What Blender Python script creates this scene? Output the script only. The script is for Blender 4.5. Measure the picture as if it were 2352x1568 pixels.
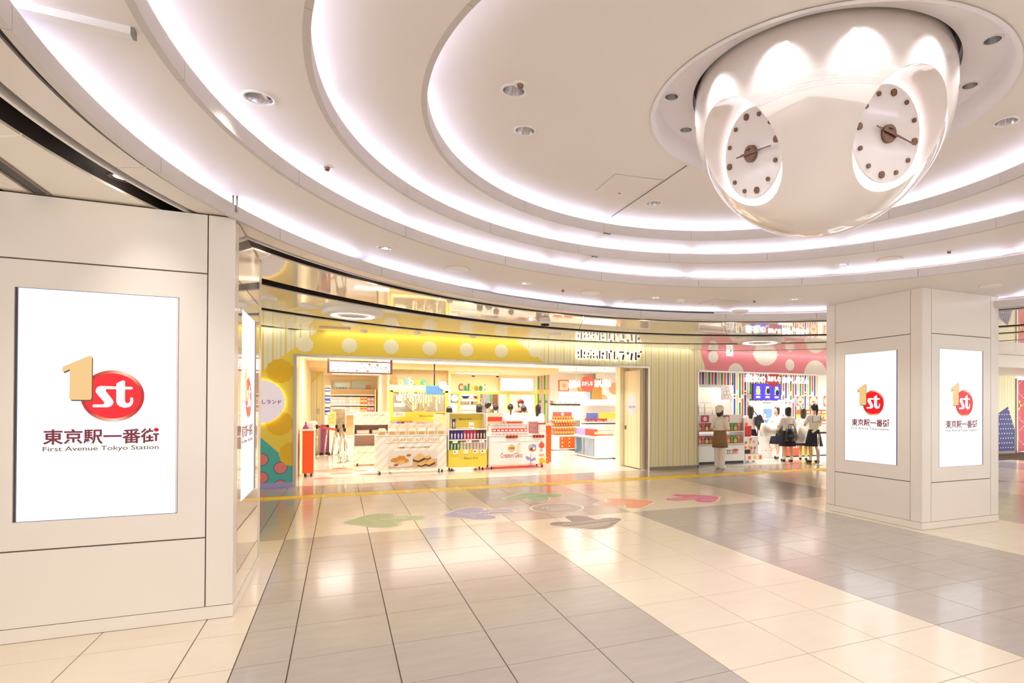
import bpy, bmesh, math, random
from mathutils import Matrix, Vector
random.seed(7)
PI = math.pi
for o in list(bpy.data.objects): bpy.data.objects.remove(o)
sc = bpy.context.scene
COL = sc.collection
# ------------------------------------------------------------------ camera
F_PX, CX, CY = 1336.67, 1380.63, 921.91          # focal length and principal point in the 2352x1568 frame
EYE = Vector((0.0, 0.0, 1.5746))
YAW, PITCH, ROLL = -0.42243, 0.00575, -0.00483
def _rot():
    c, s = math.cos(YAW), math.sin(YAW); Rz = Matrix(((c, s, 0), (-s, c, 0), (0, 0, 1)))
    B = Matrix(((1, 0, 0), (0, 0, -1), (0, 1, 0)))
    c, s = math.cos(PITCH), math.sin(PITCH); Rp = Matrix(((1, 0, 0), (0, c, s), (0, -s, c)))
    c, s = math.cos(ROLL), math.sin(ROLL); Rr = Matrix(((c, s, 0), (-s, c, 0), (0, 0, 1)))
    return Rr @ Rp @ B @ Rz
RM = _rot()
cam = bpy.data.cameras.new('camera'); cam.sensor_width = 36; cam.sensor_fit = 'HORIZONTAL'
cam.lens = F_PX * 36 / 2352; cam.shift_x = (1176 - CX) / 2352; cam.shift_y = (CY - 784) / 2352
cam.clip_start = .05; cam.clip_end = 200
camo = bpy.data.objects.new('camera', cam); COL.objects.link(camo)
m3 = Matrix((RM[0], -RM[1], -RM[2])).transposed()
camo.matrix_world = Matrix.Translation(EYE) @ m3.to_4x4()
sc.camera = camo
# ------------------------------------------------------------------ world and exposure
w = bpy.data.worlds.new('world'); sc.world = w; w.use_nodes = True
bg = w.node_tree.nodes['Background']; bg.inputs[0].default_value = (1.0, .965, .93, 1); bg.inputs[1].default_value = 1.42
VSET = sc.view_settings; VSET.view_transform = 'Standard'; VSET.look = 'None'; VSET.gamma = 1.0; VSET.use_curve_mapping = False
VSET.exposure = .98
cy_ = sc.cycles; cy_.max_bounces = 5; cy_.diffuse_bounces = 4; cy_.glossy_bounces = 3; cy_.adaptive_threshold = .03; cy_.time_limit = 1100; cy_.transmission_bounces = 2; cy_.caustics_reflective = False; cy_.caustics_refractive = False; cy_.sample_clamp_indirect = 6.0
COVE, DOWN, SHOP, SCREEN = 9.5, 17.0, 10.5, 1.35
# ------------------------------------------------------------------ helpers
TMP = bpy.data.scenes.new('workbench')              # modifiers and lettering are turned into meshes in a scene of their own
def baked(o):
    TMP.collection.objects.link(o); vl = TMP.view_layers[0]; vl.update(); dg = vl.depsgraph
    me = bpy.data.meshes.new_from_object(o.evaluated_get(dg)); TMP.collection.objects.unlink(o); return me
def S2L(c): return c / 12.92 if c <= .04045 else ((c + .055) / 1.055) ** 2.4
def hexc(h): h = h.lstrip('#'); return tuple(S2L(int(h[i:i + 2], 16) / 255) for i in (0, 2, 4)) + (1,)
MATS = {}
def mat(name, col='cccccc', rough=.5, metal=0.0, spec=.5, emit=None, es=1.0, coat=0.0, var=.03, scale=6.0, bump=0.0, alpha=1.0, trans=0.0):
    if name in MATS: return MATS[name]
    m = bpy.data.materials.new(name); m.use_nodes = True; nt = m.node_tree; b = nt.nodes['Principled BSDF']
    c = hexc(col)
    b.inputs['Roughness'].default_value = rough; b.inputs['Metallic'].default_value = metal
    b.inputs['Specular IOR Level'].default_value = spec; b.inputs['Coat Weight'].default_value = coat
    b.inputs['Coat Roughness'].default_value = .03
    tc = nt.nodes.new('ShaderNodeTexCoord'); no = nt.nodes.new('ShaderNodeTexNoise'); no.inputs['Scale'].default_value = scale; no.inputs['Detail'].default_value = 3
    nt.links.new(tc.outputs['Object'], no.inputs['Vector'])
    mx = nt.nodes.new('ShaderNodeMix'); mx.data_type = 'RGBA'
    mx.inputs[6].default_value = tuple(max(0, x * (1 - var)) for x in c[:3]) + (1,); mx.inputs[7].default_value = tuple(min(1, x * (1 + var)) for x in c[:3]) + (1,)
    nt.links.new(no.outputs['Fac'], mx.inputs[0]); nt.links.new(mx.outputs[2], b.inputs['Base Color'])
    if bump:
        bp = nt.nodes.new('ShaderNodeBump'); bp.inputs['Strength'].default_value = bump; bp.inputs['Distance'].default_value = .01
        nt.links.new(no.outputs['Fac'], bp.inputs['Height']); nt.links.new(bp.outputs['Normal'], b.inputs['Normal'])
    if emit:
        b.inputs['Emission Color'].default_value = hexc(emit); b.inputs['Emission Strength'].default_value = es
    if emit and name not in ('cove_lamp', 'scr_white', 'lightbox'): m.cycles.emission_sampling = 'NONE'     # small lit faces: seen, not sampled
    if trans: b.inputs['Transmission Weight'].default_value = trans
    if alpha < 1: b.inputs['Alpha'].default_value = alpha
    MATS[name] = m; return m
def stripe_mat(name, stops, period, rough=.5, axis='X', rot=0.0, coat=0.0):
    """Constant-colour bands repeating along one object axis; stops = [(start 0..1, hex)]."""
    m = bpy.data.materials.new(name); m.use_nodes = True; nt = m.node_tree; b = nt.nodes['Principled BSDF']
    b.inputs['Roughness'].default_value = rough; b.inputs['Coat Weight'].default_value = coat
    tc = nt.nodes.new('ShaderNodeTexCoord'); mp = nt.nodes.new('ShaderNodeMapping'); mp.inputs['Rotation'].default_value = (0, rot, 0)
    sp = nt.nodes.new('ShaderNodeSeparateXYZ'); d = nt.nodes.new('ShaderNodeMath'); d.operation = 'DIVIDE'; d.inputs[1].default_value = period
    fr = nt.nodes.new('ShaderNodeMath'); fr.operation = 'FRACT'; cr = nt.nodes.new('ShaderNodeValToRGB'); cr.color_ramp.interpolation = 'CONSTANT'
    nt.links.new(tc.outputs['Object'], mp.inputs[0]); nt.links.new(mp.outputs[0], sp.inputs[0]); nt.links.new(sp.outputs[axis], d.inputs[0])
    nt.links.new(d.outputs[0], fr.inputs[0]); nt.links.new(fr.outputs[0], cr.inputs[0]); nt.links.new(cr.outputs[0], b.inputs['Base Color'])
    e = cr.color_ramp.elements
    e[0].position = stops[0][0]; e[0].color = hexc(stops[0][1]); e[1].position = stops[1][0]; e[1].color = hexc(stops[1][1])
    for p, h in stops[2:]: x = e.new(p); x.color = hexc(h)
    MATS[name] = m; return m
def ray(x, y): return RM.transposed() @ Vector(((x - CX) / F_PX, (y - CY) / F_PX, 1.0))
def atY(x, y, Y): d = ray(x, y); return EYE + d * (Y / d.y)
def atX(x, y, X): d = ray(x, y); return EYE + d * (X / d.x)
def atZ(x, y, Z=0.0): d = ray(x, y); return EYE + d * ((Z - EYE.z) / d.z)
class MB:
    """Collects geometry in world (or a thing's local) coordinates; build() links it as one mesh object."""
    def __init__(s): s.v = []; s.f = []; s.sm = []
    def add(s, vs, fs, smooth=False):
        n = len(s.v); s.v += [tuple(p) for p in vs]; s.f += [tuple(n + i for i in f) for f in fs]; s.sm += [smooth] * len(fs); return s
    def box(s, x0, x1, y0, y1, z0, z1):
        x0, x1 = sorted((x0, x1)); y0, y1 = sorted((y0, y1)); z0, z1 = sorted((z0, z1))
        return s.add([(x0, y0, z0), (x1, y0, z0), (x1, y1, z0), (x0, y1, z0), (x0, y0, z1), (x1, y0, z1), (x1, y1, z1), (x0, y1, z1)],
                     [(0, 3, 2, 1), (4, 5, 6, 7), (0, 1, 5, 4), (1, 2, 6, 5), (2, 3, 7, 6), (3, 0, 4, 7)])
    def bbox(s, x0, x1, y0, y1, z0, z1, b):
        """Box with chamfered edges."""
        bm = bmesh.new(); bmesh.ops.create_cube(bm, size=1.0)
        for v in bm.verts: v.co = Vector(((x0 + x1) / 2 + v.co.x * (x1 - x0), (y0 + y1) / 2 + v.co.y * (y1 - y0), (z0 + z1) / 2 + v.co.z * (z1 - z0)))
        bmesh.ops.bevel(bm, geom=bm.edges[:], offset=b, segments=2, affect='EDGES', profile=.5)
        bm.verts.index_update(); s.add([v.co for v in bm.verts], [[v.index for v in f.verts] for f in bm.faces]); bm.free(); return s
    def prism(s, pts, y0, y1):
        """Polygon of (x, z) extruded along y."""
        n = len(pts); a = sum(pts[i][0] * pts[(i + 1) % n][1] - pts[(i + 1) % n][0] * pts[i][1] for i in range(n))
        if a < 0: pts = pts[::-1]
        y0, y1 = sorted((y0, y1))
        return s.add([(x, y0, z) for x, z in pts] + [(x, y1, z) for x, z in pts],
                     [tuple(range(n)), tuple(range(2 * n - 1, n - 1, -1))] + [(i, n + i, n + (i + 1) % n, (i + 1) % n) for i in range(n)])
    def slab(s, pts, z0, z1):
        """Polygon of (x, y) extruded along z."""
        n = len(pts); a = sum(pts[i][0] * pts[(i + 1) % n][1] - pts[(i + 1) % n][0] * pts[i][1] for i in range(n))
        if a < 0: pts = pts[::-1]
        return s.add([(x, y, z0) for x, y in pts] + [(x, y, z1) for x, y in pts],
                     [tuple(range(n - 1, -1, -1)), tuple(range(n, 2 * n))] + [(i, (i + 1) % n, n + (i + 1) % n, n + i) for i in range(n)])
    def cyl(s, p, q, r, r2=None, n=16, caps=True):
        p, q = Vector(p), Vector(q); r2 = r if r2 is None else r2; d = (q - p).normalized()
        u = d.orthogonal().normalized(); w_ = d.cross(u); vs = []
        for c, rr in ((p, r), (q, r2)):
            vs += [c + rr * (math.cos(2 * PI * i / n) * u + math.sin(2 * PI * i / n) * w_) for i in range(n)]
        k = len(s.v); s.add(vs, [(i, (i + 1) % n, n + (i + 1) % n, n + i) for i in range(n)], True)
        if caps: s.f += [tuple(k + i for i in range(n - 1, -1, -1)), tuple(k + n + i for i in range(n))]; s.sm += [False, False]
        return s
    def tube(s, pts, r, n=8):
        for a, b in zip(pts, pts[1:]): s.cyl(a, b, r, n=n)
        return s
    def lathe(s, prof, n=32, c=(0, 0), smooth=True):
        """Profile of (r, z) turned round a vertical axis through c."""
        vs = [(c[0] + r * math.cos(2 * PI * i / n), c[1] + r * math.sin(2 * PI * i / n), z) for r, z in prof for i in range(n)]
        return s.add(vs, [(k * n + i, k * n + (i + 1) % n, (k + 1) * n + (i + 1) % n, (k + 1) * n + i) for k in range(len(prof) - 1) for i in range(n)], smooth)
    def ball(s, c, r, sx=1, sy=1, sz=1, n=16):
        m_ = n // 2; vs = []; fs = []
        for j in range(m_ + 1):
            t = PI * j / m_
            for i in range(n): a = 2 * PI * i / n; vs.append((c[0] + r * sx * math.sin(t) * math.cos(a), c[1] + r * sy * math.sin(t) * math.sin(a), c[2] + r * sz * math.cos(t)))
        for j in range(m_):
            for i in range(n): fs.append((j * n + i, (j + 1) * n + i, (j + 1) * n + (i + 1) % n, j * n + (i + 1) % n))
        return s.add(vs, fs, True)
    def build(s, name, m, parent=None, world=True, fix=False):
        me = bpy.data.meshes.new(name); vs_ = [Vector(p) for p in s.v]
        loc = Vector((0, 0, 0))
        if parent is None:
            xs = [p.x for p in vs_]; ys = [p.y for p in vs_]; zs = [p.z for p in vs_]
            loc = Vector(((min(xs) + max(xs)) / 2, (min(ys) + max(ys)) / 2, min(zs))); vs_ = [p - loc for p in vs_]
        elif world:
            inv = wmat(parent).inverted(); vs_ = [inv @ p for p in vs_]
        me.from_pydata(vs_, [], s.f)
        me.polygons.foreach_set('use_smooth', s.sm)
        if fix:
            bm = bmesh.new(); bm.from_mesh(me); bmesh.ops.remove_doubles(bm, verts=bm.verts, dist=1e-5); bmesh.ops.recalc_face_normals(bm, faces=bm.faces); bm.to_mesh(me); bm.free()
        me.materials.append(m if not isinstance(m, str) else MATS[m])
        o = bpy.data.objects.new(name, me); COL.objects.link(o); o.location = loc; o.parent = parent
        return o
def wmat(o):
    m = o.matrix_basis.copy(); p = o.parent
    while p: m = p.matrix_basis @ m; p = p.parent
    return m
def tag(o, label=None, cat=None, group=None, kind=None):
    if label: o['label'] = label
    if cat: o['category'] = cat
    if group: o['group'] = group
    if kind: o['kind'] = kind
    return o
def thing(name, label, cat, loc=(0, 0, 0), rz=0.0, group=None, kind=None):
    o = bpy.data.objects.new(name, None); o.empty_display_size = .1; COL.objects.link(o); o.location = loc; o.rotation_euler = (0, 0, rz)
    return tag(o, label, cat, group, kind)
def copy_tree(o, parent=None):
    c = o.copy(); COL.objects.link(c); c.parent = parent
    for ch in o.children: copy_tree(ch, c)
    return c
def text(body, size, m, parent, loc, rz=0.0, name='lettering', depth=.002, bold=0.0, sx=1.0, align='CENTER', world=True, flat=False, shear=0.0):
    """Lettering as a mesh standing upright, read from the local -Y side; loc is the centre of its baseline."""
    c = bpy.data.curves.new(name, 'FONT'); c.body = body; c.size = size; c.align_x = align; c.offset = bold * size; c.extrude = depth / 2; c.resolution_u = 3; c.shear = shear
    o = bpy.data.objects.new(name, c); me = baked(o); bpy.data.objects.remove(o); bpy.data.curves.remove(c)
    R = Matrix.Identity(4) if flat else Matrix.Rotation(PI / 2, 4, 'X')
    T = Matrix.Translation(Vector(loc)) @ Matrix.Rotation(rz, 4, 'Z') @ R @ Matrix.Diagonal((sx, 1, 1, 1))
    if world and parent: T = wmat(parent).inverted() @ T
    me.transform(T); me.materials.clear(); me.materials.append(m)
    o = bpy.data.objects.new(name, me); COL.objects.link(o); o.parent = parent; return o
def ftext(body, x0, x1, z0, z1, y, m, parent, bold=0.0, depth=.002, name='lettering', shear=0.0, keep=False):
    """Lettering fitted into a rectangle of the parent's local x-z plane, facing local -Y."""
    o = text(body, 1.0, m, None, (0, 0, 0), name=name, depth=depth, bold=bold, shear=shear); me = o.data
    xs = [v.co.x for v in me.vertices]; zs = [v.co.z for v in me.vertices]; a, b, c, d = min(xs), max(xs), min(zs), max(zs)
    sx, sz = (x1 - x0) / (b - a), (z1 - z0) / (d - c)
    for v in me.vertices: v.co = Vector((x0 + (v.co.x - a) * sx, y - depth / 2 + v.co.y, z0 + (v.co.z - c) * sz))
    o.parent = parent; return o
def circle_pts(cx, cz, r, n=32, rz=None): rz = r if rz is None else rz; return [(cx + r * math.cos(2 * PI * i / n), cz + rz * math.sin(2 * PI * i / n)) for i in range(n)]
def scallop(cx, cz, r, k=12, amp=.07, n=96): return [(cx + r * (1 - amp + amp * abs(math.sin(k * PI * i / n)) * 1.6) * math.cos(2 * PI * i / n), cz + r * (1 - amp + amp * abs(math.sin(k * PI * i / n)) * 1.6) * math.sin(2 * PI * i / n)) for i in range(n)]
def light(kind, name, loc, energy, color=(1, 1, 1), size=.1, rot=(0, 0, 0), spread=None, spot=None, blend=.5):
    l = bpy.data.lights.new(name, kind); l.energy = energy; l.color = color
    if kind == 'AREA':
        l.shape = 'DISK'; l.size = size
        if spread: l.spread = spread
    else:
        l.shadow_soft_size = size
        if kind == 'SPOT': l.spot_size = spot; l.spot_blend = blend
    o = bpy.data.objects.new(name, l); COL.objects.link(o); o.location = loc; o.rotation_euler = rot; return o
# ------------------------------------------------------------------ shared materials
mat('white_panel', 'ebe3da', .32, var=.015, scale=1.5, coat=.15)
mat('gloss_panel', 'ece2d8', .06, var=.01, coat=1.0)
mat('white', 'f3efe9', .4, var=.02); mat('pure_white', 'fbfaf7', .35, var=.01); mat('cream', 'f4e6c4', .45); mat('black', '161312', .4); mat('dark', '2a201c', .5)
mat('steel', 'b9b3ab', .28, metal=1.0); mat('chrome', 'd8d2ca', .12, metal=1.0); mat('bronze', '8b6d5c', .32, metal=.9)
mat('yellow', 'f4d850', .5); mat('deep_yellow', 'ecbf22', .5); mat('dot_cream', 'f1ecc9', .5); mat('orange', 'ff5a14', .35, coat=.3); mat('red', 'd9302a', .4); mat('red_soft', 'e8503f', .45)
mat('grey', '8f8a84', .5); mat('light_grey', 'c9c4bd', .5); mat('pink', 'f2909c', .5); mat('wood', 'e8c48e', .5, var=.1, scale=14); mat('wood_dark', 'a97c33', .5, var=.12, scale=14)
mat('green', '1f9a4a', .45); mat('blue', '2b4fb5', .45); mat('purple', '6a4bb0', .45); mat('lavender', 'a89ad8', .45); mat('tan', 'e8cc90', .5); mat('orange_red', 'ef5a34', .45)
mat('peach', 'f7b48e', .5); mat('pale_pink', 'f6c9b8', .5); mat('brown', '7a4a24', .5); mat('gold', 'f3c887', .45); mat('maroon', '6d1f2c', .5); mat('text_brown', '76562f', .5)
mat('lamp_white', 'ffffff', .5, emit='fff6ea', es=6.0); mat('lamp_soft', 'ffffff', .5, emit='fff8ee', es=2.2)
# ================================================================== floor
T6 = .6; FX0, FY0 = .33306, 4.04278
def tile_mat(name, c1, c2, rough):
    m = bpy.data.materials.new(name); m.use_nodes = True; nt = m.node_tree; b = nt.nodes['Principled BSDF']
    b.inputs['Roughness'].default_value = rough; b.inputs['Specular IOR Level'].default_value = .5
    tc = nt.nodes.new('ShaderNodeTexCoord'); oi = nt.nodes.new('ShaderNodeObjectInfo'); mp = nt.nodes.new('ShaderNodeMapping'); mp.inputs['Scale'].default_value = (1.2, 5, 1)
    no = nt.nodes.new('ShaderNodeTexNoise'); no.inputs['Scale'].default_value = 2.4; no.inputs['Detail'].default_value = 6; no.inputs['Roughness'].default_value = .65
    ad = nt.nodes.new('ShaderNodeVectorMath'); ad.operation = 'ADD'; cb = nt.nodes.new('ShaderNodeCombineXYZ'); ml = nt.nodes.new('ShaderNodeMath'); ml.operation = 'MULTIPLY'; ml.inputs[1].default_value = 37
    nt.links.new(oi.outputs['Random'], ml.inputs[0]); nt.links.new(ml.outputs[0], cb.inputs[0]); nt.links.new(ml.outputs[0], cb.inputs[1])
    nt.links.new(tc.outputs['Object'], ad.inputs[0]); nt.links.new(cb.outputs[0], ad.inputs[1]); nt.links.new(ad.outputs[0], mp.inputs[0]); nt.links.new(mp.outputs[0], no.inputs['Vector'])
    mx = nt.nodes.new('ShaderNodeMix'); mx.data_type = 'RGBA'; mx.inputs[6].default_value = hexc(c1); mx.inputs[7].default_value = hexc(c2)
    nt.links.new(no.outputs['Fac'], mx.inputs[0]); nt.links.new(mx.outputs[2], b.inputs['Base Color']); MATS[name] = m
tile_mat('tile_cream', 'ebddc6', 'f3e8d6', .15); tile_mat('tile_grey', 'b4aba3', 'c9c1ba', .15); tile_mat('tile_dark', 'a5988d', 'bbafa4', .14)
mat('grout', '5f4c3e', .8); mat('tactile', 'fad21f', .45, var=.05)
floor = MB().box(-9, 22, -7, 26, -.06, -.004).build('floor', MATS['grout']); tag(floor, 'station concourse floor laid with cream and grey polished tiles', kind='structure')
def cream_at(i, j):
    """Chequered blocks: i and j are tile coordinates of the tile centre."""
    grey = (i + 1.5) % 7.5 < 4.5
    return (not grey) if -6 < j < 6 else grey
def tile_mesh(wx, wy, m):
    g = .0026; b = .0014; x, y = wx / 2 - g, wy / 2 - g; mb = MB()
    vs = [(-x, -y, -.004), (x, -y, -.004), (x, y, -.004), (-x, y, -.004), (-x + b, -y + b, 0), (x - b, -y + b, 0), (x - b, y - b, 0), (-x + b, y - b, 0)]
    return vs, [(4, 5, 6, 7), (0, 1, 5, 4), (1, 2, 6, 5), (2, 3, 7, 6), (3, 0, 4, 7)]
TM = {}
def lay(i0, i1, j0, j1, mname, as_object, pile):
    wx, wy = (i1 - i0) * T6, (j1 - j0) * T6; cx, cy = FX0 + (i0 + i1) / 2 * T6, FY0 + (j0 + j1) / 2 * T6
    vs, fs = tile_mesh(wx, wy, mname)
    if as_object:
        k = (round(wx, 3), round(wy, 3), mname)
        if k not in TM:
            me = bpy.data.meshes.new('tile'); me.from_pydata(vs, [], fs); me.materials.append(MATS[mname]); TM[k] = me
        o = bpy.data.objects.new('tile', TM[k]); COL.objects.link(o); o.parent = floor
        o.location = Vector((cx, cy, 0)) - floor.location
    else: pile.setdefault(mname, MB()).add([(x + cx, y + cy, z) for x, y, z in vs], fs)
def in_view(x, y):
    p = RM @ (Vector((x, y, 0)) - EYE)
    if p.z < .3: return False
    u, v = CX + F_PX * p.x / p.z, CY + F_PX * p.y / p.z
    return -30 < u < 2382 and v < 1640
pile = {}; jobs = []
for j in range(-12, 12):
    for i in range(-13, 30):
        spans = [(i, i + 1)]
        if any(abs(i + .5 - e) < .01 for e in (-12, -9, -4.5, -1.5, 10.5, 13.5, 25.5, 28.5)): spans = [(i, i + .5), (i + .5, i + 1)]
        for a, b in spans:
            j1 = 11.3 if j == 11 else j + 1
            c = cream_at((a + b) / 2, j + .5); x, y = FX0 + (a + b) / 2 * T6, FY0 + (j + j1) / 2 * T6
            hid = (-2.3 < x < -.75 and 5.1 < y < 6.5) or (6.85 < x < 8.2 and 5.2 < y < 6.6) or (x < -.75 - .0 and 5.1 < y < 10 and x < -.14 * y) or (x > 8.3 and y < 9.0 and x > 8.3 + (y - 5) * 1.7 and y > 5.2)
            jobs.append((x * x + y * y, a, b, j, j1, 'tile_cream' if c else 'tile_grey', in_view(x, y) and not hid))
jobs.sort(); n = 0
for d, a, b, j, j1, mn, vis in jobs:
    ok = vis and n < 298; n += ok; lay(a, b, j, j1, mn, ok, pile)
for j0, j1 in ((11.93, 12.93), (12.93, 13.93)):
    for i in range(-5, 24): lay(i, i + 1, j0, j1, 'tile_dark', False, pile)
for mn, mb in pile.items(): tag(mb.build('far_tiles', MATS[mn], floor), kind='stuff')
# tactile guide strip along the shop fronts, each slab with raised bars
tac = thing('floor_tactile_strip', 'yellow tactile guide strip crossing the floor before the shops', None, (4, 11.0, 0), kind='structure')
tv = MB().box(-.2235, .2235, -.185, .185, -.004, .0015)
for k in range(4): tv.bbox(-.2, .2, -.15 + k * .1 - .014, -.15 + k * .1 + .014, .001, .0055, .0015)
td = MB().box(-.2235, .2235, -.185, .185, -.004, .0015)
for a in range(5):
    for b in range(4): td.cyl((-.17 + a * .085, -.135 + b * .09, .001), (-.17 + a * .085, -.135 + b * .09, .0055), .016, .010, n=8)
def strip_tile(src, me=[None, None]):
    k = 0 if src is tv else 1
    if me[k] is None:
        o = src.build('tactile_slab', MATS['tactile'], tac, world=False); me[k] = o.data; return o
    o = bpy.data.objects.new('tactile_slab', me[k]); COL.objects.link(o); o.parent = tac; return o
for k in range(36):
    x = -3.6 + k * .45; dots = 10.0 < x < 11.2
    o = strip_tile(td if dots else tv); o.location = (x - 4, .005, 0)
for k in range(8):                                  # the branch turning away to the right, beyond the pillar
    o = strip_tile(tv); o.location = (10.9 + k * .36 - 4, 10.55 - k * .27 - 11.0 + .1, .0002); o.rotation_euler = (0, 0, -.64)
# shop floors
mat('shop_floor', 'f6f0e4', .18, var=.02, coat=.3)
sf = MB(); 
for a in range(14):
    for b in range(17): sf.box(-1.4 + a * .62, -1.4 + a * .62 + .616, 12.42 + b * .62, 12.42 + b * .62 + .616, -.003, .001)
tag(sf.build('shop_floor', MATS['shop_floor']), 'pale shop floor of the striped sweet shop', kind='structure')
sf = MB()
for a in range(12):
    for b in range(6): sf.box(8.3 + a * .62, 8.3 + a * .62 + .616, 12.42 + b * .62, 12.42 + b * .62 + .616, -.003, .001)
tag(sf.build('shop_floor', MATS['shop_floor']), 'pale floor of the shop with the pink header', kind='structure')
# peach blobs printed on the shop floor
for k, (x, y, w_, h_) in enumerate([(770, 1080, 45, 4.2), (782, 1087, 25, 2.2), (780, 1075, 17, 1.6), (743, 1098, 22, 2.4), (848, 1089, 21, 1.8), (828, 1081, 20, 1.4)]):
    p = atZ(x, y); q = atZ(x + w_, y); r_ = atZ(x, y - h_)
    rx = (q - p).length; ry = abs((r_ - p).y)
    pts = [(p.x + rx * math.cos(a) * (1 + .12 * math.sin(3 * a + k)), p.y + ry * math.sin(a) * (1 + .12 * math.sin(2 * a + k))) for a in [2 * PI * i / 28 for i in range(28)]]
    tag(MB().slab(pts, .001, .0025).build('floor_decal', mat('decal_coral', 'f0907a', .35)), ['largest peach blob decal on the shop floor', 'long peach blob decal left of the striped caramel cart', 'small far peach blob decal in the shop', 'peach blob decal nearest the shop threshold', 'peach blob decal under the caramel cart corner', 'peach blob decal beside the rear caramel cart'][k], 'floor decal', 'peach blobs on the shop floor')
# ================================================================== ceiling: four stepped rings
RING = {1: ((3.77, 3.058), 4.875, 2.93), 2: ((3.001, 2.752), 3.719, 3.094), 3: ((2.758, 3.125), 2.894, 3.26), 4: ((2.74, 3.388), 2.283, 3.425)}
P0, P1, P2, P3, P4 = 2.955, 3.094, 3.26, 3.425, 3.59
mat('ceiling_paint', 'f0e9e3', .55, var=.015, scale=.8); mat('fascia_paint', 'd2cac4', .5, var=.05, scale=9, bump=.04); mat('lip_paint', 'dcc3a4', .5, var=.03)
mat('cove_lamp', 'ffffff', .5, emit='dfe0ff', es=COVE)
ceiling = thing('ceiling', 'stepped ring ceiling with lit coves over the concourse', None, (2.985, 3.04, P4), kind='structure')
def cpt(c, r, a, z): return (c[0] + r * math.cos(a), c[1] + r * math.sin(a), z)
def annulus(ci, ri, co, ro, z0, z1, n=160, a0=0.0, a1=2 * PI):
    """Flat plate between two circles (they need not be concentric)."""
    full = abs(a1 - a0 - 2 * PI) < 1e-6; k = n if full else n + 1; vs = []
    for i in range(k):
        a = a0 + (a1 - a0) * i / n; vs += [cpt(ci, ri, a, z0), cpt(co, ro, a, z0), cpt(co, ro, a, z1), cpt(ci, ri, a, z1)]
    fs = []
    for i in range(n):
        p, q = 4 * i, 4 * ((i + 1) % k); fs += [(p, q, q + 1, p + 1), (p + 3, p + 2, q + 2, q + 3), (p, p + 3, q + 3, q), (p + 1, q + 1, q + 2, p + 2)]
    if not full: e = 4 * n; fs += [(0, 1, 2, 3), (e, e + 3, e + 2, e + 1)]
    return vs, fs
DOME = (2.988, 3.036)
SOFFIT = {}; HOLES = {}
CW = .30                                            # width of the lamp trough behind each fascia
for n_, zc in ((4, P4), (3, P3), (2, P2), (1, P1)):
    c, r, zb = RING[n_]
    if n_ == 4: vs, fs = annulus(DOME, 1.118, c, r + CW, zc, zc + .02)
    else: ci, ri, _ = RING[n_ + 1]; vs, fs = annulus(ci, ri + .034, c, r + CW, zc, zc + .02)
    SOFFIT[zc] = MB().add(vs, fs).build('soffit', MATS['ceiling_paint'], ceiling)
    vs, fs = annulus(c, r + CW, c, r + CW + .02, zb + .021, zc - .001); MB().add(vs, fs).build('trough_wall', MATS['ceiling_paint'], ceiling)
    joints = {4: 14, 3: 16, 2: 18, 1: 22}[n_]; off = {4: .30, 3: .12, 2: .2, 1: .05}[n_]
    for k in range(joints):
        a0 = off + 2 * PI * k / joints + .0006; a1 = off + 2 * PI * (k + 1) / joints - .0006; m_ = 14; prof = [(r, zb), (r, zb + .098), (r + .012, zb + .098), (r + .012, zb + .014), (r + .034, zb + .014), (r + .034, zb)]
        vs = []; fs = []; np_ = len(prof)
        for i in range(m_ + 1):
            a = a0 + (a1 - a0) * i / m_; vs += [cpt(c, pr_, a, pz) for pr_, pz in prof]
        for i in range(m_):
            for q in range(np_): fs.append((i * np_ + q, i * np_ + (q + 1) % np_, (i + 1) * np_ + (q + 1) % np_, (i + 1) * np_ + q))
        fs += [tuple(range(np_)), tuple(range(m_ * np_ + np_ - 1, m_ * np_ - 1, -1))]
        MB().add(vs, fs).build('fascia_panel', MATS['fascia_paint'], ceiling, fix=True)
    vs, fs = annulus(c, r + .0125, c, r + .016, zb + .016, zb + .097); MB().add(vs, fs).build('fascia_light_stop', MATS['dark'], ceiling)  # thin dark ring added so cove light cannot leak through the fascia joints
    lamps = {4: 9, 3: 11, 2: 13, 1: 16}[n_]
    for k in range(lamps):
        a0 = .4 * n_ + 2 * PI * k / lamps + .02; a1 = .4 * n_ + 2 * PI * (k + 1) / lamps - .02
        ang = [a0 + (a1 - a0) * i / 6 for i in range(7)]; tr = MB()
        tr.add([cpt(c, rr, a, zz) for a in ang for rr, zz in ((r + .128, zb + .05), (r + .165, zb + .05), (r + .165, zb + .097), (r + .128, zb + .066))], [(4 * i + q, 4 * i + (q + 1) % 4, 4 * i + 4 + (q + 1) % 4, 4 * i + 4 + q) for i in range(6) for q in range(4)]); tr.build('lamp_tray', MATS['white'], ceiling)
        tp = MB(); tp.add([cpt(c, rr, a, zz) for a in ang for rr, zz in ((r + .127, zb + .068), (r + .164, zb + .099))], [(2 * i, 2 * i + 1, 2 * i + 3, 2 * i + 2) for i in range(6)]); tp.build('cove_lamp', MATS['cove_lamp'], ceiling)
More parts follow.
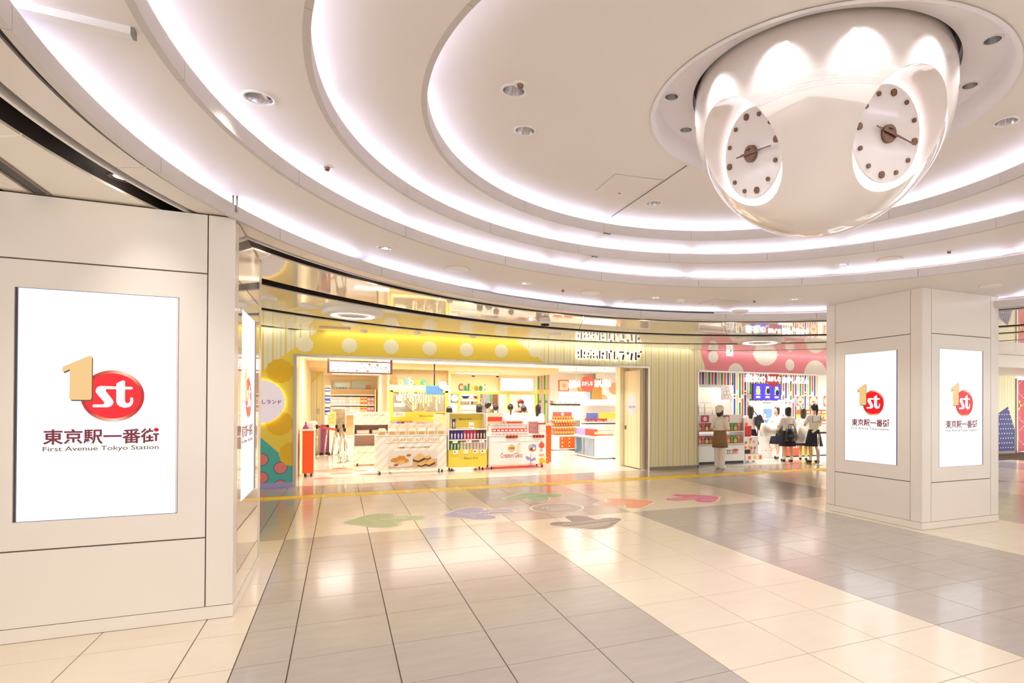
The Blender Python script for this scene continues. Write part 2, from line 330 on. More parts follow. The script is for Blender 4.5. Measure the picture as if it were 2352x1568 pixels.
# outer ceiling of mirror-polished panels cut by dark curved slots
m_ = mat('mirror_ceiling', 'f0e6d4', .4, var=.01, coat=1.0, spec=.2); m_.node_tree.nodes['Principled BSDF'].inputs['Coat IOR'].default_value = 1.75
mat('satin_ceiling', 'e9ded3', .3, var=.01); mat('slot_dark', '2b1f1a', .55)
c1 = RING[1][0]
edges = [(c1, RING[1][1] + .034 + .045), ((3.80, 3.08), 5.15), ((3.80, 3.08), 5.39), ((4.36, 3.22), 6.63), ((4.36, 3.22), 6.96), ((4.1, 3.9), 7.72), ((4.1, 3.9), 8.0), ((3.9, 4.0), 9.38), ((3.9, 4.0), 9.6), ((3.9, 4.0), 15.0)]
outer = thing('ceiling_outer', 'glossy cream outer ceiling panels parted by black curved slots', None, (4, 4, P0), kind='structure')
nseg = [16, 0, 14, 0, 14, 0, 12, 0, 12]
for k in range(0, 9, 2):
    (ci, ri), (co, ro) = edges[k], edges[k + 1]; N = nseg[k]
    for s_ in range(N):
        a0 = 2 * PI * s_ / N + .55 + .09 * k; a1 = a0 + 2 * PI / N; g = .0015
        vs, fs = annulus(ci, ri, co, ro, P0, P0 + .015, 14, a0 + g * 3 / max(ri, 4) , a1 - g * 3 / max(ri, 4))
        vs = [(x, min(y, 12.27), z) for x, y, z in vs]
        if max(v[1] for v in vs) - min(v[1] for v in vs) < .05: continue
        MB().add(vs, fs).build('ceiling_panel', MATS['satin_ceiling' if k == 0 else 'mirror_ceiling'], outer)
for k in (1, 3, 5, 7):
    (ci, ri), (co, ro) = edges[k], edges[k + 1]; dp = .30 if k == 1 else .16
    vs, fs = annulus(ci, ri - .004, co, ro + .004, P0 + dp, P0 + dp + .02); mb = MB().add(vs, fs)
    for cc, rr in ((ci, ri - .006), (co, ro + .002)): vs, fs = annulus(cc, rr, cc, rr + .004, P0 + .016, P0 + dp); mb.add(vs, fs)
    mb.build('dark_slot', MATS['slot_dark'], outer)
vs, fs = annulus(c1, RING[1][1] + .034, c1, RING[1][1] + .085, P0 + .016, P0 + .022); MB().add(vs, fs).build('dark_gap', MATS['slot_dark'], outer)
# ================================================================== clock dome hanging in its lit recess
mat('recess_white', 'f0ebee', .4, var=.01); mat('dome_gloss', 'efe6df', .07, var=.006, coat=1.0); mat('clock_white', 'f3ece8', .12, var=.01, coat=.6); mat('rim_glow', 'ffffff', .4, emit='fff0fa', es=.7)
rec = MB()
prof = [(1.148, P4 - .006), (1.118, P4 - .006), (1.114, P4 + .08), (1.09, P4 + .15)]
rec.lathe(prof, 96, DOME); rec.build('recess', MATS['recess_white'], ceiling)
vs, fs = annulus(DOME, .85, DOME, 1.092, P4 + .15, P4 + .165); SOFFIT['recess'] = MB().add(vs, fs).build('recess_plate', MATS['recess_white'], ceiling); MB().lathe([(.852, P4 + .16), (.846, P4 + .24)], 64, DOME).build('recess_collar', MATS['recess_white'], ceiling)
MB().lathe([(.848, P4 + .24), (.60, P4 + .24)], 64, DOME).build('recess_gap', MATS['black'], ceiling)
EA, EC, EZ = .836, .854, 3.616
dome = thing('clock_dome', 'glossy white egg-shaped dome with recessed round clocks hanging from the ceiling', 'clock', (DOME[0], DOME[1], EZ - EC))
E0 = Vector((DOME[0], DOME[1], EZ))
TILT, DD, DR, DU, BR = math.radians(10.5), .585, .277, -.30, .322
def clock_frame(az):
    hd = Vector((math.cos(az), math.sin(az), 0)); n_ = hd * math.cos(TILT) - Vector((0, 0, math.sin(TILT)))
    s_ = Vector((0, 0, 1)).cross(hd); up = n_.cross(s_); up = up if up.z > 0 else -up
    cen = E0 + n_ * DD + up * DU
    R = Matrix(((-n_).cross(up), -n_, up)).transposed().to_4x4(); R.translation = cen      # local x right, -y outward, z up
    return R, n_
eg = MB(); N = 96; prof = []
for k in range(49):
    t = PI * (k / 48) * .62; prof.append((max(1e-4, EA * math.sin(t)), EZ - EC * math.cos(t)))
prof = [p for p in prof if p[1] < P4 + .20] + [(EA * .975, P4 + .20), (.3, P4 + .20), (1e-4, P4 + .20)]
eg.lathe(prof, N, DOME)
shell = eg.build('shell', MATS['dome_gloss'], dome, fix=True)
for az in (PI, -PI / 2, 0, PI / 2):
    R, n_ = clock_frame(az); cu = MB().cyl((0, .012, 0), (0, -1.0, 0), BR, n=72)
    cme = bpy.data.meshes.new('cutter'); cme.from_pydata(cu.v, [], cu.f); co = bpy.data.objects.new('cutter', cme); COL.objects.link(co); co.matrix_basis = R
    md = shell.modifiers.new('bore', 'BOOLEAN'); md.operation = 'DIFFERENCE'; md.solver = 'EXACT'; md.object = co
bpy.context.view_layer.update()
dg = bpy.context.evaluated_depsgraph_get(); nm = bpy.data.meshes.new_from_object(shell.evaluated_get(dg)); shell.modifiers.clear(); shell.data = nm
for o in [o for o in bpy.data.objects if o.name.startswith('cutter')]: bpy.data.objects.remove(o)
for p in nm.polygons: p.use_smooth = True
try: nm.set_sharp_from_angle(angle=math.radians(28))
except Exception: pass
for az in (PI, -PI / 2, 0, PI / 2):
    R, n_ = clock_frame(az); Li = wmat(dome).inverted() @ R
    def put(mb, name, m, par=dome):
        mb.v = [tuple((Li if par is dome else Matrix.Identity(4)) @ Vector(p)) for p in mb.v]; return mb.build(name, m, par, world=False)
    face = put(MB().cyl((0, -.005, 0), (0, -.038, 0), DR, n=72), 'clock_face', MATS['clock_white'])
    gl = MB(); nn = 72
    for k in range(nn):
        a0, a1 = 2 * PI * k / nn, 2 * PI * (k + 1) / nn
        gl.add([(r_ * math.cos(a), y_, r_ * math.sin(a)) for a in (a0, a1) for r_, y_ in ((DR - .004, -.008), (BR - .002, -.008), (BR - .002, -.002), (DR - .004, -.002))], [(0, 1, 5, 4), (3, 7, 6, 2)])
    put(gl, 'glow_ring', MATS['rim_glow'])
    mk = []
    for k in range(12):
        a = PI / 2 - k * PI / 6; big = k % 3 == 0; x, z = .233 * math.cos(a), .233 * math.sin(a); r_ = .0205 if big else .0135
        put(MB().cyl((x, -.036, z), (x, -.050, z), r_, n=20), 'hour_mark', MATS['bronze'])
    put(MB().cyl((0, -.036, 0), (0, -.062, 0), .052, n=32), 'hub', MATS['bronze'])
    def hand(name, ang, L, wd, y_, tail):
        d = Vector((math.sin(ang), 0, math.cos(ang))); s_ = Vector((math.cos(ang), 0, -math.sin(ang)))
        pts = [(-tail * d + s_ * wd), (d * L + s_ * wd * .35), (d * L - s_ * wd * .35), (-tail * d - s_ * wd)]
        put(MB().prism([(p.x, p.z) for p in pts], y_ - .004, y_), name, MATS['bronze'])
    hand('hour_hand', math.radians((9 + 16.4 / 60) * 30), .125, .010, -.066, .05); hand('minute_hand', math.radians(16.4 * 6), .215, .008, -.072, .07)
    tx = text('SEIKO', .014, MATS['dark'], None, (0, 0, 0), depth=.001); tx.data.transform(Li @ Matrix.Translation((0, -.063, .022))); tx.parent = dome
# lamps in the recess: reflector cones washing the dome
mat('reflector', 'e9e6ea', .16, metal=.85)
def downlight(p, r=.085, label='', group='recessed downlights', on=True, energy=None, glow=1.0, tilt=None, rim='white', spot=1.9, col=(1, .96, .91), plane=None):
    t = thing('downlight', label, 'downlight', p, group=group); HOLES.setdefault(plane, []).append((p[0], p[1], p[2], r * .80))
    MB().lathe([(r * .80, .012), (r * .80, -.004), (r, -.006), (r * 1.0, .0)], 28).build('trim_ring', MATS[rim], t, world=False)
    MB().lathe([(r * .80, .0), (r * .66, .06), (r * .42, .12)], 28).build('reflector', MATS['reflector'], t, world=False)
    MB().cyl((0, 0, .118), (0, 0, .124), r * .44, n=20).build('lamp', MATS['lamp_soft'] if glow == 1.0 else MATS['lamp_white'], t, world=False)
    if on: light('SPOT', 'downlight_beam', Vector(p) + Vector((0, 0, -.012)), energy or DOWN, col, .05, (0, 0, 0) if tilt is None else tilt, spot=spot, blend=.6)
    return t
for k in range(12):
    a = PI * 2 * k / 12 + .02; x, y = DOME[0] + 1.0 * math.cos(a), DOME[1] + 1.0 * math.sin(a)
    downlight((x, y, P4 + .15), .058, {4: 'small silver downlight in the dome recess, lower of the two at left', 5: 'small silver downlight in the dome recess, upper of the two at left', 11: 'small silver downlight in the dome recess, lower of the two at right', 10: 'small silver downlight in the dome recess, upper of the two at right'}.get(k, 'small silver downlight in the recess hidden behind the clock dome'), 'downlights round the clock dome', on=False, plane='recess')
    d = Vector((-math.cos(a), -math.sin(a), -2.6)).normalized()
    light('SPOT', 'dome_wash', (x, y, P4 + .13), 6.5, (.98, .96, 1), .03, d.to_track_quat('-Z', 'Y').to_euler(), spot=1.45, blend=.6)
# ================================================================== fittings in the ring ceilings
for (x, y), z, lb in [((595, 225), P2, 'large white downlight on the second ring, nearest the left pillar'), ((1206, 300), P4, 'white downlight on the innermost ceiling left of the clock dome'), ((1502, 467), P4, 'white downlight below the clock dome by the ceiling hatch'),
        ((886, 569), P1, 'white downlight on the outer ring above the shop aisle'), ((1206, 650), P1, 'white downlight on the outer ring beside a round speaker'), ((1505, 683.5), P1, 'white downlight next to the outer ring hatch'), ((1825, 687), P1, 'white downlight on the outer ring left of the far pillar'), ((1937, 606.5), P2, 'white downlight on the second ring above the far pillar')]:
    p = atZ(x, y, z); downlight((p.x, p.y, z), .085, lb, 'downlights in the ring ceiling', plane=z)
for a, rr, n_, z in [(3.6, 4.2, 1, P1), (4.2, 4.2, 1, P1), (4.9, 4.25, 1, P1), (5.6, 4.2, 1, P1), (.2, 4.2, 1, P1), (4.3, 3.3, 2, P2), (5.3, 3.3, 2, P2), (.1, 3.2, 2, P2), (3.0, 1.75, 4, P4), (4.4, 1.75, 4, P4), (5.8, 1.75, 4, P4)]:
    c, r, zb = RING[n_]; downlight((c[0] + rr * math.cos(a), c[1] + rr * math.sin(a), z), .085, 'white downlight in the part of the ring ceiling above the viewer', 'downlights above the viewer', plane=z)
for key, hs in HOLES.items():
    if key not in SOFFIT: continue
    so = SOFFIT[key]; cu = MB()
    for x, y, z, r in hs: cu.cyl((x, y, z - .05), (x, y, z + .06), r, n=28)
    cme = bpy.data.meshes.new('cutter'); cme.from_pydata(cu.v, [], cu.f); co = bpy.data.objects.new('cutter', cme); COL.objects.link(co)
    md = so.modifiers.new('holes', 'BOOLEAN'); md.operation = 'DIFFERENCE'; md.solver = 'EXACT'; md.object = co; bpy.context.view_layer.update()
    nm = bpy.data.meshes.new_from_object(so.evaluated_get(bpy.context.evaluated_depsgraph_get())); so.modifiers.clear(); so.data = nm; bpy.data.objects.remove(co)
def on_ceiling(x, y, z): p = atZ(x, y, z); return Vector((p.x, p.y, z))
for (x, y), z, lb in [((1050, 617), P1, 'flat round speaker above the middle of the sweet shop'), ((1357, 671), P1, 'flat round speaker above the shop name letters'), ((2044, 595), P2, 'flat round speaker on the second ring, right of the dome'), ((2277, 655), P1, 'flat round speaker above the far pillar')]:
    p = on_ceiling(x, y, z); t = thing('ceiling_speaker', lb, 'speaker', p, group='round ceiling speakers')
    MB().lathe([(.001, -.016), (.118, -.016), (.126, -.012), (.13, 0)], 32).build('grille', MATS['white'], t, world=False); MB().lathe([(.13, -.004), (.138, -.004), (.14, .0)], 32).build('rim', MATS['lip_paint'], t, world=False)
for (x, y), z, lb in [((751, 383), P2, 'tiny sprinkler on the second ring left of the shop'), ((1195, 193), P4, 'tiny sprinkler on the innermost ceiling'), ((1293, 665), P1, 'tiny sprinkler beside the round speaker'), ((1733, 690), P1, 'tiny sprinkler left of the far pillar'), ((2180, 576), P2, 'tiny sprinkler on the ring right of the dome')]:
    p = on_ceiling(x, y, z); t = thing('sprinkler', lb, 'sprinkler', p, group='ceiling sprinklers')
    MB().lathe([(.001, -.004), (.04, -.004), (.045, 0)], 20).build('plate', MATS['white'], t, world=False); MB().lathe([(.001, -.03), (.012, -.03), (.02, -.016), (.02, -.004)], 16).build('head', MATS['bronze'], t, world=False)
p = on_ceiling(1563, 688, P1); t = thing('smoke_detector', 'white smoke detector between the two outer ring hatches', 'smoke detector', p)
MB().lathe([(.001, -.05), (.03, -.048), (.04, -.03), (.06, -.02), (.062, 0)], 24).build('housing', MATS['white'], t, world=False); MB().lathe([(.0, -.052), (.012, -.052), (.014, -.048)], 12).build('sensor', MATS['grey'], t, world=False)
for pts, z, lb in [([(1368, 437), (1413, 399), (1523, 413), (1462, 452)], P4, 'square access hatch in the innermost ceiling'), ([(1431, 694), (1462, 684), (1523, 690), (1490, 701)], P1, 'access hatch beside the outer ring downlight'), ([(1604, 697), (1646, 686), (1702, 692), (1660, 702)], P1, 'access hatch right of the smoke detector')]:
    q = [atZ(x, y, z) for x, y in pts]; c = sum(q, Vector()) / 4; t = thing('access_hatch', lb, 'hatch', (c.x, c.y, z), group='ceiling access hatches')
    MB().slab([(v.x, v.y) for v in q], z - .0015, z).build('seam_frame', MATS['grey'], t)
    MB().slab([(c.x + (v.x - c.x) * .985, c.y + (v.y - c.y) * .985) for v in q], z - .003, z - .0005).build('panel', MATS['ceiling_paint'], t)
    k = q[0] * .45 + q[3] * .55; k = k.lerp(c, .12); MB().cyl((k.x, k.y, z - .006), (k.x, k.y, z - .002), .012, n=12).build('latch', MATS['bronze'], t)
def bar(name, lb, cat, a, b, z, wd, th, m, grp=None):
    p, q = atZ(*a, z), atZ(*b, z); d = (q - p).normalized(); s_ = Vector((-d.y, d.x, 0)) * wd / 2
    o = MB().slab([tuple((p + s_)[:2]), tuple((q + s_)[:2]), tuple((q - s_)[:2]), tuple((p - s_)[:2])], z - th, z).build(name, m); return tag(o, lb, cat, grp)
bar('rail', 'thin grey rail joint running to the clock dome recess', 'rail', (1405, 497), (1577, 380), P4, .012, .004, MATS['grey'])
for a, b, z, lb in [((1355, 557), (1394, 536), P3, 'short white rail on the third ring'), ((1325, 608), (1366, 589), P2, 'short white rail on the second ring')]:
    p, q = atZ(*a, z), atZ(*b, z); t = thing('track_rail', lb, 'rail', (q.x, q.y, z - .02), group='short ceiling rails'); d = (q - p).normalized(); s_ = Vector((-d.y, d.x, 0)) * .015
    MB().slab([tuple((p + s_)[:2]), tuple((q + s_)[:2]), tuple((q - s_)[:2]), tuple((p - s_)[:2])], z - .02, z).build('rail', MATS['white'], t)
    for k in (-.03, 0, .03): c = q + s_.normalized() * k; MB().cyl((c.x, c.y, z - .006), (c.x, c.y, z - .001), .011, n=10).build('end_hole', MATS['black'], t)
p, q = atZ(35, 5, P1), atZ(303, 68, P1); t = thing('track_rail', 'long white lighting rail at the top left of the ring ceiling', 'rail', (q.x, q.y, P1 - .03)); d = (q - p).normalized(); s_ = Vector((-d.y, d.x, 0)) * .022
MB().slab([tuple((p + s_)[:2]), tuple((q + s_)[:2]), tuple((q - s_)[:2]), tuple((p - s_)[:2])], P1 - .03, P1).build('rail', MATS['white'], t)
e = q + d * .012; MB().slab([tuple((q + s_)[:2]), tuple((e + s_)[:2]), tuple((e - s_)[:2]), tuple((q - s_)[:2])], P1 - .032, P1).build('end_cap', MATS['grey'], t)
p = atZ(540, 450, P1); t = thing('hanger_rod', 'thin steel hanger rod above the left pillar corner', 'rod', (p.x, p.y, P0 + .02)); MB().cyl((p.x - .012, p.y, P0 + .02), (p.x - .012, p.y, P1), .006, n=8).build('rod', MATS['steel'], t); MB().cyl((p.x + .012, p.y, P0 + .02), (p.x + .012, p.y, P1), .006, n=8).build('rod', MATS['steel'], t)
# fittings in the mirror ceiling
for (x, y), lb in [((811, 714), 'round ceiling air conditioner over the left of the sweet shop'), ((1745, 779), 'round ceiling air conditioner over the far striped shop')]:
    p = on_ceiling(x, y, P0); t = thing('ceiling_air_unit', lb, 'air conditioner', p, group='round air units')
    s_ = 1.0 if x < 1000 else 1.15
    MB().lathe([(r_ * s_, z_) for r_, z_ in [(.42, 0), (.42, -.05), (.39, -.075), (.30, -.08), (.27, -.06), (.22, -.06), (.20, -.08), (.001, -.082)]], 40).build('casing', MATS['white'], t, world=False)
    MB().box(-.16, .16, -.012, .012, -.086, -.081).build('slot', MATS['grey'], t, world=False)
    MB().lathe([(.30 * s_, -.083), (.275 * s_, -.083), (.27 * s_, -.07)], 40).build('glowing_vent_ring', MATS['lamp_soft'], t, world=False)  # vent ring made to glow by its material; no lamp sits in it
for (x, y), lb in [((708, 702), 'round white speaker between the dark ceiling slots'), ((613, 684), 'round white speaker right of the left pillar top'), ((1276, 766), 'round flat speaker over the shop name letters'), ((1700, 713), 'round flat speaker among the dark slots at right')]:
    p = on_ceiling(x, y, P0); t = thing('ceiling_speaker', lb, 'speaker', p, group='speakers in the glossy ceiling')
    MB().lathe([(.001, -.03), (.10, -.03), (.115, -.024), (.12, 0)], 28).build('grille', MATS['white'], t, world=False)
for (x, y), lb in [((836, 760), 'small round detector first along the yellow header'), ((958, 764), 'small round detector second along the yellow header'), ((1086, 772), 'small round detector third along the yellow header')]:
    p = on_ceiling(x, y, P0); t = thing('ceiling_detector', lb, 'detector', p, group='detectors over the yellow header'); MB().lathe([(.001, -.035), (.05, -.03), (.065, -.012), (.07, 0)], 20).build('housing', MATS['white'], t, world=False); MB().cyl((0, 0, -.036), (0, 0, -.03), .012, n=8).build('eye', MATS['grey'], t, world=False)
p = on_ceiling(770, 752, P0); t = thing('ceiling_grille', 'rectangular pinkish vent plate above the sweet shop header', 'vent', p); MB().box(-.26, .26, -.11, .11, -.012, 0).build('plate', MATS['lip_paint'], t, world=False)
for k in (-.14, .14): MB().cyl((k, 0, -.016), (k, 0, -.012), .008, n=8).build('screw', MATS['dark'], t, world=False)
def dome_camera(p, lb, s_=1.0, grp='dome security cameras'):
    t = thing('security_camera', lb, 'camera', p, group=grp)
    MB().lathe([(.05 * s_, 0), (.055 * s_, -.01), (.055 * s_, -.045), (.048 * s_, -.05)], 20).build('housing', MATS['white'], t, world=False)
    MB().lathe([(.046 * s_, -.048), (.042 * s_, -.075), (.022 * s_, -.092), (.001, -.097)], 20).build('lens_dome', MATS['black'], t, world=False); return t
dome_camera(on_ceiling(1252, 737, P0), 'black dome camera under the glossy ceiling above the shop name', 1.6)
# spot lamp inside the left dark slot
p = on_ceiling(285, 405, P0 + .04); t = thing('slot_downlight', 'bright round spot lamp inside the dark ceiling slot at left', 'downlight', p)
MB().lathe([(.075, .0), (.085, -.01), (.06, -.012), (.055, .05)], 24).build('trim_ring', MATS['black'], t, world=False); MB().cyl((0, 0, -.006), (0, 0, .0), .055, n=24).build('lamp', MATS['lamp_white'], t, world=False)
light('SPOT', 'slot_beam', p + Vector((0, 0, -.02)), 10, (1, .93, .84), .05, spot=1.6, blend=.7)
for k in range(9):
    a = 1.15 + k * .28; (ci, ri), (co, ro) = edges[1], edges[2]; x, y = ci[0] + (ri + ro) / 2 * math.cos(a), ci[1] + (ri + ro) / 2 * math.sin(a)
    t = thing('slot_downlight', 'small spot lamp hidden in the first dark ceiling slot', 'downlight', (x, y, P0 + .2), group='spot lamps in the dark slot')
    MB().lathe([(.055, .0), (.065, -.01), (.05, -.012), (.045, .05)], 20).build('trim_ring', MATS['black'], t, world=False); MB().cyl((0, 0, -.006), (0, 0, .0), .045, n=20).build('lamp', MATS['lamp_white'], t, world=False)
    light('SPOT', 'slot_beam', (x, y, P0 + .18), DOWN * .7, (1, .94, .86), .05, spot=1.5, blend=.8)
# ================================================================== pillars with built-in screens
mat('pillar_core', '6d5c50', .6)
def pillar(name, cx, cy, hx, hy, top, label, screens):
    t = thing(name, label, 'pillar', (cx, cy, 0), kind='structure'); E_ = .17; g = .004; th = .014
    MB().box(-hx + th, hx - th, -hy + th, hy - th, 0, top).build('core', MATS['pillar_core'], t, world=False)
    pl = MB()
    for a, b, c, d in ((-hx - .004, hx + .004, -hy - .004, -hy + .03), (-hx - .004, hx + .004, hy - .03, hy + .004), (-hx - .004, -hx + .03, -hy + .03, hy - .03), (hx - .03, hx + .004, -hy + .03, hy - .03)): pl.box(a, b, c, d, .003, .092)
    pl.build('plinth', MATS['white_panel'], t, world=False)
    for sx in (-1, 1):
        for sy in (-1, 1):
            o = MB(); a, b = hx, hy; q = E_ - g
            pts = [(a, b), (a - q, b), (a - q, b - th - .001), (a - th - .001, b - th - .001), (a - th - .001, b - q), (a, b - q)]
            o.slab([(x * sx, y * sy) for x, y in pts], .096, top).build('corner_post', MATS['white_panel'], t, world=False)
    for rz, half, dist in ((0, hx, hy), (PI / 2, hy, hx), (PI, hx, hy), (-PI / 2, hy, hx)):
        R = Matrix.Rotation(rz, 4, 'Z'); w_ = half - E_ - g; m = MATS['gloss_panel'] if name == 'pillar' and abs(rz - PI / 2) < .1 else MATS['white_panel']
        def pan(boxes):
            mb = MB()
            for x0, x1, z0, z1 in boxes: mb.box(x0, x1, -dist, -dist + th, z0, z1)
            mb.v = [tuple(R @ Vector(p)) for p in mb.v]; return mb.build('panel', m, t, world=False)
        pan([(-w_, w_, .096, .592)])
        if rz in screens: W, z0, z1 = .434, .79, 2.325; pan([(-w_, -W - .004, .602, 2.511), (W + .004, w_, .602, 2.511), (-W - .004, W + .004, .602, z0 - .004), (-W - .004, W + .004, z1 + .004, 2.511)])
        else: pan([(-w_, w_, .602, 2.511)])
        pan([(-w_, w_, 2.521, top)])
    return t
LX, LY, LH = -1.506, 5.842, (.794, .80); RX, RY, RH = 7.533, 5.88, (.768, .80)
pillar('pillar', LX, LY, LH[0], LH[1], 2.944, 'white panelled pillar at the left with a large lit screen on its front', (0, PI / 2))
pillar('pillar', RX, RY, RH[0], RH[1], 3.092, 'white panelled pillar at the right with lit screens on two faces', (0, -PI / 2))
def glow(name, h, es): return mat(name, '050505', .25, emit=h, es=es, spec=.3)
KE = 1 / 2 ** VSET.exposure
glow('scr_white', 'ffffff', SCREEN * KE); glow('scr_gold', 'f4c887', KE); glow('scr_brown', '5f4626', KE); glow('scr_red', 'fd001c', KE); glow('scr_maroon', '7b1a2b', KE); glow('scr_text', '6e5530', KE); glow('scr_bezel', '8f95c8', .5 * KE)
def ring_mat():
    m = bpy.data.materials.new('scr_ring'); m.use_nodes = True; nt = m.node_tree; b = nt.nodes['Principled BSDF']; b.inputs['Base Color'].default_value = (.002, .002, .002, 1)
    tc = nt.nodes.new('ShaderNodeTexCoord'); sp = nt.nodes.new('ShaderNodeSeparateXYZ'); at = nt.nodes.new('ShaderNodeMath'); at.operation = 'ARCTAN2'
    mr = nt.nodes.new('ShaderNodeMapRange'); mr.inputs[1].default_value = -PI; mr.inputs[2].default_value = PI; cr = nt.nodes.new('ShaderNodeValToRGB')
    nt.links.new(tc.outputs['Object'], sp.inputs[0]); nt.links.new(sp.outputs['Z'], at.inputs[0]); nt.links.new(sp.outputs['X'], at.inputs[1]); nt.links.new(at.outputs[0], mr.inputs[0]); nt.links.new(mr.outputs[0], cr.inputs[0])
    e = cr.color_ramp.elements; e[0].position = 0; e[0].color = hexc('c4161f'); e[1].position = 1; e[1].color = hexc('c4161f')
    for p, h in ((.12, 'c8202a'), (.19, 'e88a68'), (.26, 'fbd8bd'), (.34, 'd9543c'), (.40, 'c4161f'), (.56, 'cc2a2c'), (.62, 'ee9a78'), (.69, 'fbd8bd'), (.78, 'd9643f'), (.86, 'c4161f')): x = e.new(p); x.color = hexc(h)
    nt.links.new(cr.outputs[0], b.inputs['Emission Color']); b.inputs['Emission Strength'].default_value = KE; MATS['scr_ring'] = m
ring_mat()
def sign_screen(label, loc, rz):
    t = thing('advertising_screen', label, 'screen', loc, rz, 'pillar screens'); W, H0 = .868, 1.535
    MB().box(-W / 2, W / 2, .002, .010, 0, H0).build('screen', MATS['scr_white'], t, world=False)
    b = MB()
    for x0, x1, z0, z1 in ((-W / 2 - .0035, -W / 2, -.0035, H0 + .0035), (W / 2, W / 2 + .0035, -.0035, H0 + .0035), (-W / 2, W / 2, -.0035, 0), (-W / 2, W / 2, H0, H0 + .0035)): b.box(x0, x1, -.0005, .010, z0, z1)
    b.build('bezel', MATS['scr_bezel'], t, world=False)
    U = lambda x: (x - 915) * .00042; V = lambda y: H0 / 2 + (837 - y) * .000531
    P = lambda l: [(U(x), V(y)) for x, y in l]
    rc = (U(1068), V(720)); rn = 72; ring = MB()
    for k in range(rn):
        a0, a1 = 2 * PI * k / rn, 2 * PI * (k + 1) / rn
        ring.add([(r_ * .00042 * math.cos(a), 0, rz_ * .000531 * math.sin(a)) for a in (a0, a1) for r_, rz_ in ((365, 287), (418, 335))], [(0, 1, 3, 2)])
    o = ring.build('logo_ring', MATS['scr_ring'], t, world=False); o.location = (rc[0], .0008, rc[1])
    MB().prism(circle_pts(rc[0], rc[1], 372 * .00042, 64, 293 * .000531), .0002, .0006).build('logo_disc', MATS['scr_red'], t, world=False)
    one = [(420, 372), (432, 352), (745, 212), (768, 205), (788, 212), (794, 230), (793, 745), (785, 765), (768, 772), (535, 772), (518, 764), (512, 745), (515, 385), (440, 420), (424, 412)]
    MB().prism(P([(x + 13, y + 16) for x, y in one]), -.0002, .0001).build('logo_shadow', MATS['scr_brown'], t, world=False)
    MB().prism(P(one), -.0008, -.0003).build('logo_numeral', MATS['scr_gold'], t, world=False)
    s_ = [(915, 592), (1315, 598), (1330, 608), (1330, 622), (1315, 632), (985, 630), (973, 640), (974, 656), (1065, 770), (1075, 795), (1070, 822), (1042, 853), (1000, 866), (820, 866), (806, 858), (806, 840), (820, 830), (935, 830), (955, 822), (956, 800), (852, 684), (843, 652), (855, 618), (882, 598)]
    tt = [(1112, 555), (1195, 516), (1215, 516), (1226, 530), (1226, 785), (1240, 808), (1262, 815), (1285, 806), (1298, 788), (1298, 745), (1317, 733), (1337, 745), (1337, 795), (1320, 835), (1285, 862), (1225, 872), (1165, 858), (1125, 825), (1112, 785)]
    MB().prism(P(s_), -.0006, -.0001).build('logo_letter', MATS['scr_white'], t, world=False); MB().prism(P(tt), -.0007, -.0002).build('logo_letter', MATS['scr_white'], t, world=False)
    ftext('東京駅一番街', U(190), U(1690), V(1342), V(1142), .0006, MATS['scr_maroon'], t, bold=.024, depth=.0008, name='japanese_lettering')
    MB().prism(circle_pts(U(1655), V(1163), 30 * .00042, 20, 27 * .000531), -.0002, .0004).build('logo_dot', MATS['scr_red'], t, world=False)
    ftext('First Avenue Tokyo Station', U(190), U(1688), V(1440), V(1362), .0006, MATS['scr_text'], t, bold=.012, depth=.0008)
sign_screen('tall white lit screen with red 1st logo on the left pillar front', (-1.490, 5.042, .79), 0)
sign_screen('narrow-angled lit screen on the glossy side of the left pillar', (-.712, 5.742, .79), PI / 2)
sign_screen('lit screen on the right pillar face toward the shops', (6.765, 5.893, .79), -PI / 2)
sign_screen('lit screen on the right pillar front face, rightmost of all screens', (7.519, 5.08, .79), 0)
# ================================================================== shop fronts (plane Y = 12.42)
YF = 12.42; SO = 2.48
stripe_mat('wall_stripe', [(0, 'efe9c8'), (.055, 'e3cf62'), (.10, 'efe9c8'), (.20, 'e9e0a6'), (.235, 'efe9c8'), (.30, 'e9d98a'), (.35, 'efe9c8'), (.46, 'e0c94e'), (.50, 'efe9c8'), (.58, 'ebe3b4'), (.62, 'efe9c8'), (.72, 'e3cf62'), (.755, 'efe9c8'), (.82, 'ebe3b4'), (.86, 'efe9c8'), (.93, 'e9d98a'), (.965, 'efe9c8')], .62, .45)
STR = [(0, 'efe9c8'), (.055, 'e3cf62'), (.10, 'efe9c8'), (.30, 'e9d98a'), (.35, 'efe9c8'), (.46, 'e0c94e'), (.50, 'efe9c8'), (.72, 'e3cf62'), (.755, 'efe9c8'), (.93, 'e9d98a'), (.965, 'efe9c8')]; stripe_mat('wall_stripe_y', STR, .5, .45, axis='Y')
mat('teal', '4fb6ab', .5); mat('coral', 'e8857a', .5); mat('purple_line', '6a4a9a', .5); mat('lilac_base', 'a9a4da', .5); mat('base_taupe', '9a8b78', .5); mat('bounce', 'f6e9d8', .6)
wl = MB().box(-6.5, -.80, YF, YF + .16, 0, 3.2).box(6.87, 8.26, YF, YF + .9, 0, 3.2).box(-.80, 6.87, YF, YF + .16, SO + .02, 3.2)
wall = wl.build('wall_shopfront', MATS['wall_stripe']); tag(wall, 'striped cream and yellow shop front wall', kind='structure')
def wp(pts, name, m, d0=.004, par=wall, y=YF): return MB().prism(pts, y - d0, y).build(name, m, par)
wp([(-.34, 3.0), (-1.996, 1.60), (-1.32, .94), (-.765, .39), (-.765, SO + .03), (4.19, SO + .03), (3.48, 3.0)], 'yellow_panel', MATS['yellow'])
q_ = atY(1228, 805, YF); wp(scallop(q_.x, q_.z, .15, 10, .05), 'scalloped_dot', MATS['dot_cream'], .007)
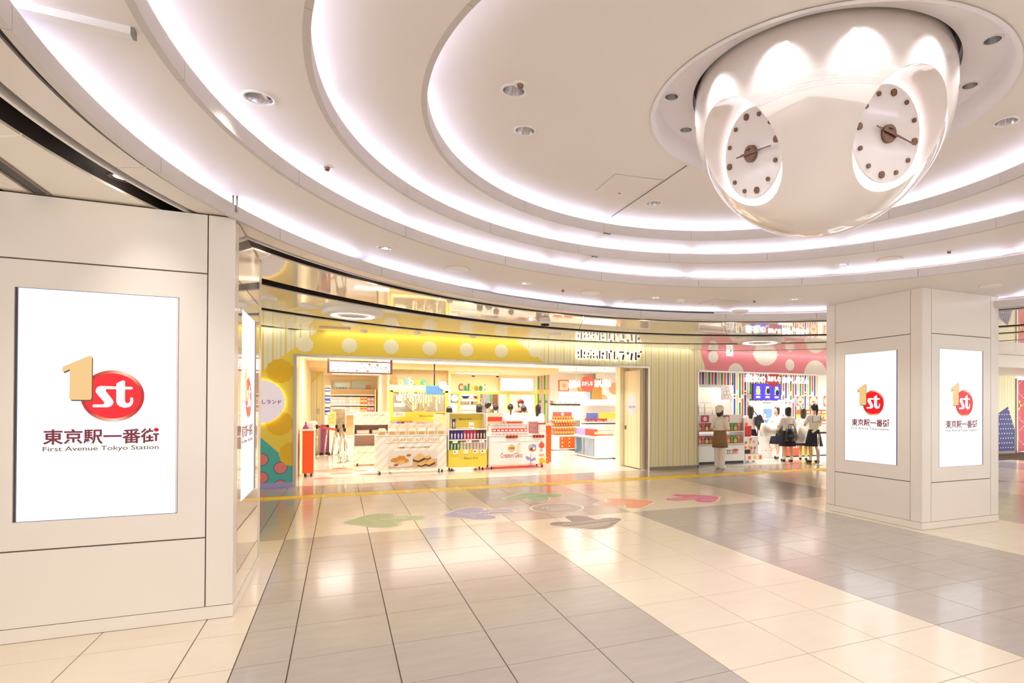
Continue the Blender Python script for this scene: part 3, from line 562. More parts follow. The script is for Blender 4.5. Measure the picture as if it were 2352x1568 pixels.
for k, (x, z) in enumerate([(-.61, 2.70), (.17, 2.715), (.94, 2.72), (1.69, 2.725), (2.45, 2.73), (3.20, 2.735)]): wp(scallop(x, z, .145, 10, .05), 'scalloped_dot', MATS['dot_cream'], .007)
for x, z in ((-1.02, 2.18), (-1.02, 1.20), (-.80, .62)):
    p = [(min(a, -.77), b) for a, b in scallop(x, z, .225, 11, .05)]; wp(p, 'scalloped_dot', MATS['deep_yellow'], .006)
wp([(-3.0, .09), (-.765, .09), (-.765, .385), (-1.32, .935), (-1.996, 1.595), (-3.0, 2.6)], 'teal_panel', MATS['teal'], .003)
for r_ in range(6):
    for c_ in range(6):
        x = -1.0 - c_ * .31; z = .03 + r_ * .335 + (.165 if c_ % 2 else 0)
        if z < .28 + (-.765 - x) * .98 + .0 and z > -.02:
            top = lambda a: .385 + (-.765 - a) * .985
            cl = lambda P: [(a, min(max(b, .09), top(a))) for a, b in P]
            wp(cl(circle_pts(x, z, .115, 28)), 'coral_dot_ring', MATS['purple_line'], .004); wp(cl(circle_pts(x, z, .103, 28)), 'coral_dot', MATS['coral'], .005)
MB().box(-3.0, -.76, YF - .012, YF, 0, .09).build('lilac_skirting', MATS['lilac_base'], wall); MB().box(6.86, 8.28, YF - .012, YF, 0, .07).build('taupe_skirting', MATS['base_taupe'], wall)
# steel frame of the opening
fr = MB().box(-.80, -.745, YF - .015, YF + .17, 0, SO + .03).build('jamb', MATS['steel'], wall); MB().box(6.835, 6.875, YF - .015, YF + .17, 0, SO + .03).build('jamb', MATS['steel'], wall); MB().box(-.745, 6.835, YF - .015, YF + .17, SO - .01, SO + .03).build('head_rail', MATS['steel'], wall)
# round halo-lit sign on the yellow wall
t = thing('round_shop_sign', 'round scalloped lit sign reading in purple on the yellow wall', 'sign', (-1.33, YF, 1.26))
mat('sign_face', 'd9cfd6', .4, emit='d8cbd6', es=.25); mat('halo', 'ffffff', .5, emit='fff7b0', es=2.2)
MB().prism(scallop(0, .345, .40, 30, .03, 180), -.055, -.045).build('face', MATS['sign_face'], t, world=False); MB().prism(scallop(0, .345, .37, 30, .03, 120), -.04, -.028).build('halo_lamp', MATS['halo'], t, world=False); MB().prism(circle_pts(0, .345, .30, 32), -.028, -.004).build('backing', MATS['white'], t, world=False)
mat('sign_purple', '9b2f9a', .5); ftext('東京おかしランド', -.34, .34, .30, .385, -.056, MATS['sign_purple'], t, bold=.02)
# shop name: separate halo-lit letters
mat('sign_choco', '451a22', .45); mat('halo_white', 'ffffff', .5, emit='ffffff', es=.8)
t = thing('shop_name_sign', 'dark halo-lit letters of the shop name above the opening', 'sign', (5.79, YF, 2.60))
def zs_(x, y): q = atY(1310 + x * .0744, 795 + y * .0744, YF); return (q.x, q.z)
def R4(x0, y0, x1, y1): return [(x0, y0), (x1, y0), (x1, y1), (x0, y1)]
def C8(x, y, r_): return [(x + r_ * .9 * math.cos(2 * PI * i / 18), y + r_ * 1.05 * math.sin(2 * PI * i / 18)) for i in range(18)]
GL = [('sign_choco', [R4(190, 165, 228, 250), R4(285, 105, 325, 375), R4(385, 170, 420, 262), [(215, 300), (242, 300), (232, 370), (193, 370)], [(368, 305), (395, 305), (414, 375), (382, 375)], R4(195, 119, 425, 127)]),
      ('sign_choco', [R4(583, 120, 617, 158), R4(505, 200, 537, 266), R4(660, 205, 692, 271), C8(503, 330, 27), C8(683, 338, 29), R4(580, 280, 613, 385), R4(490, 150, 712, 158)]),
      ('sign_choco', [R4(775, 285, 806, 392), R4(848, 138, 886, 395), C8(970, 235, 38), R4(930, 300, 961, 400), R4(780, 164, 910, 171)]),
      ('sign_choco', [R4(1075, 148, 1106, 405), [(1146, 195), (1178, 225), (1186, 410), (1150, 410)]]), ('red_dot', [C8(1218, 162, 36)]),
      ('sign_choco', [R4(1303, 160, 1339, 415), R4(1330, 402, 1410, 416), [(1408, 355), (1438, 355), (1420, 418), (1390, 418)]]),
      ('sign_choco', [R4(1470, 168, 1617, 210), R4(1450, 256, 1600, 270), [(1578, 256), (1630, 266), (1597, 428), (1552, 428)]]),
      ('leaf_dot', [C8(1736, 222, 45)]), ('sign_choco', [R4(1710, 420, 1815, 435), [(1838, 215), (1892, 215), (1857, 437), (1808, 437)]]),
      ('sign_choco', [R4(1957, 187, 2005, 440), C8(2065, 315, 47), R4(2000, 308, 2035, 324), C8(2080, 215, 20)]), ('red_dot', [C8(2138, 180, 35)])]
mat('red_dot', 'a02a30', .45); mat('leaf_dot', '6f8a3a', .45)
for m_, strokes in GL:
    o = MB(); h_ = MB()
    for S_ in strokes:
        o.prism([zs_(*p) for p in S_], YF - .075, YF - .06); cx_ = sum(p[0] for p in S_) / len(S_); cy_ = sum(p[1] for p in S_) / len(S_)
        h_.prism([zs_(p[0] + (12 if p[0] > cx_ else -12), p[1] + (12 if p[1] > cy_ else -12)) for p in S_], YF - .052, YF - .03)
    o = o.build('letter', MATS[m_], t); h_.build('halo_lamp', MATS['halo_white'], o)
# pink header of the second shop
mat('pink_paint', 'ef8f9b', .5)
w2 = MB().box(8.26, 18, YF, YF + .16, SO - .02, 3.2).build('wall_pink_header', MATS['pink_paint']); tag(w2, 'pink header wall with white spots above the second shop', kind='structure')
wp([(8.26, 3.1), (8.33, 3.1), (8.31, 2.99), (8.51, SO - .02), (8.26, SO - .02)], 'stripe_panel', MATS['wall_stripe'], .004, w2)
mat('dot_white', 'f1ece2', .5)
for px_, py_, r_ in ((1638, 819, .155), (1758, 802, .44), (1814, 838, .155), (1690, 856, .25), (1873, 862, .42)):
    q = atY(px_, py_, YF); P = [(a, min(max(b, SO - .02), 3.1)) for a, b in circle_pts(q.x, q.z, r_, 40)]; wp(P, 'white_spot', MATS['dot_white'], .004, w2)
for x in (13.6, 14.8, 16.0): wp(circle_pts(x, 2.8, .16, 32), 'white_spot', MATS['dot_white'], .004, w2)
MB().box(8.27, 18, YF - .012, YF + .17, SO - .05, SO - .015).build('head_rail', MATS['steel'], w2); MB().box(8.255, 8.295, YF - .012, YF + .9, 0, SO).build('jamb', MATS['steel'], wall)
# hanging arrow sign
a, b = atY(1669, 774, 12.0), atY(1683, 818, 12.0)
p = ((a.x + b.x) / 2, 12.0, b.z); mat('sign_lit', 'ffffff', .4, emit='f4fffb', es=.35)
t = thing('arrow_sign', 'small white hanging sign with a green arrow under the glossy ceiling', 'sign', p); hh = 2.955 - b.z; wd = (b.x - a.x) / 2
MB().bbox(-wd, wd, -.02, .02, 0, .30, .004).build('board', MATS['sign_lit'], t, world=False); MB().cyl((0, 0, .30), (0, 0, hh), .008, n=8).build('hanger', MATS['steel'], t, world=False)
mat('sign_green', '18b08c', .45); ar = [(-.055, .15), (-.055, .165), (.02, .165), (-.012, .205), (.012, .205), (.06, .157), (.012, .108), (-.012, .108), (.02, .15)]
MB().prism(ar, -.0225, -.0205).build('arrow', MATS['sign_green'], t, world=False); MB().box(-.05, .0, -.0225, -.0205, .06, .075).build('print', MATS['light_grey'], t, world=False)
# wall washers in a slot between the ceiling edge and the headers
tag(MB().box(-6.5, 20, 12.22, YF, 3.14, 3.18).box(-6.5, 20, 12.20, 12.24, 2.97, 3.14).build('ceiling_light_stop', MATS['white']), 'closed slot above the shop headers', kind='structure')  # unseen box added to keep outside light from leaking into the slot
for x0_, x1_, lb in ((-2.4, 6.8, 'slim wall washer lamp hidden in the ceiling slot above the yellow header'), (6.9, 16.5, 'slim wall washer lamp hidden in the ceiling slot above the pink header')):
    t = thing('wall_washer', lb, 'lamp', ((x0_ + x1_) / 2, YF - .11, 3.09)); MB().box(x0_, x1_, YF - .14, YF - .08, 3.12, 3.14).build('housing', MATS['white'], t)
    l = light('AREA', 'washer_light', ((x0_ + x1_) / 2, YF - .11, 3.10), 9, (1, .96, .88)); l.data.shape = 'RECTANGLE'; l.data.size = x1_ - x0_; l.data.size_y = .05
# ================================================================== far right front beyond the pillar
bulk = MB().box(14.6, 26, 9.6, 12.5, 2.62, 2.95).build('wall_bulkhead', MATS['white']); tag(bulk, 'white bulkhead under the ceiling beyond the right pillar', kind='structure')
ws = MB().box(18.0, 21.05, YF - .1, YF + .1, 0, 2.62).build('wall_right', MATS['wall_stripe']); tag(ws, 'striped wall far beyond the right pillar', kind='structure')
mat('navy', '2b2a78', .5); mat('shop_red', 'c41c2a', .45)
MB().prism([(18.6, .09), (21.0, .09), (21.0, .80), (20.63, 1.58), (19.98, 1.29), (18.6, .75)], YF - .106, YF - .1).build('navy_panel', MATS['navy'], ws)
for r_ in range(9):
    for c_ in range(17):
        x, z = 18.75 + c_ * .135 + (.067 if r_ % 2 else 0), .2 + r_ * .16
        lim = .75 + (x - 18.6) * .39 if x < 19.98 else (1.29 + (x - 19.98) * .446 if x < 20.63 else 1.58 - (x - 20.63) * 2.1)
        if z < lim - .05 and x < 20.95: MB().prism(circle_pts(x, z, .022, 10), YF - .109, YF - .106).build('white_spot', MATS['pure_white'], ws)
MB().box(18, 21.05, YF - .115, YF - .1, 0, .09).build('skirting', MATS['base_taupe'], ws)
t = thing('red_shop_front', 'red lit shop front at the far right edge', 'shop front', (22.6, YF - .1, 0)); MB().box(21.1, 24.5, YF - .1, YF + .1, .05, 2.5).build('wall', MATS['shop_red'], t); MB().box(21.06, 21.12, YF - .14, YF + .1, 0, 2.55).build('jamb', MATS['steel'], t)
for x, z, w_ in ((21.5, 2.2, .5), (21.6, 1.35, .6), (21.5, .6, .5)): MB().prism(scallop(x, z, w_ * .6, 6, .1, 60), YF - .106, YF - .1).build('white_cloud', MATS['pure_white'], t); MB().prism(scallop(x, z, w_ * .57, 6, .1, 60), YF - .109, YF - .106).build('red_cloud', MATS['shop_red'], t)
for x, z in ((21.25, 1.75), (21.32, 1.62), (21.24, 1.5)): MB().prism(circle_pts(x, z, .05, 12), YF - .109, YF - .106).build('gold_star', MATS['yellow'], t)
q = atY(2327, 835, 11.6); t = thing('exit_sign', 'small green and white arrow sign under the bulkhead at far right', 'sign', (q.x, 11.6, q.z - .12)); MB().box(-.2, .2, -.03, .03, 0, .22).build('board', MATS['pure_white'], t, world=False); MB().prism([(-.03 + a * 2.2, .11 + (b - .157) * 1.4) for a, b in ar], -.034, -.031).build('arrow', MATS['sign_green'], t, world=False); MB().cyl((0, 0, .22), (0, 0, 2.62 - q.z + .12), .01, n=6).build('hanger', MATS['steel'], t, world=False)
# ================================================================== sweet shop interior: shell
YB = 23.0
mat('shop_wall', 'f7eed9', .5); mat('shop_ceiling', 'f6efe6', .6); mat('wood_ceiling', 'eec894', .5, var=.08, scale=10); mat('kiosk_cream', 'f6dfae', .5); mat('kiosk_yellow', 'f0d04e', .5)
def st(mb, name, m, label): return tag(mb.build(name, m if not isinstance(m, str) else MATS[m]), label, kind='structure')
st(MB().box(-1.6, 10.2, YF + .16, YB + .3, 2.72, 2.78), 'ceiling_shop', 'shop_ceiling', 'white ceiling inside the sweet shop')
st(MB().box(-1.6, 8.2, YF + .2, 14.3, 2.60, 2.72), 'ceiling_shop_front', 'wood_ceiling', 'pale wood ceiling band behind the shop header')
st(MB().box(-1.0, 6.3, 17.3, YB, 2.56, 2.72), 'ceiling_shop_rear', 'wood_ceiling', 'wooden ceiling over the rear kiosks')
st(MB().box(-.95, -.80, YF + .16, 20.0, 0, 2.72), 'wall_shop_left', 'wall_stripe_y', 'striped left side wall inside the shop')
wsl = st(MB().box(-.95, -.43, 20.0, 20.12, 0, 2.72), 'wall_shop_left_end', 'wall_stripe', 'striped end wall inside the shop at left')
MB().prism([(-.80, 2.2), (-.43, 2.62), (-.43, 2.68), (-.80, 2.26)], 19.985, 20.0).build('diagonal_band', MATS['kiosk_yellow'], wsl)
MB().box(-.66, -.56, 19.975, 20.0, 1.25, 1.42).build('switch_plate', MATS['light_grey'], wsl)
st(MB().box(-.6, 2.2, YB, YB + .12, 0, 2.72), 'wall_shop_back', 'kiosk_cream', 'cream back wall behind the gift shelves')
st(MB().box(2.9, 6.4, 21.6, 21.72, 0, 2.72), 'wall_kitchen', 'white', 'white tiled kitchen wall behind the rear windows')
st(MB().box(6.28, 9.6, 19.9, 20.0, 0, 2.72), 'wall_shop_right_back', 'shop_wall', 'white back wall at the right of the shop')
st(MB().box(9.4, 9.5, 15.4, 20.0, 0, 2.72).box(8.2, 9.5, 15.3, 15.4, 0, 2.72), 'wall_shop_right', 'shop_wall', 'white right side wall of the sweet shop')
# kitchen tile joints as raised tiles
wk = bpy.data.objects['wall_kitchen']; tm = None
for r_ in range(7):
    for c_ in range(15):
        if tm is None: o = MB().box(-.098, .098, -.006, 0, -.098, .098).build('tile', MATS['pure_white'], wk, world=False); tm = o.data
        else: o = bpy.data.objects.new('tile', tm); COL.objects.link(o); o.parent = wk
        o.location = Vector((3.2 + c_ * .2, 21.6, 1.15 + r_ * .2)) - wk.location
# ceiling lamps
def panel_lamp(x0, x1, y0, y1, z, label, e, grp='shop ceiling light panels'):
    t = thing('ceiling_light', label, 'ceiling light', ((x0 + x1) / 2, (y0 + y1) / 2, z - .02), group=grp)
    MB().box(x0, x1, y0, y1, z - .012, z - .004).build('diffuser', MATS['lamp_white'], t); f = MB()
    for a, b, c, d in ((x0 - .03, x1 + .03, y0 - .03, y0), (x0 - .03, x1 + .03, y1, y1 + .03), (x0 - .03, x0, y0, y1), (x1, x1 + .03, y0, y1)): f.box(a, b, c, d, z - .02, z)
    f.build('frame', MATS['white'], t)
    l = light('AREA', 'panel_light', ((x0 + x1) / 2, (y0 + y1) / 2, z - .03), e, (1, .98, .94)); l.data.shape = 'RECTANGLE'; l.data.size = x1 - x0; l.data.size_y = y1 - y0; l.data.spread = 2.6
panel_lamp(.9, 5.2, 16.2, 16.7, 2.72, 'long bright light band across the shop ceiling', SHOP * 4.5); panel_lamp(-.4, .3, 15.0, 15.8, 2.72, 'square bright light panel at the shop left', SHOP * 1.6)
panel_lamp(5.8, 7.4, 14.6, 15.1, 2.72, 'bright light panel above the glass cabinet', SHOP * 2.2); panel_lamp(6.6, 8.8, 17.4, 17.9, 2.72, 'bright light panel before the right back wall', SHOP * 2.6); panel_lamp(3.4, 6.0, 20.2, 20.7, 2.56, 'bright light panel inside the kitchen', SHOP * .55); panel_lamp(-.2, 1.2, 20.6, 20.9, 2.56, 'bright light panel over the gift shelves', SHOP * 1.4)
panel_lamp(3.3, 4.6, 18.2, 18.6, 2.56, 'slanted-looking bright lamp above the second rainbow sign', SHOP * .6)
for k, x in enumerate((-.2, .5, 1.25, 2.0, 2.8, 3.6, 4.4, 5.2, 6.0)):
    downlight((x, 13.1, 2.60), .06, 'small bright downlight in the wood band behind the header', 'downlights behind the header', on=True, energy=SHOP * 2.2, glow=2)
for k, x in enumerate((.0, .5, 1.0, 1.5, 2.2, 2.9, 3.6, 5.0)):
    downlight((x, 17.9 + .4 * (k % 2), 2.56), .06, 'small bright downlight in the wooden ceiling over the kiosks', 'downlights over the kiosks', on=False, glow=2)
# ------------------------------------------------------------------ pixel rectangle on a depth plane
def rect(x0, y0, x1, y1, Y):
    ym, xm = (y0 + y1) / 2, (x0 + x1) / 2; return atY(x0, ym, Y).x, atY(x1, ym, Y).x, atY(xm, y1, Y).z, atY(xm, y0, Y).z
def flat(par, x0, x1, z0, z1, y, name, m, d=.004): return MB().box(x0, x1, y - d, y, z0, z1).build(name, m if not isinstance(m, str) else MATS[m], par)
def print_text(par, body, x0, x1, z0, z1, y, m, bold=0.0, d=.003):
    """Lettering on a world-aligned front face at depth y, parent an un-rotated thing."""
    L = wmat(par).translation; return ftext(body, x0 - L.x, x1 - L.x, z0 - L.z, z1 - L.z, y - L.y, MATS[m] if isinstance(m, str) else m, par, bold=bold, depth=d)
def casters(t, x0, x1, y0, y1, r=.035):
    for x in (x0 + .09, x1 - .09):
        for y in (y0 + .08, y1 - .08):
            c = MB().cyl((x - .014, y, r), (x + .014, y, r), r, n=14).build('caster_wheel', MATS['black'], t); MB().box(x - .02, x + .02, y - .012, y + .03, r, .085).build('caster_fork', MATS['chrome'], c)
stripe_mat('caramel_stripe', [(0, 'f9f7f2'), (.56, 'fbe7c6'), (.98, 'f9f7f2')], .13, .4, rot=math.radians(-45)); mat('caramel_text', 'dcae6a', .5); mat('print_dark', '5a3d24', .5)
# ---- orange cabinet at the entrance
x0, x1, z0, z1 = -.71, -.50, .07, 1.0
t = thing('counter_cabinet', 'orange cabinet with white top at the left entrance of the shop', 'cabinet', (-.6, 14.3, 0))
MB().bbox(-.72, -.50, 13.98, 14.62, .075, .985, .006).build('body', MATS['orange'], t); MB().bbox(-.74, -.485, 13.96, 14.64, .985, 1.03, .006).build('top', MATS['white'], t); MB().box(-.5, -.494, 14.0, 14.6, .1, .97).build('side_panel', MATS['pure_white'], t); casters(t, -.76, -.46, 13.98, 14.62)
tag(MB().bbox(-.66, -.50, 14.1, 14.35, 1.03, 1.17, .03).ball((-.52, 14.2, 1.15), .06, 1.4, 1, .8).build('paper_bag', MATS['pure_white']), 'crumpled white bag on the orange cabinet', 'bag')
mat('orchid', 'b0529a', .5); tag(MB().lathe([(.001, 1.03), (.06, 1.03), (.05, 1.07), (.012, 1.13), (.02, 1.17), (.001, 1.18)], 16, (-.66, 14.02)).build('gift_pouch', MATS['orchid']), 'purple tied gift pouch on the orange cabinet', 'pouch')
# ---- caramel cart in front
cx0, cx1, cy = .74, 2.27, 13.77
t = thing('display_cart', 'white and cream striped caramel cart in front, with a food photo panel', 'cart', ((cx0 + cx1) / 2, cy + .3, 0))
MB().bbox(cx0, cx1, cy, cy + .6, .085, .86, .012).build('body', MATS['caramel_stripe'], t); MB().box(cx0 + .2, cx1 - .13, cy - .006, cy, .70, .703).build('groove', MATS['grey'], t)
MB().bbox(cx0 + .28, cx1 - .02, cy + .45, cy + .49, .86, 1.12, .005).build('back_panel', MATS['caramel_stripe'], t); MB().bbox(cx0 - .01, cx1 + .01, cy - .01, cy + .61, .855, .875, .004).build('top', MATS['white'], t); casters(t, cx0, cx1, cy, cy + .6)
print_text(t, 'CARAMEL KITCHEN', 1.0, 2.10, .735, .80, cy, 'caramel_text', 0)
print_text(t, '北海道発 グリコの生キャラメル専門店', 1.19, 1.89, .575, .61, cy, 'print_dark', .003)
mat('photo_plate', 'e9ded2', .4); mat('photo_wood', 'd9b48c', .45, var=.15, scale=20); mat('caramel_a', 'd58a2a', .4, var=.2, scale=30); mat('caramel_b', 'eab86a', .4, var=.15, scale=30); mat('caramel_dark', '5b3a1c', .5); mat('almond', 'b0643a', .5)
a, b, c, d = rect(892, 1038, 948, 1081, cy); e_ = rect(948, 1038, 1004, 1080, cy); d = .52; c = .135
ph = flat(t, a, b, c, d, cy - .002, 'photo_print', 'photo_wood'); MB().prism([(a, c + .06), (a + .2, c + .015), (b, c + .05), (b, d), (a, d)], cy - .009, cy - .006).build('plate', MATS['photo_plate'], ph)
CK = [0]
def chunk(par, pts, m, y): CK[0] += 1; y -= .0012 * (CK[0] % 9); MB().prism(pts, y - .003, y).build('piece', MATS[m], par)
for x, z, r_, m in ((a + .13, d - .2, .09, 'caramel_a'), (a + .26, d - .16, .10, 'caramel_a'), (a + .34, d - .22, .09, 'caramel_a'), (a + .26, d - .25, .085, 'caramel_b'), (a + .43, d - .10, .05, 'almond'), (a + .16, d - .31, .05, 'almond')):
    chunk(ph, [(x - r_, z), (x - r_ * .3, z + r_ * .55), (x + r_ * .9, z + r_ * .4), (x + r_ * 1.05, z - r_ * .2), (x + r_ * .2, z - r_ * .6), (x - r_ * .8, z - r_ * .45)], m, cy - .009)
ph = flat(t, b, e_[1], c, d, cy - .002, 'photo_print', 'photo_plate'); MB().prism([(b, c), (e_[1], c), (e_[1], d - .2), (b, d - .17)], cy - .009, cy - .006).build('board', MATS['photo_wood'], ph)
for x, z, r_ in ((b + .13, d - .13, .13), (b + .2, d - .27, .10), (b + .37, d - .24, .12), (b + .33, d - .14, .07)):
    chunk(ph, [(x - r_, z - r_ * .5), (x - r_ * .1, z - r_ * .8), (x + r_, z - r_ * .25), (x + r_, z - r_ * .65), (x - r_ * .1, z - r_ * 1.1), (x - r_, z - r_ * .8)], 'caramel_dark', cy - .009)
    chunk(ph, [(x - r_, z - r_ * .5), (x - r_ * .1, z - r_ * .8), (x + r_, z - r_ * .2), (x + r_ * .3, z + r_ * .5)], 'caramel_b', cy - .011)
# bags of caramels standing on the cart
mat('cello', 'f3e2c8', .2, coat=.5); mat('cookie', 'dfae6c', .6, var=.2, scale=40)
def bag(x, y, z, label, grp, s_=1.0, m='cello'):
    t = thing('sweet_bag', label, 'bag', (x, y, z), group=grp)
    MB().add([(-.09 * s_, -.04, 0), (.09 * s_, -.04, 0), (.09 * s_, .04, 0), (-.09 * s_, .04, 0), (-.095 * s_, -.05, .09), (.095 * s_, -.05, .09), (.095 * s_, .05, .09), (-.095 * s_, .05, .09), (-.06 * s_, -.012, .155), (.06 * s_, -.012, .155), (.06 * s_, .012, .155), (-.06 * s_, .012, .155)],
             [(0, 3, 2, 1), (0, 1, 5, 4), (1, 2, 6, 5), (2, 3, 7, 6), (3, 0, 4, 7), (4, 5, 9, 8), (5, 6, 10, 9), (6, 7, 11, 10), (7, 4, 8, 11), (8, 9, 10, 11)]).build('wrapper', MATS[m], t, world=False)
    MB().box(-.055 * s_, .055 * s_, -.056, -.048, .015, .075).build('label_print', MATS['caramel_text'], t, world=False); return t
for k in range(7): bag(cx0 + .13 + k * .213, cy + .09, .875, 'clear bag of caramels along the front edge of the striped cart', 'caramel bags front row', 1.05)
for k in range(6): bag(cx0 + .36 + k * .21, cy + .27, .875, 'clear bag of brown caramels behind the front row on the striped cart', 'caramel bags back row', .95, 'cookie')
# ---- smaller caramel cart behind
sy = 15.87; t = thing('display_cart', 'smaller pink-shelved caramel cart behind the orange cabinet', 'cart', (.85, sy + .25, 0)); a, b = .33, 1.17
MB().bbox(a, b, sy, sy + .5, .085, .50, .01).build('base', MATS['caramel_stripe'], t); MB().box(a, b, sy + .46, sy + .5, .5, 1.32).build('back_panel', MATS['pale_pink'], t); MB().box(a, a + .02, sy, sy + .46, .5, 1.32).box(b - .02, b, sy, sy + .46, .5, 1.32).build('side_panel', MATS['white'], t)
MB().bbox(a, b, sy, sy + .46, .78, .81, .003).build('shelf', MATS['white'], t); MB().bbox(a, b + .02, sy - .02, sy + .02, 1.04, 1.36, .004).build('header', MATS['caramel_stripe'], t); MB().box(a, b, sy, sy + .5, 1.32, 1.36).build('top', MATS['white'], t); casters(t, a, b, sy, sy + .5)
print_text(t, 'CARAMEL KITCHEN', a + .18, b - .1, 1.26, 1.31, sy - .02, 'caramel_text'); print_text(t, 'CARAMEL KITCHEN', a + .1, b - .3, .32, .36, sy, 'caramel_text')
def candy_box(x, y, z, w_, d, h, m, label, grp, m2=None, name='candy_box', cat='box', band=(.25, .65), rz=0.0):
    t = thing(name, label, cat, (x, y, z), rz, grp); MB().bbox(-w_ / 2, w_ / 2, -d / 2, d / 2, 0, h, min(w_, d, h) * .04).build('carton', MATS[m], t, world=False)
    if m2: MB().box(-w_ * .42, w_ * .42, -d / 2 - .0015, -d / 2 + .001, h * band[0], h * band[1]).build('label_print', MATS[m2], t, world=False)
    return t
for k in range(2): candy_box(a + .22 + k * .36, sy + .14, .811, .3, .18, .1, 'pale_pink', 'flat pink box on the middle shelf of the rear caramel cart', 'pink boxes on the rear cart', 'pure_white')
candy_box(a + .78, sy + .13, .50, .32, .16, .12, 'cream', 'pale yellow box on the base of the rear caramel cart', None, 'pure_white')
# ---- yellow biscuit display, front
mat('baton_yellow', 'f8dd48', .35, var=.06, scale=1.2); mat('card', 'fbf8f2', .5); mat('gold_text', 'a8801c', .5)
bx0, bx1, by = 2.33, 3.24, 13.88
t = thing('display_shelf', 'yellow biscuit display on wheels between the two white carts', 'display shelf', ((bx0 + bx1) / 2, by + .25, 0))
MB().bbox(bx0, bx1, by, by + .5, .085, .50, .008).build('base', MATS['baton_yellow'], t); MB().box(bx0 + .02, bx1 - .02, by + .44, by + .48, .5, 1.34).build('back_panel', MATS['baton_yellow'], t)
MB().bbox(bx0 - .01, bx0 + .02, by, by + .48, .5, 1.36, .004).build('side_panel', MATS['white'], t); MB().bbox(bx1 - .02, bx1 + .01, by, by + .48, .5, 1.36, .004).build('side_panel', MATS['white'], t); MB().bbox(bx0 - .01, bx1 + .01, by + .3, by + .49, 1.345, 1.37, .004).build('top', MATS['white'], t)
for z in (.965, .715): MB().bbox(bx0, bx1, by - .02, by + .46, z, z + .03, .004).build('shelf', MATS['white'], t)
casters(t, bx0, bx1, by, by + .5); print_text(t, "Bâton d'or", bx0 + .36, bx0 + .70, .27, .33, by, 'gold_text', .01); print_text(t, "Bâton d'or", bx0 + .32, bx0 + .64, 1.19, 1.24, by + .435, 'gold_text', .01)
MB().prism(circle_pts(bx0 + .29, .30, .035, 20), by - .003, by).build('emblem', MATS['gold'], t); MB().prism(circle_pts(bx0 + .25, 1.215, .035, 20), by + .433, by + .436).build('emblem', MATS['gold'], t)
mat('pack_purple', '3f2f9a', .4); mat('pack_pink', 'e03a62', .4); mat('pack_brown', '6b2a1a', .4); mat('pack_green', '3f9a2e', .4); mat('pack_cream', 'efe3b0', .4); mat('pack_blush', 'f3d3c4', .4); mat('pack_silver', 'd8d2d0', .3)
def pack(x, y, z, m, label, grp, h=.2, w_=.07):
    t = thing('biscuit_pack', label, 'biscuit pack', (x, y, z), group=grp); MB().prism([(-w_ / 2, 0), (w_ / 2, 0), (w_ * .42, h * .3), (w_ / 2, h), (-w_ / 2, h), (-w_ * .42, h * .3)], -.02, .02).build('carton', MATS[m], t, world=False)
    MB().prism([(-w_ * .16, h * .08), (w_ * .16, h * .08), (w_ * .3, h * .62), (0, h * .75), (-w_ * .3, h * .62)], -.0225, -.0205).build('label_print', MATS['pack_silver'], t, world=False)
nm = {'pack_purple': 'purple', 'pack_pink': 'pink', 'pack_brown': 'dark brown', 'pack_green': 'green', 'pack_cream': 'cream', 'pack_blush': 'pale pink'}
for k, m in enumerate(['pack_purple'] * 4 + ['pack_pink'] * 4 + ['pack_brown'] * 3): pack(bx0 + .08 + k * .077, by + .05, .745, m, nm[m] + ' biscuit pack on the middle shelf of the yellow display', nm[m] + ' packs on the yellow display')
for k, m in enumerate(['pack_green'] * 3 + ['pack_cream'] * 3 + ['pack_blush'] * 5): pack(bx0 + .08 + k * .077, by + .05, .50, m, nm[m] + ' biscuit pack on the low shelf of the yellow display', nm[m] + ' packs low on the yellow display', .19)
pack(bx0 + .14, by + .12, .995, 'pack_purple', 'single purple biscuit pack on the top shelf of the yellow display', None, .23, .08)
candy_box(bx0 + .56, by + .14, .995, .12, .03, .15, 'card', 'white card with small print on the top shelf', None, 'gold_text', 'info_card', 'card', (.3, .42))
tag(MB().lathe([(.001, .997), (.14, .997), (.17, 1.01), (.16, 1.012), (.13, 1.003), (.001, 1.003)], 24, (bx0 + .40, by + .15)).build('plate', MATS['pure_white']), 'white plate on the top shelf of the yellow display', 'plate')
for k, (x, z, mm) in enumerate(((.15, .66, 'yellow'), (.47, .66, 'orange'), (.78, .66, 'yellow'), (.16, .41, 'green'), (.40, .41, 'yellow'), (.63, .41, 'dark'), (.81, .41, 'dark'))):
    q = thing('price_card', ['price card under the purple packs', 'price card under the pink packs', 'price card under the brown packs', 'price card under the green packs', 'price card under the cream packs', 'price card under the pale packs', 'price card at the low shelf right end'][k], 'price card', (bx0 + x, by - .012, z), group='price cards on the yellow display'); MB().box(-.06, .06, -.012, -.009, 0, .085).build('card', MATS['card'], q, world=False); MB().box(-.03, .0, -.0135, -.012, .03, .06).build('print', MATS[mm], q, world=False)
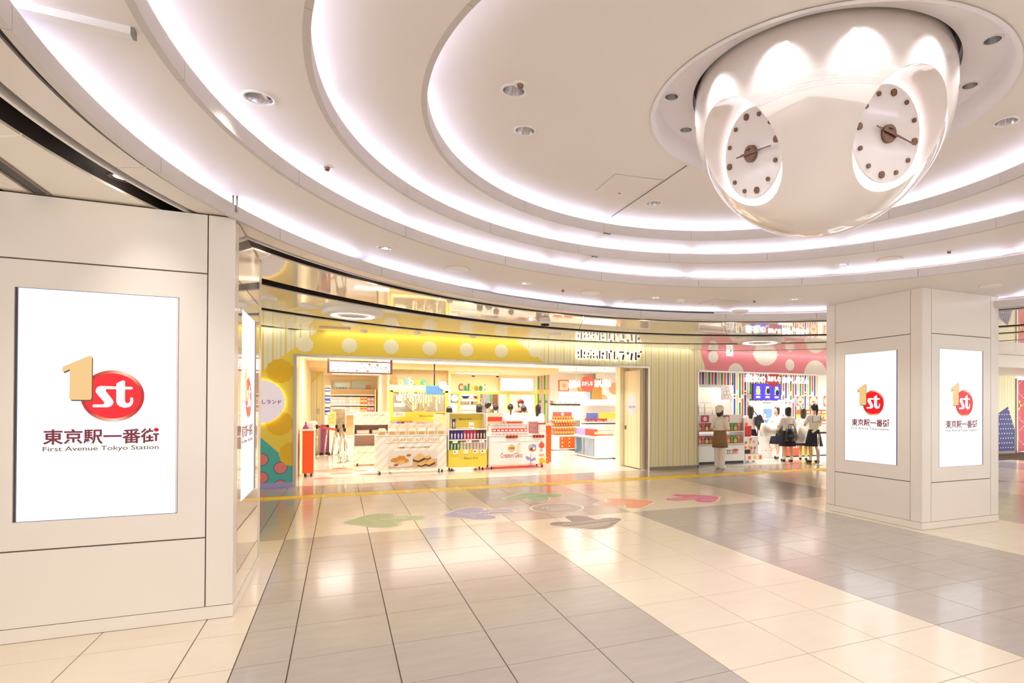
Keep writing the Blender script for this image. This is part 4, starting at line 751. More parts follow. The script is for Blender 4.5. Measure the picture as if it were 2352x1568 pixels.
# ---- yellow biscuit unit behind the caramel cart
uy = 15.9; ux0, ux1, _, _ = rect(897, 950, 1030, 960, uy)
t = thing('display_shelf', 'rear yellow biscuit unit behind the striped caramel cart', 'display shelf', ((ux0 + ux1) / 2, uy + .25, 0)); MB().box(ux0, ux1, uy + .05, uy + .5, 0, .95).build('base', MATS['white'], t); MB().bbox(ux0, ux1, uy + .3, uy + .34, .95, 1.36, .004).build('header', MATS['baton_yellow'], t); print_text(t, "Bâton d'or", ux0 + .75, ux0 + 1.12, 1.23, 1.29, uy + .3, 'gold_text', .01)
flat(t, ux0 + .1, ux0 + .38, 1.24, 1.36, uy + .295, 'notice', 'card'); print_text(t, '当店では\nココでかう', ux0 + .14, ux0 + .34, 1.265, 1.335, uy + .29, 'red')
flat(t, ux0 + 1.18, ux0 + 1.42, 1.29, 1.33, uy + .295, 'red_sticker', 'red')
for k in range(8): candy_box(ux0 + .12 + k * .10, uy + .2, .95, .085, .06, .16, ['lavender', 'purple', 'pack_brown', 'orange'][k % 4] if k < 4 else 'purple', 'small purple and brown sweet box on the rear yellow unit', 'sweet boxes on the rear unit', 'tan')
candy_box(ux0 + .72, uy + .1, .95, .32, .03, .2, 'gold', 'gold framed sweet sample box standing on the rear unit', None, 'brown'); candy_box(ux0 + .5, uy + .08, .95, .3, .03, .14, 'pale_pink', 'pink framed sweet sample box on the rear unit', None, 'brown'); candy_box(ux0 + 1.0, uy + .08, .95, .3, .03, .14, 'lavender', 'lilac framed sweet sample box on the rear unit', None, 'brown')
a, b, c, d = rect(996, 950, 1018, 982, 15.3); t = thing('notice_board', 'white hanging notice sheet behind the caramel cart', 'notice', ((a + b) / 2, 15.3, 0)); MB().box(a, b, 15.29, 15.3, c, d).build('sheet', MATS['card'], t); MB().box((a + b) / 2 - .012, (a + b) / 2 + .012, 15.305, 15.325, 0, d).build('pole', MATS['white'], t)
for k in range(5): MB().box(a + .04, b - .05, 15.286, 15.29, d - .09 - k * .05, d - .085 - k * .05).build('print_line', MATS['light_grey'], t)
# ---- white toy cart at the right
kx0, kx1, ky = 3.29, 4.76, 13.93
t = thing('display_cart', 'white cart with toy pictures on its front at the right of the yellow display', 'cart', ((kx0 + kx1) / 2, ky + .3, 0))
MB().bbox(kx0, kx1, ky, ky + .6, .085, .80, .035).build('body', MATS['pure_white'], t); MB().bbox(kx0 - .01, kx1 + .01, ky - .01, ky + .61, .795, .815, .004).build('top', MATS['white'], t); MB().box(kx0 + .22, kx1 - .1, ky - .004, ky, .655, .659).build('groove', MATS['grey'], t); casters(t, kx0, kx1, ky, ky + .6)
mat('glico_red', 'c2352b', .5); print_text(t, 'Creators’Glico', kx0 + .30, kx0 + .84, .27, .39, ky, 'glico_red', .004)
MB().prism(scallop(kx0 + .57, .50, .095, 24, .05), ky - .003, ky).build('gold_badge', MATS['gold'], t); print_text(t, '100', kx0 + .50, kx0 + .64, .475, .53, ky - .003, 'text_brown', .02)
for k, (x0_, x1_) in enumerate(((.44, .70), (.28, .84), (.36, .78))): MB().box(kx0 + x0_, kx0 + x1_, ky - .002, ky, .225 - k * .045, .232 - k * .045).build('print_line', MATS['pale_pink'], t)
# toy pictures: room corner, ball on stand, carousel, digger, striped doll
X = kx0; GD = [0]
def g(pts, n_, m): GD[0] += 1; y_ = ky - .0006 * GD[0]; MB().prism([(X + a, b) for a, b in pts], y_ - .002, y_).build(n_, MATS[m], t)
g([(1.0, .57), (1.1, .60), (1.1, .48), (1.0, .45)], 'room_wall', 'light_grey'); g([(1.1, .60), (1.2, .57), (1.2, .44), (1.1, .48)], 'room_wall', 'lavender'); g([(1.0, .45), (1.1, .48), (1.2, .44), (1.1, .40)], 'room_floor', 'orange'); g(circle_pts(1.07, .47, .035, 16), 'room_toy', 'brown'); g(circle_pts(1.14, .48, .03, 16), 'room_toy', 'white')
g(circle_pts(1.34, .555, .075, 24), 'toy_ball', 'orange_red'); g([(1.33, .63), (1.36, .63), (1.35, .66)], 'toy_stalk', 'black'); g(circle_pts(1.335, .43, .04, 16), 'toy_knob', 'light_grey'); g(circle_pts(1.335, .31, .08, 20, .03), 'toy_base', 'peach')
g([(1.05, .34), (1.058, .34), (1.065, .06), (1.05, .06)], 'carousel_pole', 'orchid'); g(circle_pts(1.057, .055, .09, 20, .014), 'carousel_base', 'orchid'); g([(.92, .28), (.97, .30), (1.05, .24), (1.05, .20), (.97, .2)], 'carousel_arm', 'lavender'); g([(1.06, .20), (1.16, .27), (1.2, .2), (1.14, .18), (1.06, .16)], 'carousel_arm', 'lavender')
g([(1.28, .22), (1.36, .25), (1.42, .18), (1.50, .16), (1.50, .11), (1.28, .11)], 'digger_body', 'deep_yellow'); g(circle_pts(1.33, .09, .035, 16), 'digger_wheel', 'orange'); g(circle_pts(1.49, .12, .03, 16), 'digger_wheel', 'orange'); g([(1.40, .22), (1.45, .29), (1.49, .24), (1.47, .23), (1.44, .26), (1.42, .21)], 'digger_arm', 'yellow')
g([(.73, .62), (.77, .60), (.79, .56), (.77, .55), (.78, .38), (.72, .38), (.73, .55), (.70, .57)], 'doll_print', 'cream'); g(circle_pts(.76, .60, .025, 14), 'doll_head', 'gold')
# stepped box display on the toy cart
t = thing('box_riser', 'stepped white and red riser full of small toy boxes on the toy cart', 'riser', (kx0 + .55, ky + .3, .815)); MB().box(kx0 + .1, kx0 + 1.02, ky + .05, ky + .55, .815, .90).build('step', MATS['white'], t); MB().box(kx0 + .12, kx0 + 1.02, ky + .25, ky + .55, .90, 1.02).build('step', MATS['white'], t); MB().box(kx0 + .2, kx0 + 1.0, ky + .4, ky + .55, 1.02, 1.08).build('red_step', MATS['red_soft'], t)
for k in range(9): candy_box(kx0 + .17 + k * .098, ky + .15, .90, .085, .08, .08, 'red_soft', 'small red toy box in the middle row on the toy cart', 'red toy boxes on the toy cart', 'pure_white')
mat('dotted', 'f1ede6', .4, var=.25, scale=60)
for k in range(10): candy_box(kx0 + .17 + k * .088, ky + .33, 1.02, .08, .06, .07, 'dotted', 'small speckled toy box in the upper row on the toy cart', 'speckled boxes on the toy cart', 'light_grey')
for k in range(10): candy_box(kx0 + .15 + k * .088, ky + .03, .815, .08, .04, .07, 'dotted', 'small speckled toy box in the front row on the toy cart', 'speckled front boxes on the toy cart', 'pale_pink')
t = thing('framed_picture', 'white framed red collage picture standing on the toy cart', 'picture', (kx0 + 1.18, ky + .2, .815)); MB().bbox(-.16, .16, -.012, .012, 0, .36, .006).build('frame', MATS['pure_white'], t, world=False); mat('collage', 'c98a8a', .5, var=.7, scale=24); MB().box(-.125, .125, -.015, -.012, .035, .325).build('print', MATS['collage'], t, world=False)
q = candy_box(kx0 + 1.39, ky + .12, .815, .17, .12, .26, 'pure_white', 'white speckled carton with a red lid on the toy cart end', None, 'dotted'); MB().bbox(-.0875, .0875, -.0625, .0625, .261, .30, .004).build('lid', MATS['red_soft'], q, world=False)
for x in (.42, 1.10):
    t = thing('red_tag_sign', 'red block-letter tag on the toy cart edge, ' + ('nearer the yellow display' if x < 1 else 'under the framed picture'), 'tag', (kx0 + x + .15, ky - .018, .745), group='red tags on the toy cart')
    for k, ch in enumerate('数量限定'): MB().box(-.15 + k * .075 - .0355 + .0375, -.15 + k * .075 + .0355 + .0375, -.012, -.004, 0, .075).build('block', MATS['orange_red'], t, world=False); ftext(ch, -.15 + k * .075 + .008, -.15 + k * .075 + .067, .01, .065, -.0125, MATS['dark'], t, .01, .001)
candy_box(kx0 + .4, 15.2, 1.05, .6, .03, .3, 'pure_white', 'white and red price board behind the toy cart', None, 'red_soft', 'price_board', 'board'); candy_box(kx0 + .95, 15.2, 1.05, .5, .3, .1, 'pale_pink', 'pink tray behind the toy cart', None, 'red')
# counter behind: orange front
t = thing('service_counter', 'orange fronted service counter behind the toy cart', 'counter', (4.2, 15.5, 0)); MB().bbox(3.4, 5.3, 15.1, 15.7, 0, 1.0, .01).build('body', MATS['orange'], t); MB().bbox(3.36, 5.34, 15.06, 15.74, 1.0, 1.05, .006).build('top', MATS['pale_pink'], t)
# ---- queue posts and A-board at the back left
def stanchion(x, y, label, grp, lean=0.0):
    t = thing('stanchion', label, 'queue post', (x, y, 0), group=grp); MB().lathe([(.001, .035), (.05, .034), (.12, .014), (.13, 0), (.001, 0)], 28).build('base', MATS['chrome'], t, world=False)
    MB().cyl((0, 0, .03), (lean, 0, .84), .028, n=16).build('pole', MATS['chrome'], t, world=False); MB().cyl((lean, 0, .84), (lean, 0, .93), .034, n=16).build('head', MATS['black'], t, world=False); return t
for k, (x, y, ln) in enumerate(((-.56, 19.4, .0), (-.36, 19.50, .08), (-.15, 19.42, .12), (.03, 19.75, .14))): stanchion(x - .05, y, ['steel queue post nearest the orange cabinet', 'second steel queue post behind the orange cabinet', 'third steel queue post, leaning, at the shop back', 'fourth steel queue post, leaning, by the picture board'][k], 'queue posts at the shop back', ln)
for k, (x, y) in enumerate(((.06, 16.85), (.22, 17.15))): stanchion(x, y, ['steel queue post left of the rear caramel cart', 'steel queue post touching the rear caramel cart'][k], 'queue posts by the rear cart', -.09)
tag(MB().add([(-.57, 19.4, .85), (-.03, 16.85, .85), (-.03, 16.85, .91), (-.57, 19.4, .91), (-.565, 19.4, .85), (-.025, 16.85, .85), (-.025, 16.85, .91), (-.565, 19.4, .91)], [(0, 1, 2, 3), (7, 6, 5, 4), (0, 4, 5, 1), (3, 2, 6, 7), (0, 3, 7, 4), (1, 5, 6, 2)]).build('queue_belt', MATS['red']), 'red queue belt stretched between the steel posts', 'belt')
t = thing('picture_board', 'standing A-board with food pictures at the shop back', 'board', (-.05, 21.3, 0)); mat('menu_photo', 'a08a6a', .5, var=.6, scale=14)
MB().bbox(-.18, .26, -.02, .02, .42, 1.45, .01).build('board', MATS['light_grey'], t, world=False); MB().box(-.14, .22, -.026, -.02, .48, 1.40).build('print', MATS['menu_photo'], t, world=False)
for x in (-.14, .22):
    for y in (-.12, .14): MB().cyl((x, y, 0), (x * .9, 0, .5), .014, n=8).build('leg', MATS['bronze'], t, world=False)
t = thing('pink_banner', 'pink and mauve banner stand behind the queue posts', 'banner', (-.40, 20.0 - .12, 0)); MB().box(-.12, .12, -.01, .01, .06, .92).build('cloth', MATS['orchid'], t, world=False); MB().box(-.15, .15, -.08, .08, 0, .06).build('base', MATS['dark'], t, world=False)
# ---- lit hanging sign
a, b, c, d = rect(757, 830, 896, 857, 15.2); t = thing('hanging_lightbox', 'bright white hanging lightbox sign with pale pink dots', 'sign', ((a + b) / 2, 15.2, c)); W = (b - a) / 2; Hh = d - c
mat('lightbox', 'ffffff', .4, emit='fffafa', es=.42); mat('lightbox_dot', 'f29a8a', .4); mat('lightbox_text', 'c4c0c0', .5)
MB().box(-W, W, -.05, .05, .02, Hh - .02).build('face', MATS['lightbox'], t, world=False); f = MB(); f.box(-W - .05, -W, -.06, .06, -.01, 2.7 - c).box(W, W + .05, -.06, .06, -.01, 2.7 - c).box(-W, W, -.06, .06, -.01, .02).box(-W, W, -.06, .06, Hh - .02, Hh + .01); f.build('frame', MATS['bronze'], t, world=False)
for k, (u, v) in enumerate(((.2, .85), (.28, .92), (.38, .85), (.52, .9), (.65, .83), (.78, .8), (.93, .55), (.06, .1), (.14, .14), (.29, .12), (.44, .13), (.62, .1), (.97, .12))): MB().prism(circle_pts(-W + u * 2 * W, .03 + v * (Hh - .06), .028 if k % 3 else .018, 14), -.053, -.050).build('pink_dot', MATS['lightbox_dot'], t, world=False)
ftext('Glico Limited Shop', -W * .82, W * .9, Hh * .24, Hh * .66, -.05, MATS['lightbox_text'], t, 0, .002)
# ---- gift shelves at the back left
gy = 22.3; gx0, gx1 = -.40, 1.15
t = thing('shelving', 'cream back shelves full of boxed sweets at the left of the shop', 'shelf', ((gx0 + gx1) / 2, gy + .3, 0)); MB().box(gx0, gx1, gy + .5, gy + .54, .2, 2.1).build('back_panel', MATS['wood'], t)
zs = [atY(800, y, gy).z for y in (951, 929, 905.5)]
for z in [.45] + zs: MB().bbox(gx0, gx1, gy, gy + .5, z - .035, z, .004).build('shelf', MATS['white'], t)
MB().box(gx1, gx1 + .05, gy, gy + .54, 0, 2.1).build('side_panel', MATS['wood'], t); MB().box(gx0, gx1, gy + .05, gy + .5, 0, .42).build('base', MATS['white'], t)
mat('pale_blue', 'dfe9e6', .45); cols = ['pale_blue'] * 3 + ['white'] * 2 + ['pale_pink', 'pure_white', 'cream', 'cream', 'gold', 'gold', 'collage', 'collage']
nmc = {'pale_blue': 'pale blue', 'white': 'white', 'pale_pink': 'blush', 'pure_white': 'bright white', 'cream': 'cream', 'gold': 'golden', 'collage': 'mauve patterned'}
for r_, z in enumerate(zs[:2]):
    for k, m in enumerate(cols):
        for lv in range(2): candy_box(gx0 + .065 + k * .118, gy + .2, z + lv * .135, .112, .2, .13, m, f'{nmc[m]} boxed sweets on the {"lower" if r_ == 0 else "upper"} back shelf', f'{nmc[m]} boxes on the {"lower" if r_ == 0 else "upper"} back shelf', 'red_soft' if m == 'gold' else 'light_grey')
mat('poster_green', 'b8c8ae', .2, var=.15, scale=2, coat=.6)
for k, (a_, b_) in enumerate(((762, 804), (809, 853))):
    a, b, c, d = rect(a_, 876, b_, 902, 22.9); t = thing('framed_poster', ['green-grey framed poster above the back shelves, nearer the striped wall', 'green-grey framed poster above the back shelves with a small photo'][k], 'poster', ((a + b) / 2, 22.98, c), group='posters above the back shelves')
    MB().box(a, b, 22.95, 22.97, c, d).build('print', MATS['poster_green'], t); f = MB(); f.box(a - .04, a, 22.93, 22.99, c, d).box(b, b + .04, 22.93, 22.99, c, d).box(a - .04, b + .04, 22.93, 22.99, d, d + .04).box(a - .04, b + .04, 22.93, 22.99, c - .04, c); f.build('frame', MATS['wood'], t)
    if k: MB().box(b - .2, b - .03, 22.945, 22.95, c + .15, d - .12).build('photo', MATS['collage'], t)
    else:
        for q_ in range(2): print_text(t, ['北海道の', 'くらしから'][q_], a + .12 + .1 * q_, b - .1, d - .26 - .09 * q_, d - .19 - .09 * q_, 22.95, 'dark')
t = thing('snack_stand', 'slim white stand at the left end of the shelves', 'stand', (-.36, 21.3, 0)); MB().bbox(-.44, -.28, 21.2, 21.4, 0, 1.2, .006).build('body', MATS['white'], t); MB().box(-.45, -.27, 21.41, 21.43, 0, 2.2).build('back_panel', MATS['wood'], t)
t = thing('snack_stand', 'low white stand of yellow boxes by the queue posts', 'stand', (-.23, 20.9, 0)); MB().bbox(-.36, -.10, 20.8, 21.0, 0, .85, .006).build('body', MATS['white'], t); MB().box(-.36, -.10, 21.0, 21.02, 0, 1.3).build('back_panel', MATS['cream'], t)
for k in range(7): candy_box(-.36 + .0 * k, 21.3, 1.2 + .13 * k, .15, .2, .12, 'blue' if k % 3 != 2 else 'gold', 'blue snack box stacked at the left end of the shelves', 'blue boxes at the shelf end', 'pale_blue')
for k in range(4): candy_box(-.27 + .07 * (k % 2), 20.9, .85 + .12 * k, .14, .14, .115, 'yellow', 'yellow snack box stacked by the queue posts', 'yellow boxes by the queue posts', 'cream')
# ---- kiosk with the first rainbow sign
ky1 = 17.6; a, b = 1.30, 2.95
k1 = thing('kiosk', 'yellow framed kiosk with a window full of hanging dried strands', 'kiosk', ((a + b) / 2, ky1, 0)); zt = atY(960, 884, ky1).z; zw1, zw0 = atY(960, 897, ky1).z, atY(960, 950, ky1).z
MB().box(a, b, ky1, ky1 + .1, 0, zw0).build('counter_front', MATS['kiosk_yellow'], k1); MB().box(a, b, ky1, ky1 + .1, zw1, zt).build('fascia', MATS['kiosk_cream'], k1); MB().box(a, b, ky1 + .3, ky1 + .34, zt, 2.56).build('upper_wall', MATS['kiosk_cream'], k1)
for x in (a, b - .10): MB().box(x, x + .09, ky1 - .01, ky1 + .1, zw0, zw1).build('post', MATS['kiosk_yellow'], k1)
MB().box(a, b, ky1 - .01, ky1 + .1, zw1 - .05, zw1).build('window_head', MATS['kiosk_yellow'], k1); mat('pane_grey', '9c968d', .3, coat=.2); MB().box(a + .09, b - .1, ky1 + .04, ky1 + .05, zw0, zw1 - .05).build('pane', MATS['pane_grey'], k1); MB().box(b, b + .06, ky1, 19.4, 0, 2.56).build('side_wall', MATS['kiosk_cream'], k1); MB().box(a - .06, a, ky1 + .05, YB, 0, 2.56).build('side_wall', MATS['kiosk_cream'], k1); MB().box(a, b, ky1 + 1.2, ky1 + 1.26, 0, 2.56).build('rear_wall', MATS['shop_wall'], k1)
MB().prism(circle_pts(a + .27, zw1 - .22, .115, 24), ky1 + .03, ky1 + .036).build('round_notice', MATS['red'], k1); MB().prism(circle_pts(a + .27, zw1 - .22, .10, 24), ky1 + .025, ky1 + .03).build('notice_print', MATS['card'], k1)
MB().prism([(a + .12, zw1 - .47), (a + .40, zw1 - .47), (a + .45, zw1 - .415), (a + .40, zw1 - .36), (a + .12, zw1 - .36)], ky1 + .03, ky1 + .036).build('arrow_notice', MATS['card'], k1)
def rainbow(x0, x1, z0, z1, y, label, cols, plus):
    t = thing('rainbow_sign', label, 'sign', ((x0 + x1) / 2, y, z0), group='rainbow letter signs'); W = (x1 - x0); u = [0, .195, .40, .49, .65, .825, 1.0] if not plus else [0, .175, .33, .39, .555, .71, .86]
    for k, ch in enumerate('Calbee'):
        tall = 1.0 if ch in 'Clb' else .74
        o = ftext(ch, x0 + u[k] * W + .012 - t.location.x, x0 + u[k + 1] * W - .012 - t.location.x, 0, (z1 - z0) * tall, 0, MATS[cols[k]], t, .022, .05, 'letter')
    if plus:
        for k, (p, q, r_, s_) in enumerate(((.93, .97, 0.1, .95), (.88, 1.03, .35, .70))): MB().box(x0 + p * W, x0 + q * W, y - .03 - .004 * k, y, z0 + r_ * (z1 - z0), z0 + s_ * (z1 - z0)).build('plus_sign', MATS['grey' if k == 0 else 'card'], t)
        print_text(t, 'PLUS', x0 + .89 * W, x0 + 1.02 * W, z0 + .43 * (z1 - z0), z0 + .62 * (z1 - z0), y - .034, 'grey', .02)
for n_, h in (('ltr_orange', 'f27a2a'), ('ltr_lime', 'b9d68a'), ('ltr_sky', '6cc0ea'), ('ltr_white', 'fdf6e2'), ('ltr_yellow', 'f6c53a'), ('ltr_green', '2fb083')): mat(n_, h, .35, emit=h, es=.12)
rainbow(atY(896, 876, ky1).x, atY(980, 876, ky1).x, zt, atY(938, 867, ky1).z, ky1 + .03, 'first rainbow letter sign standing on the kiosk beam', ['ltr_orange', 'ltr_lime', 'ltr_sky', 'ltr_white', 'ltr_yellow', 'ltr_green'], False)
# dried branch with strands
MB().bbox(a, b, ky1 - .4, ky1 + .1, zw0 - .04, zw0, .005).build('counter_top', MATS['kiosk_cream'], k1)
t = thing('dried_branch', 'dried branch hung with cream popcorn-like strands in the kiosk window', 'branch', (2.1, ky1 - .25, zw0)); br = MB()
for k in range(11):
    a_ = -1.0 + k * .2; br.tube([(2.1 + .1 * a_, ky1 - .25, zw0), (2.1 + .45 * a_, ky1 - .25 - .1 * (k % 3 - 1), zw0 + .4), (2.1 + .85 * a_ + random.uniform(-.1, .1), ky1 - .25 - .12 * (k % 3 - 1), zw0 + .75 + random.uniform(-.1, .25))], .008, 6)
br.build('twigs', MATS['wood'], t); mat('popcorn', 'f3e3b8', .7)
for k in range(16):
    s_ = MB(); x = 1.55 + k * .072; zt_ = zw0 + random.uniform(.55, .85); L = random.uniform(.3, .6)
    for q_ in range(int(L / .035)): s_.ball((x + random.uniform(-.012, .012), ky1 - .28 + random.uniform(-.05, .02), zt_ - q_ * .035), random.uniform(.020, .034), n=6)
    tag(s_.build('strand', MATS['popcorn'], t), kind='stuff')
a, b, c, d = rect(978, 885, 1017, 906, 17.0); t = thing('menu_screen', 'blue menu screen hung from a black pole before the kiosk', 'screen', ((a + b) / 2, 17.0, c)); mat('screen_blue', '3c56b4', .3, emit='4a63c4', es=.5); MB().box(a, b, 16.97, 17.03, c, d).build('casing', MATS['green'], t); MB().box(a + .02, b - .02, 16.965, 16.97, c + .02, d - .02).build('display', MATS['screen_blue'], t); MB().cyl(((a + b) / 2, 17.0, d), ((a + b) / 2, 17.0, 2.72), .018, n=10).build('pole', MATS['black'], t)
def num_disc(x, y, Y, n_, ring, r_, label):
    q = atY(x, y, Y); t = thing('number_sign', label, 'sign', (q.x, Y, q.z - r_), group='round number signs'); MB().prism(circle_pts(0, r_, r_, 28), -.02, -.005).build('rim', MATS[ring], t, world=False); MB().prism(circle_pts(0, r_, r_ * .88, 28), -.024, -.02).build('face', MATS['card'], t, world=False); ftext(n_, -r_ * .2, r_ * .2, r_ * .9, r_ * 1.5, -.024, MATS['dark'], t, 0, .001)
num_disc(1017, 885, 16.962, '2', 'grey', .12, 'small round sign with number 2 by the blue screen'); num_disc(1044, 914, 19.3, '3', 'green', .13, 'round green-rimmed sign with number 3 on the kitchen window')
# ---- kitchen kiosk with the second rainbow sign
ky2 = 19.4; a, b = 3.25, 6.26; zt2 = 2.56; w1, w0 = atY(1130, 902, ky2).z, atY(1130, 948, ky2).z
k2 = thing('kitchen_kiosk', 'cream kitchen kiosk with yellow framed windows at the shop back', 'kiosk', ((a + b) / 2, ky2, 0)); MB().box(a, b, ky2, ky2 + .1, 0, w0).build('counter_front', MATS['pure_white'], k2); MB().box(a, b, ky2, ky2 + .1, w1, zt2).build('fascia', MATS['kiosk_cream'], k2); MB().bbox(a, b, ky2 - .12, ky2 + .3, w0 - .04, w0, .006).build('worktop', MATS['white'], k2)
for x in (1055, 1100, 1168, 1232): q = atY(x, 925, ky2).x; MB().box(q - .035, q + .035, ky2 - .01, ky2 + .1, w0, w1).build('post', MATS['kiosk_yellow'], k2)
MB().box(a, b, ky2 - .012, ky2 + .1, w1 - .045, w1).build('window_head', MATS['kiosk_yellow'], k2); q = atY(1034, 925, ky2).x; MB().box(q, atY(1054, 925, ky2).x, ky2 - .005, ky2, w1 - .35, w1 - .05).build('pane_notice', MATS['pane_grey'], k2); MB().box(q + .02, q + .24, ky2 - .01, ky2 - .005, w1 - .6, w1 - .42).build('paper_notice', MATS['card'], k2)
rainbow(atY(1052, 889, ky2).x, atY(1117, 889, ky2).x, atY(1085, 897.5, ky2).z, atY(1085, 881, ky2).z, ky2 - .004, 'second rainbow letter sign with a plus mark on the kitchen fascia', ['red', 'green', 'blue', 'ltr_yellow', 'ltr_orange', 'green'], True)
a_, b_, c, d = rect(1150, 869, 1225, 897, 19.2); t = thing('light_board', 'blank bright menu board on the kitchen fascia', 'menu board', ((a_ + b_) / 2, 19.25, c)); MB().box(a_, b_, 19.22, 19.30, c, d).build('face', MATS['lightbox'], t); f = MB(); f.box(a_ - .03, a_, 19.2, 19.38, c - .03, d).box(b_, b_ + .03, 19.2, 19.38, c - .03, d).box(a_, b_, 19.2, 19.38, c - .03, c); f.build('frame', MATS['wood'], t)
for u, v in ((.1, .9), (.42, .88), (.8, .8), (.06, .2), (.22, .2), (.55, .15)): MB().box(a_ + u * (b_ - a_), a_ + (u + .03) * (b_ - a_), 19.216, 19.22, c + v * (d - c) - .02, c + v * (d - c) + .01).build('print', MATS['peach'], t)
dome_camera(Vector((3.95, 18.9, 2.56)), 'small dome camera above the second rainbow sign', 1.3); dome_camera(Vector((4.75, 18.9, 2.56)), 'small dome camera beside the blank menu board', 1.3); dome_camera(Vector((6.6, 18.6, 2.72)), 'grey dome camera above the rainbow bars', 2.0)
# shelves and bowls inside the kitchen window
t = thing('kitchen_rack', 'steel wire rack inside the kitchen window', 'rack', (4.15, 20.3, 0))
for z in (1.35, 1.55, 1.75): MB().bbox(3.75, 4.6, 20.1, 20.5, z, z + .025, .004).build('shelf', MATS['light_grey'], t)
for x in (3.77, 4.58):
    for y in (20.12, 20.48): MB().cyl((x, y, 0), (x, y, 1.78), .014, n=8).build('leg', MATS['steel'], t)
for k, (x, m) in enumerate(((3.98, 'blue'), (4.38, 'red'))): tag(MB().lathe([(.001, 1.777), (.08, 1.777), (.15, 1.86), (.14, 1.86), (.075, 1.79), (.001, 1.79)], 24, (x, 20.3)).build('bowl', MATS[m]), ['dark blue bowl on the kitchen rack', 'red bowl on the kitchen rack'][k], 'bowl')
for k in range(2): candy_box(3.95 + k * .4, 20.3, 1.576, .3, .3, .1, 'light_grey', ['metal tray stack on the kitchen rack under the blue bowl', 'metal tray stack on the kitchen rack under the red bowl'][k], None, None, 'tray_stack', 'tray')
t = thing('kitchen_locker', 'grey steel locker with a green strip in the kitchen', 'locker', (5.05, 21.3, 0)); MB().bbox(4.75, 5.35, 21.1, 21.55, 0, 2.15, .01).build('body', MATS['grey'], t); MB().box(5.02, 5.07, 21.09, 21.1, 1.2, 2.1).build('green_strip', MATS['green'], t); MB().box(5.12, 5.3, 21.09, 21.1, 1.0, 2.1).build('door', MATS['brown'], t)
# ---- rainbow bars on the column
t = thing('rainbow_column', 'white column end with green, orange and purple vertical bars', 'column', (6.5, 19.6, 0), kind='thing'); MB().box(6.28, 6.80, 19.52, 19.89, 0, 2.71).build('core', MATS['pure_white'], t)
for k, m in enumerate(['white', 'green', 'deep_yellow', 'lavender', 'peach', 'green', 'deep_yellow', 'lavender', 'peach']): MB().box(6.27 + k * .058, 6.27 + k * .058 + .05, 19.5, 19.52, .1, 2.70).build('bar', MATS[m], t)
for k in (1, 5): MB().box(6.27 + k * .058, 6.27 + k * .058 + .05, 19.486, 19.49, 1.95, 2.10).build('yellow_patch', MATS['yellow'], t); MB().box(6.27 + (k + 2) * .058, 6.27 + (k + 2) * .058 + .05, 19.486, 19.49, 1.95, 2.10).build('orange_patch', MATS['peach'], t); MB().prism(circle_pts(6.27 + (k + 1) * .058 + .025, 1.68, .05, 16), 19.48, 19.49).build('badge', MATS['bronze'], t)
# ---- right wall display: pictures, shelf, red snack shelves
def frame_pic(x0, y0, x1, y1, Y, m1, m2, label):
    a, b, c, d = rect(x0, y0, x1, y1, Y); t = thing('wall_picture', label, 'picture', ((a + b) / 2, Y, c), group='pictures on the right back wall'); MB().box(a, b, Y - .03, Y, c, d).build('frame', MATS[m1], t); MB().box(a + .03, b - .03, Y - .035, Y - .03, c + .03, d - .03).build('print', MATS[m2], t); MB().prism(circle_pts((a + b) / 2, (c + d) / 2, (b - a) * .22, 18), Y - .038, Y - .035).build('blob', MATS['peach'], t)
frame_pic(1283, 873, 1306, 898, 19.88, 'orange', 'cream', 'orange framed plain picture on the right back wall'); frame_pic(1327, 883, 1349, 898, 19.88, 'deep_yellow', 'gold', 'yellow framed plain picture partly behind the hanging sign')
a, b, c, d = rect(1283, 899, 1356, 919, 19.85); mat('blue_wash', 'dcecf6', .4, var=.1, scale=3, emit='dcecf6', es=.25); t = thing('sky_panel', 'pale blue and white lit panel under the orange picture', 'panel', ((a + b) / 2, 19.88, c)); MB().box(a, b, 19.85, 19.88, c, d).build('print', MATS['blue_wash'], t); MB().box(a - .02, b + .02, 19.86, 19.895, c - .02, c).build('edge', MATS['pure_white'], t)
a, b, c, d = rect(1276, 920, 1366, 927, 19.3); t = thing('wall_shelf', 'long white wall shelf with a row of orange dots on its edge', 'shelf', ((a + b) / 2, 19.6, c)); MB().box(a, b, 19.3, 19.9, c, d).build('board', MATS['pure_white'], t)
for k in range(15): MB().prism(circle_pts(a + .08 + k * (b - a - .16) / 14, (c + d) / 2, .018, 10), 19.295, 19.3).build('edge_dot', MATS['orange_red' if k % 2 else 'gold'], t)
t = thing('snack_shelf', 'white snack shelf with red header and orange base panel at the right back', 'display shelf', (7.3, 19.3, 0)); a, b = 6.72, 8.1; sy2 = 18.93
MB().box(a, b, sy2 + .5, sy2 + .55, 0, 1.55).build('back_panel', MATS['shop_wall'], t); MB().bbox(a, b, sy2, sy2 + .5, .02, .52, .01).build('base', MATS['pure_white'], t); MB().box(a + .22, b - .3, sy2 - .006, sy2, .06, .47).build('orange_panel', MATS['orange'], t)
for k in range(9): q = (a + .32 + (k % 3) * .26, .14 + (k // 3) * .13); MB().prism(circle_pts(q[0], q[1], .022, 10), sy2 - .009, sy2 - .006).build('white_print', MATS['pure_white'], t)
for z in (.78, 1.03): MB().bbox(a, b, sy2 + .08, sy2 + .5, z, z + .025, .004).build('shelf', MATS['pure_white'], t)
hz0, hz1 = atY(1290, 956, sy2).z, atY(1290, 946, sy2).z; MB().box(a - .03, a + .66, sy2 - .02, sy2, hz0, hz1).build('header', MATS['red_soft'], t); MB().prism(circle_pts(a + .32, (hz0 + hz1) / 2, .05, 16), sy2 - .024, sy2 - .02).build('header_print', MATS['pure_white'], t)
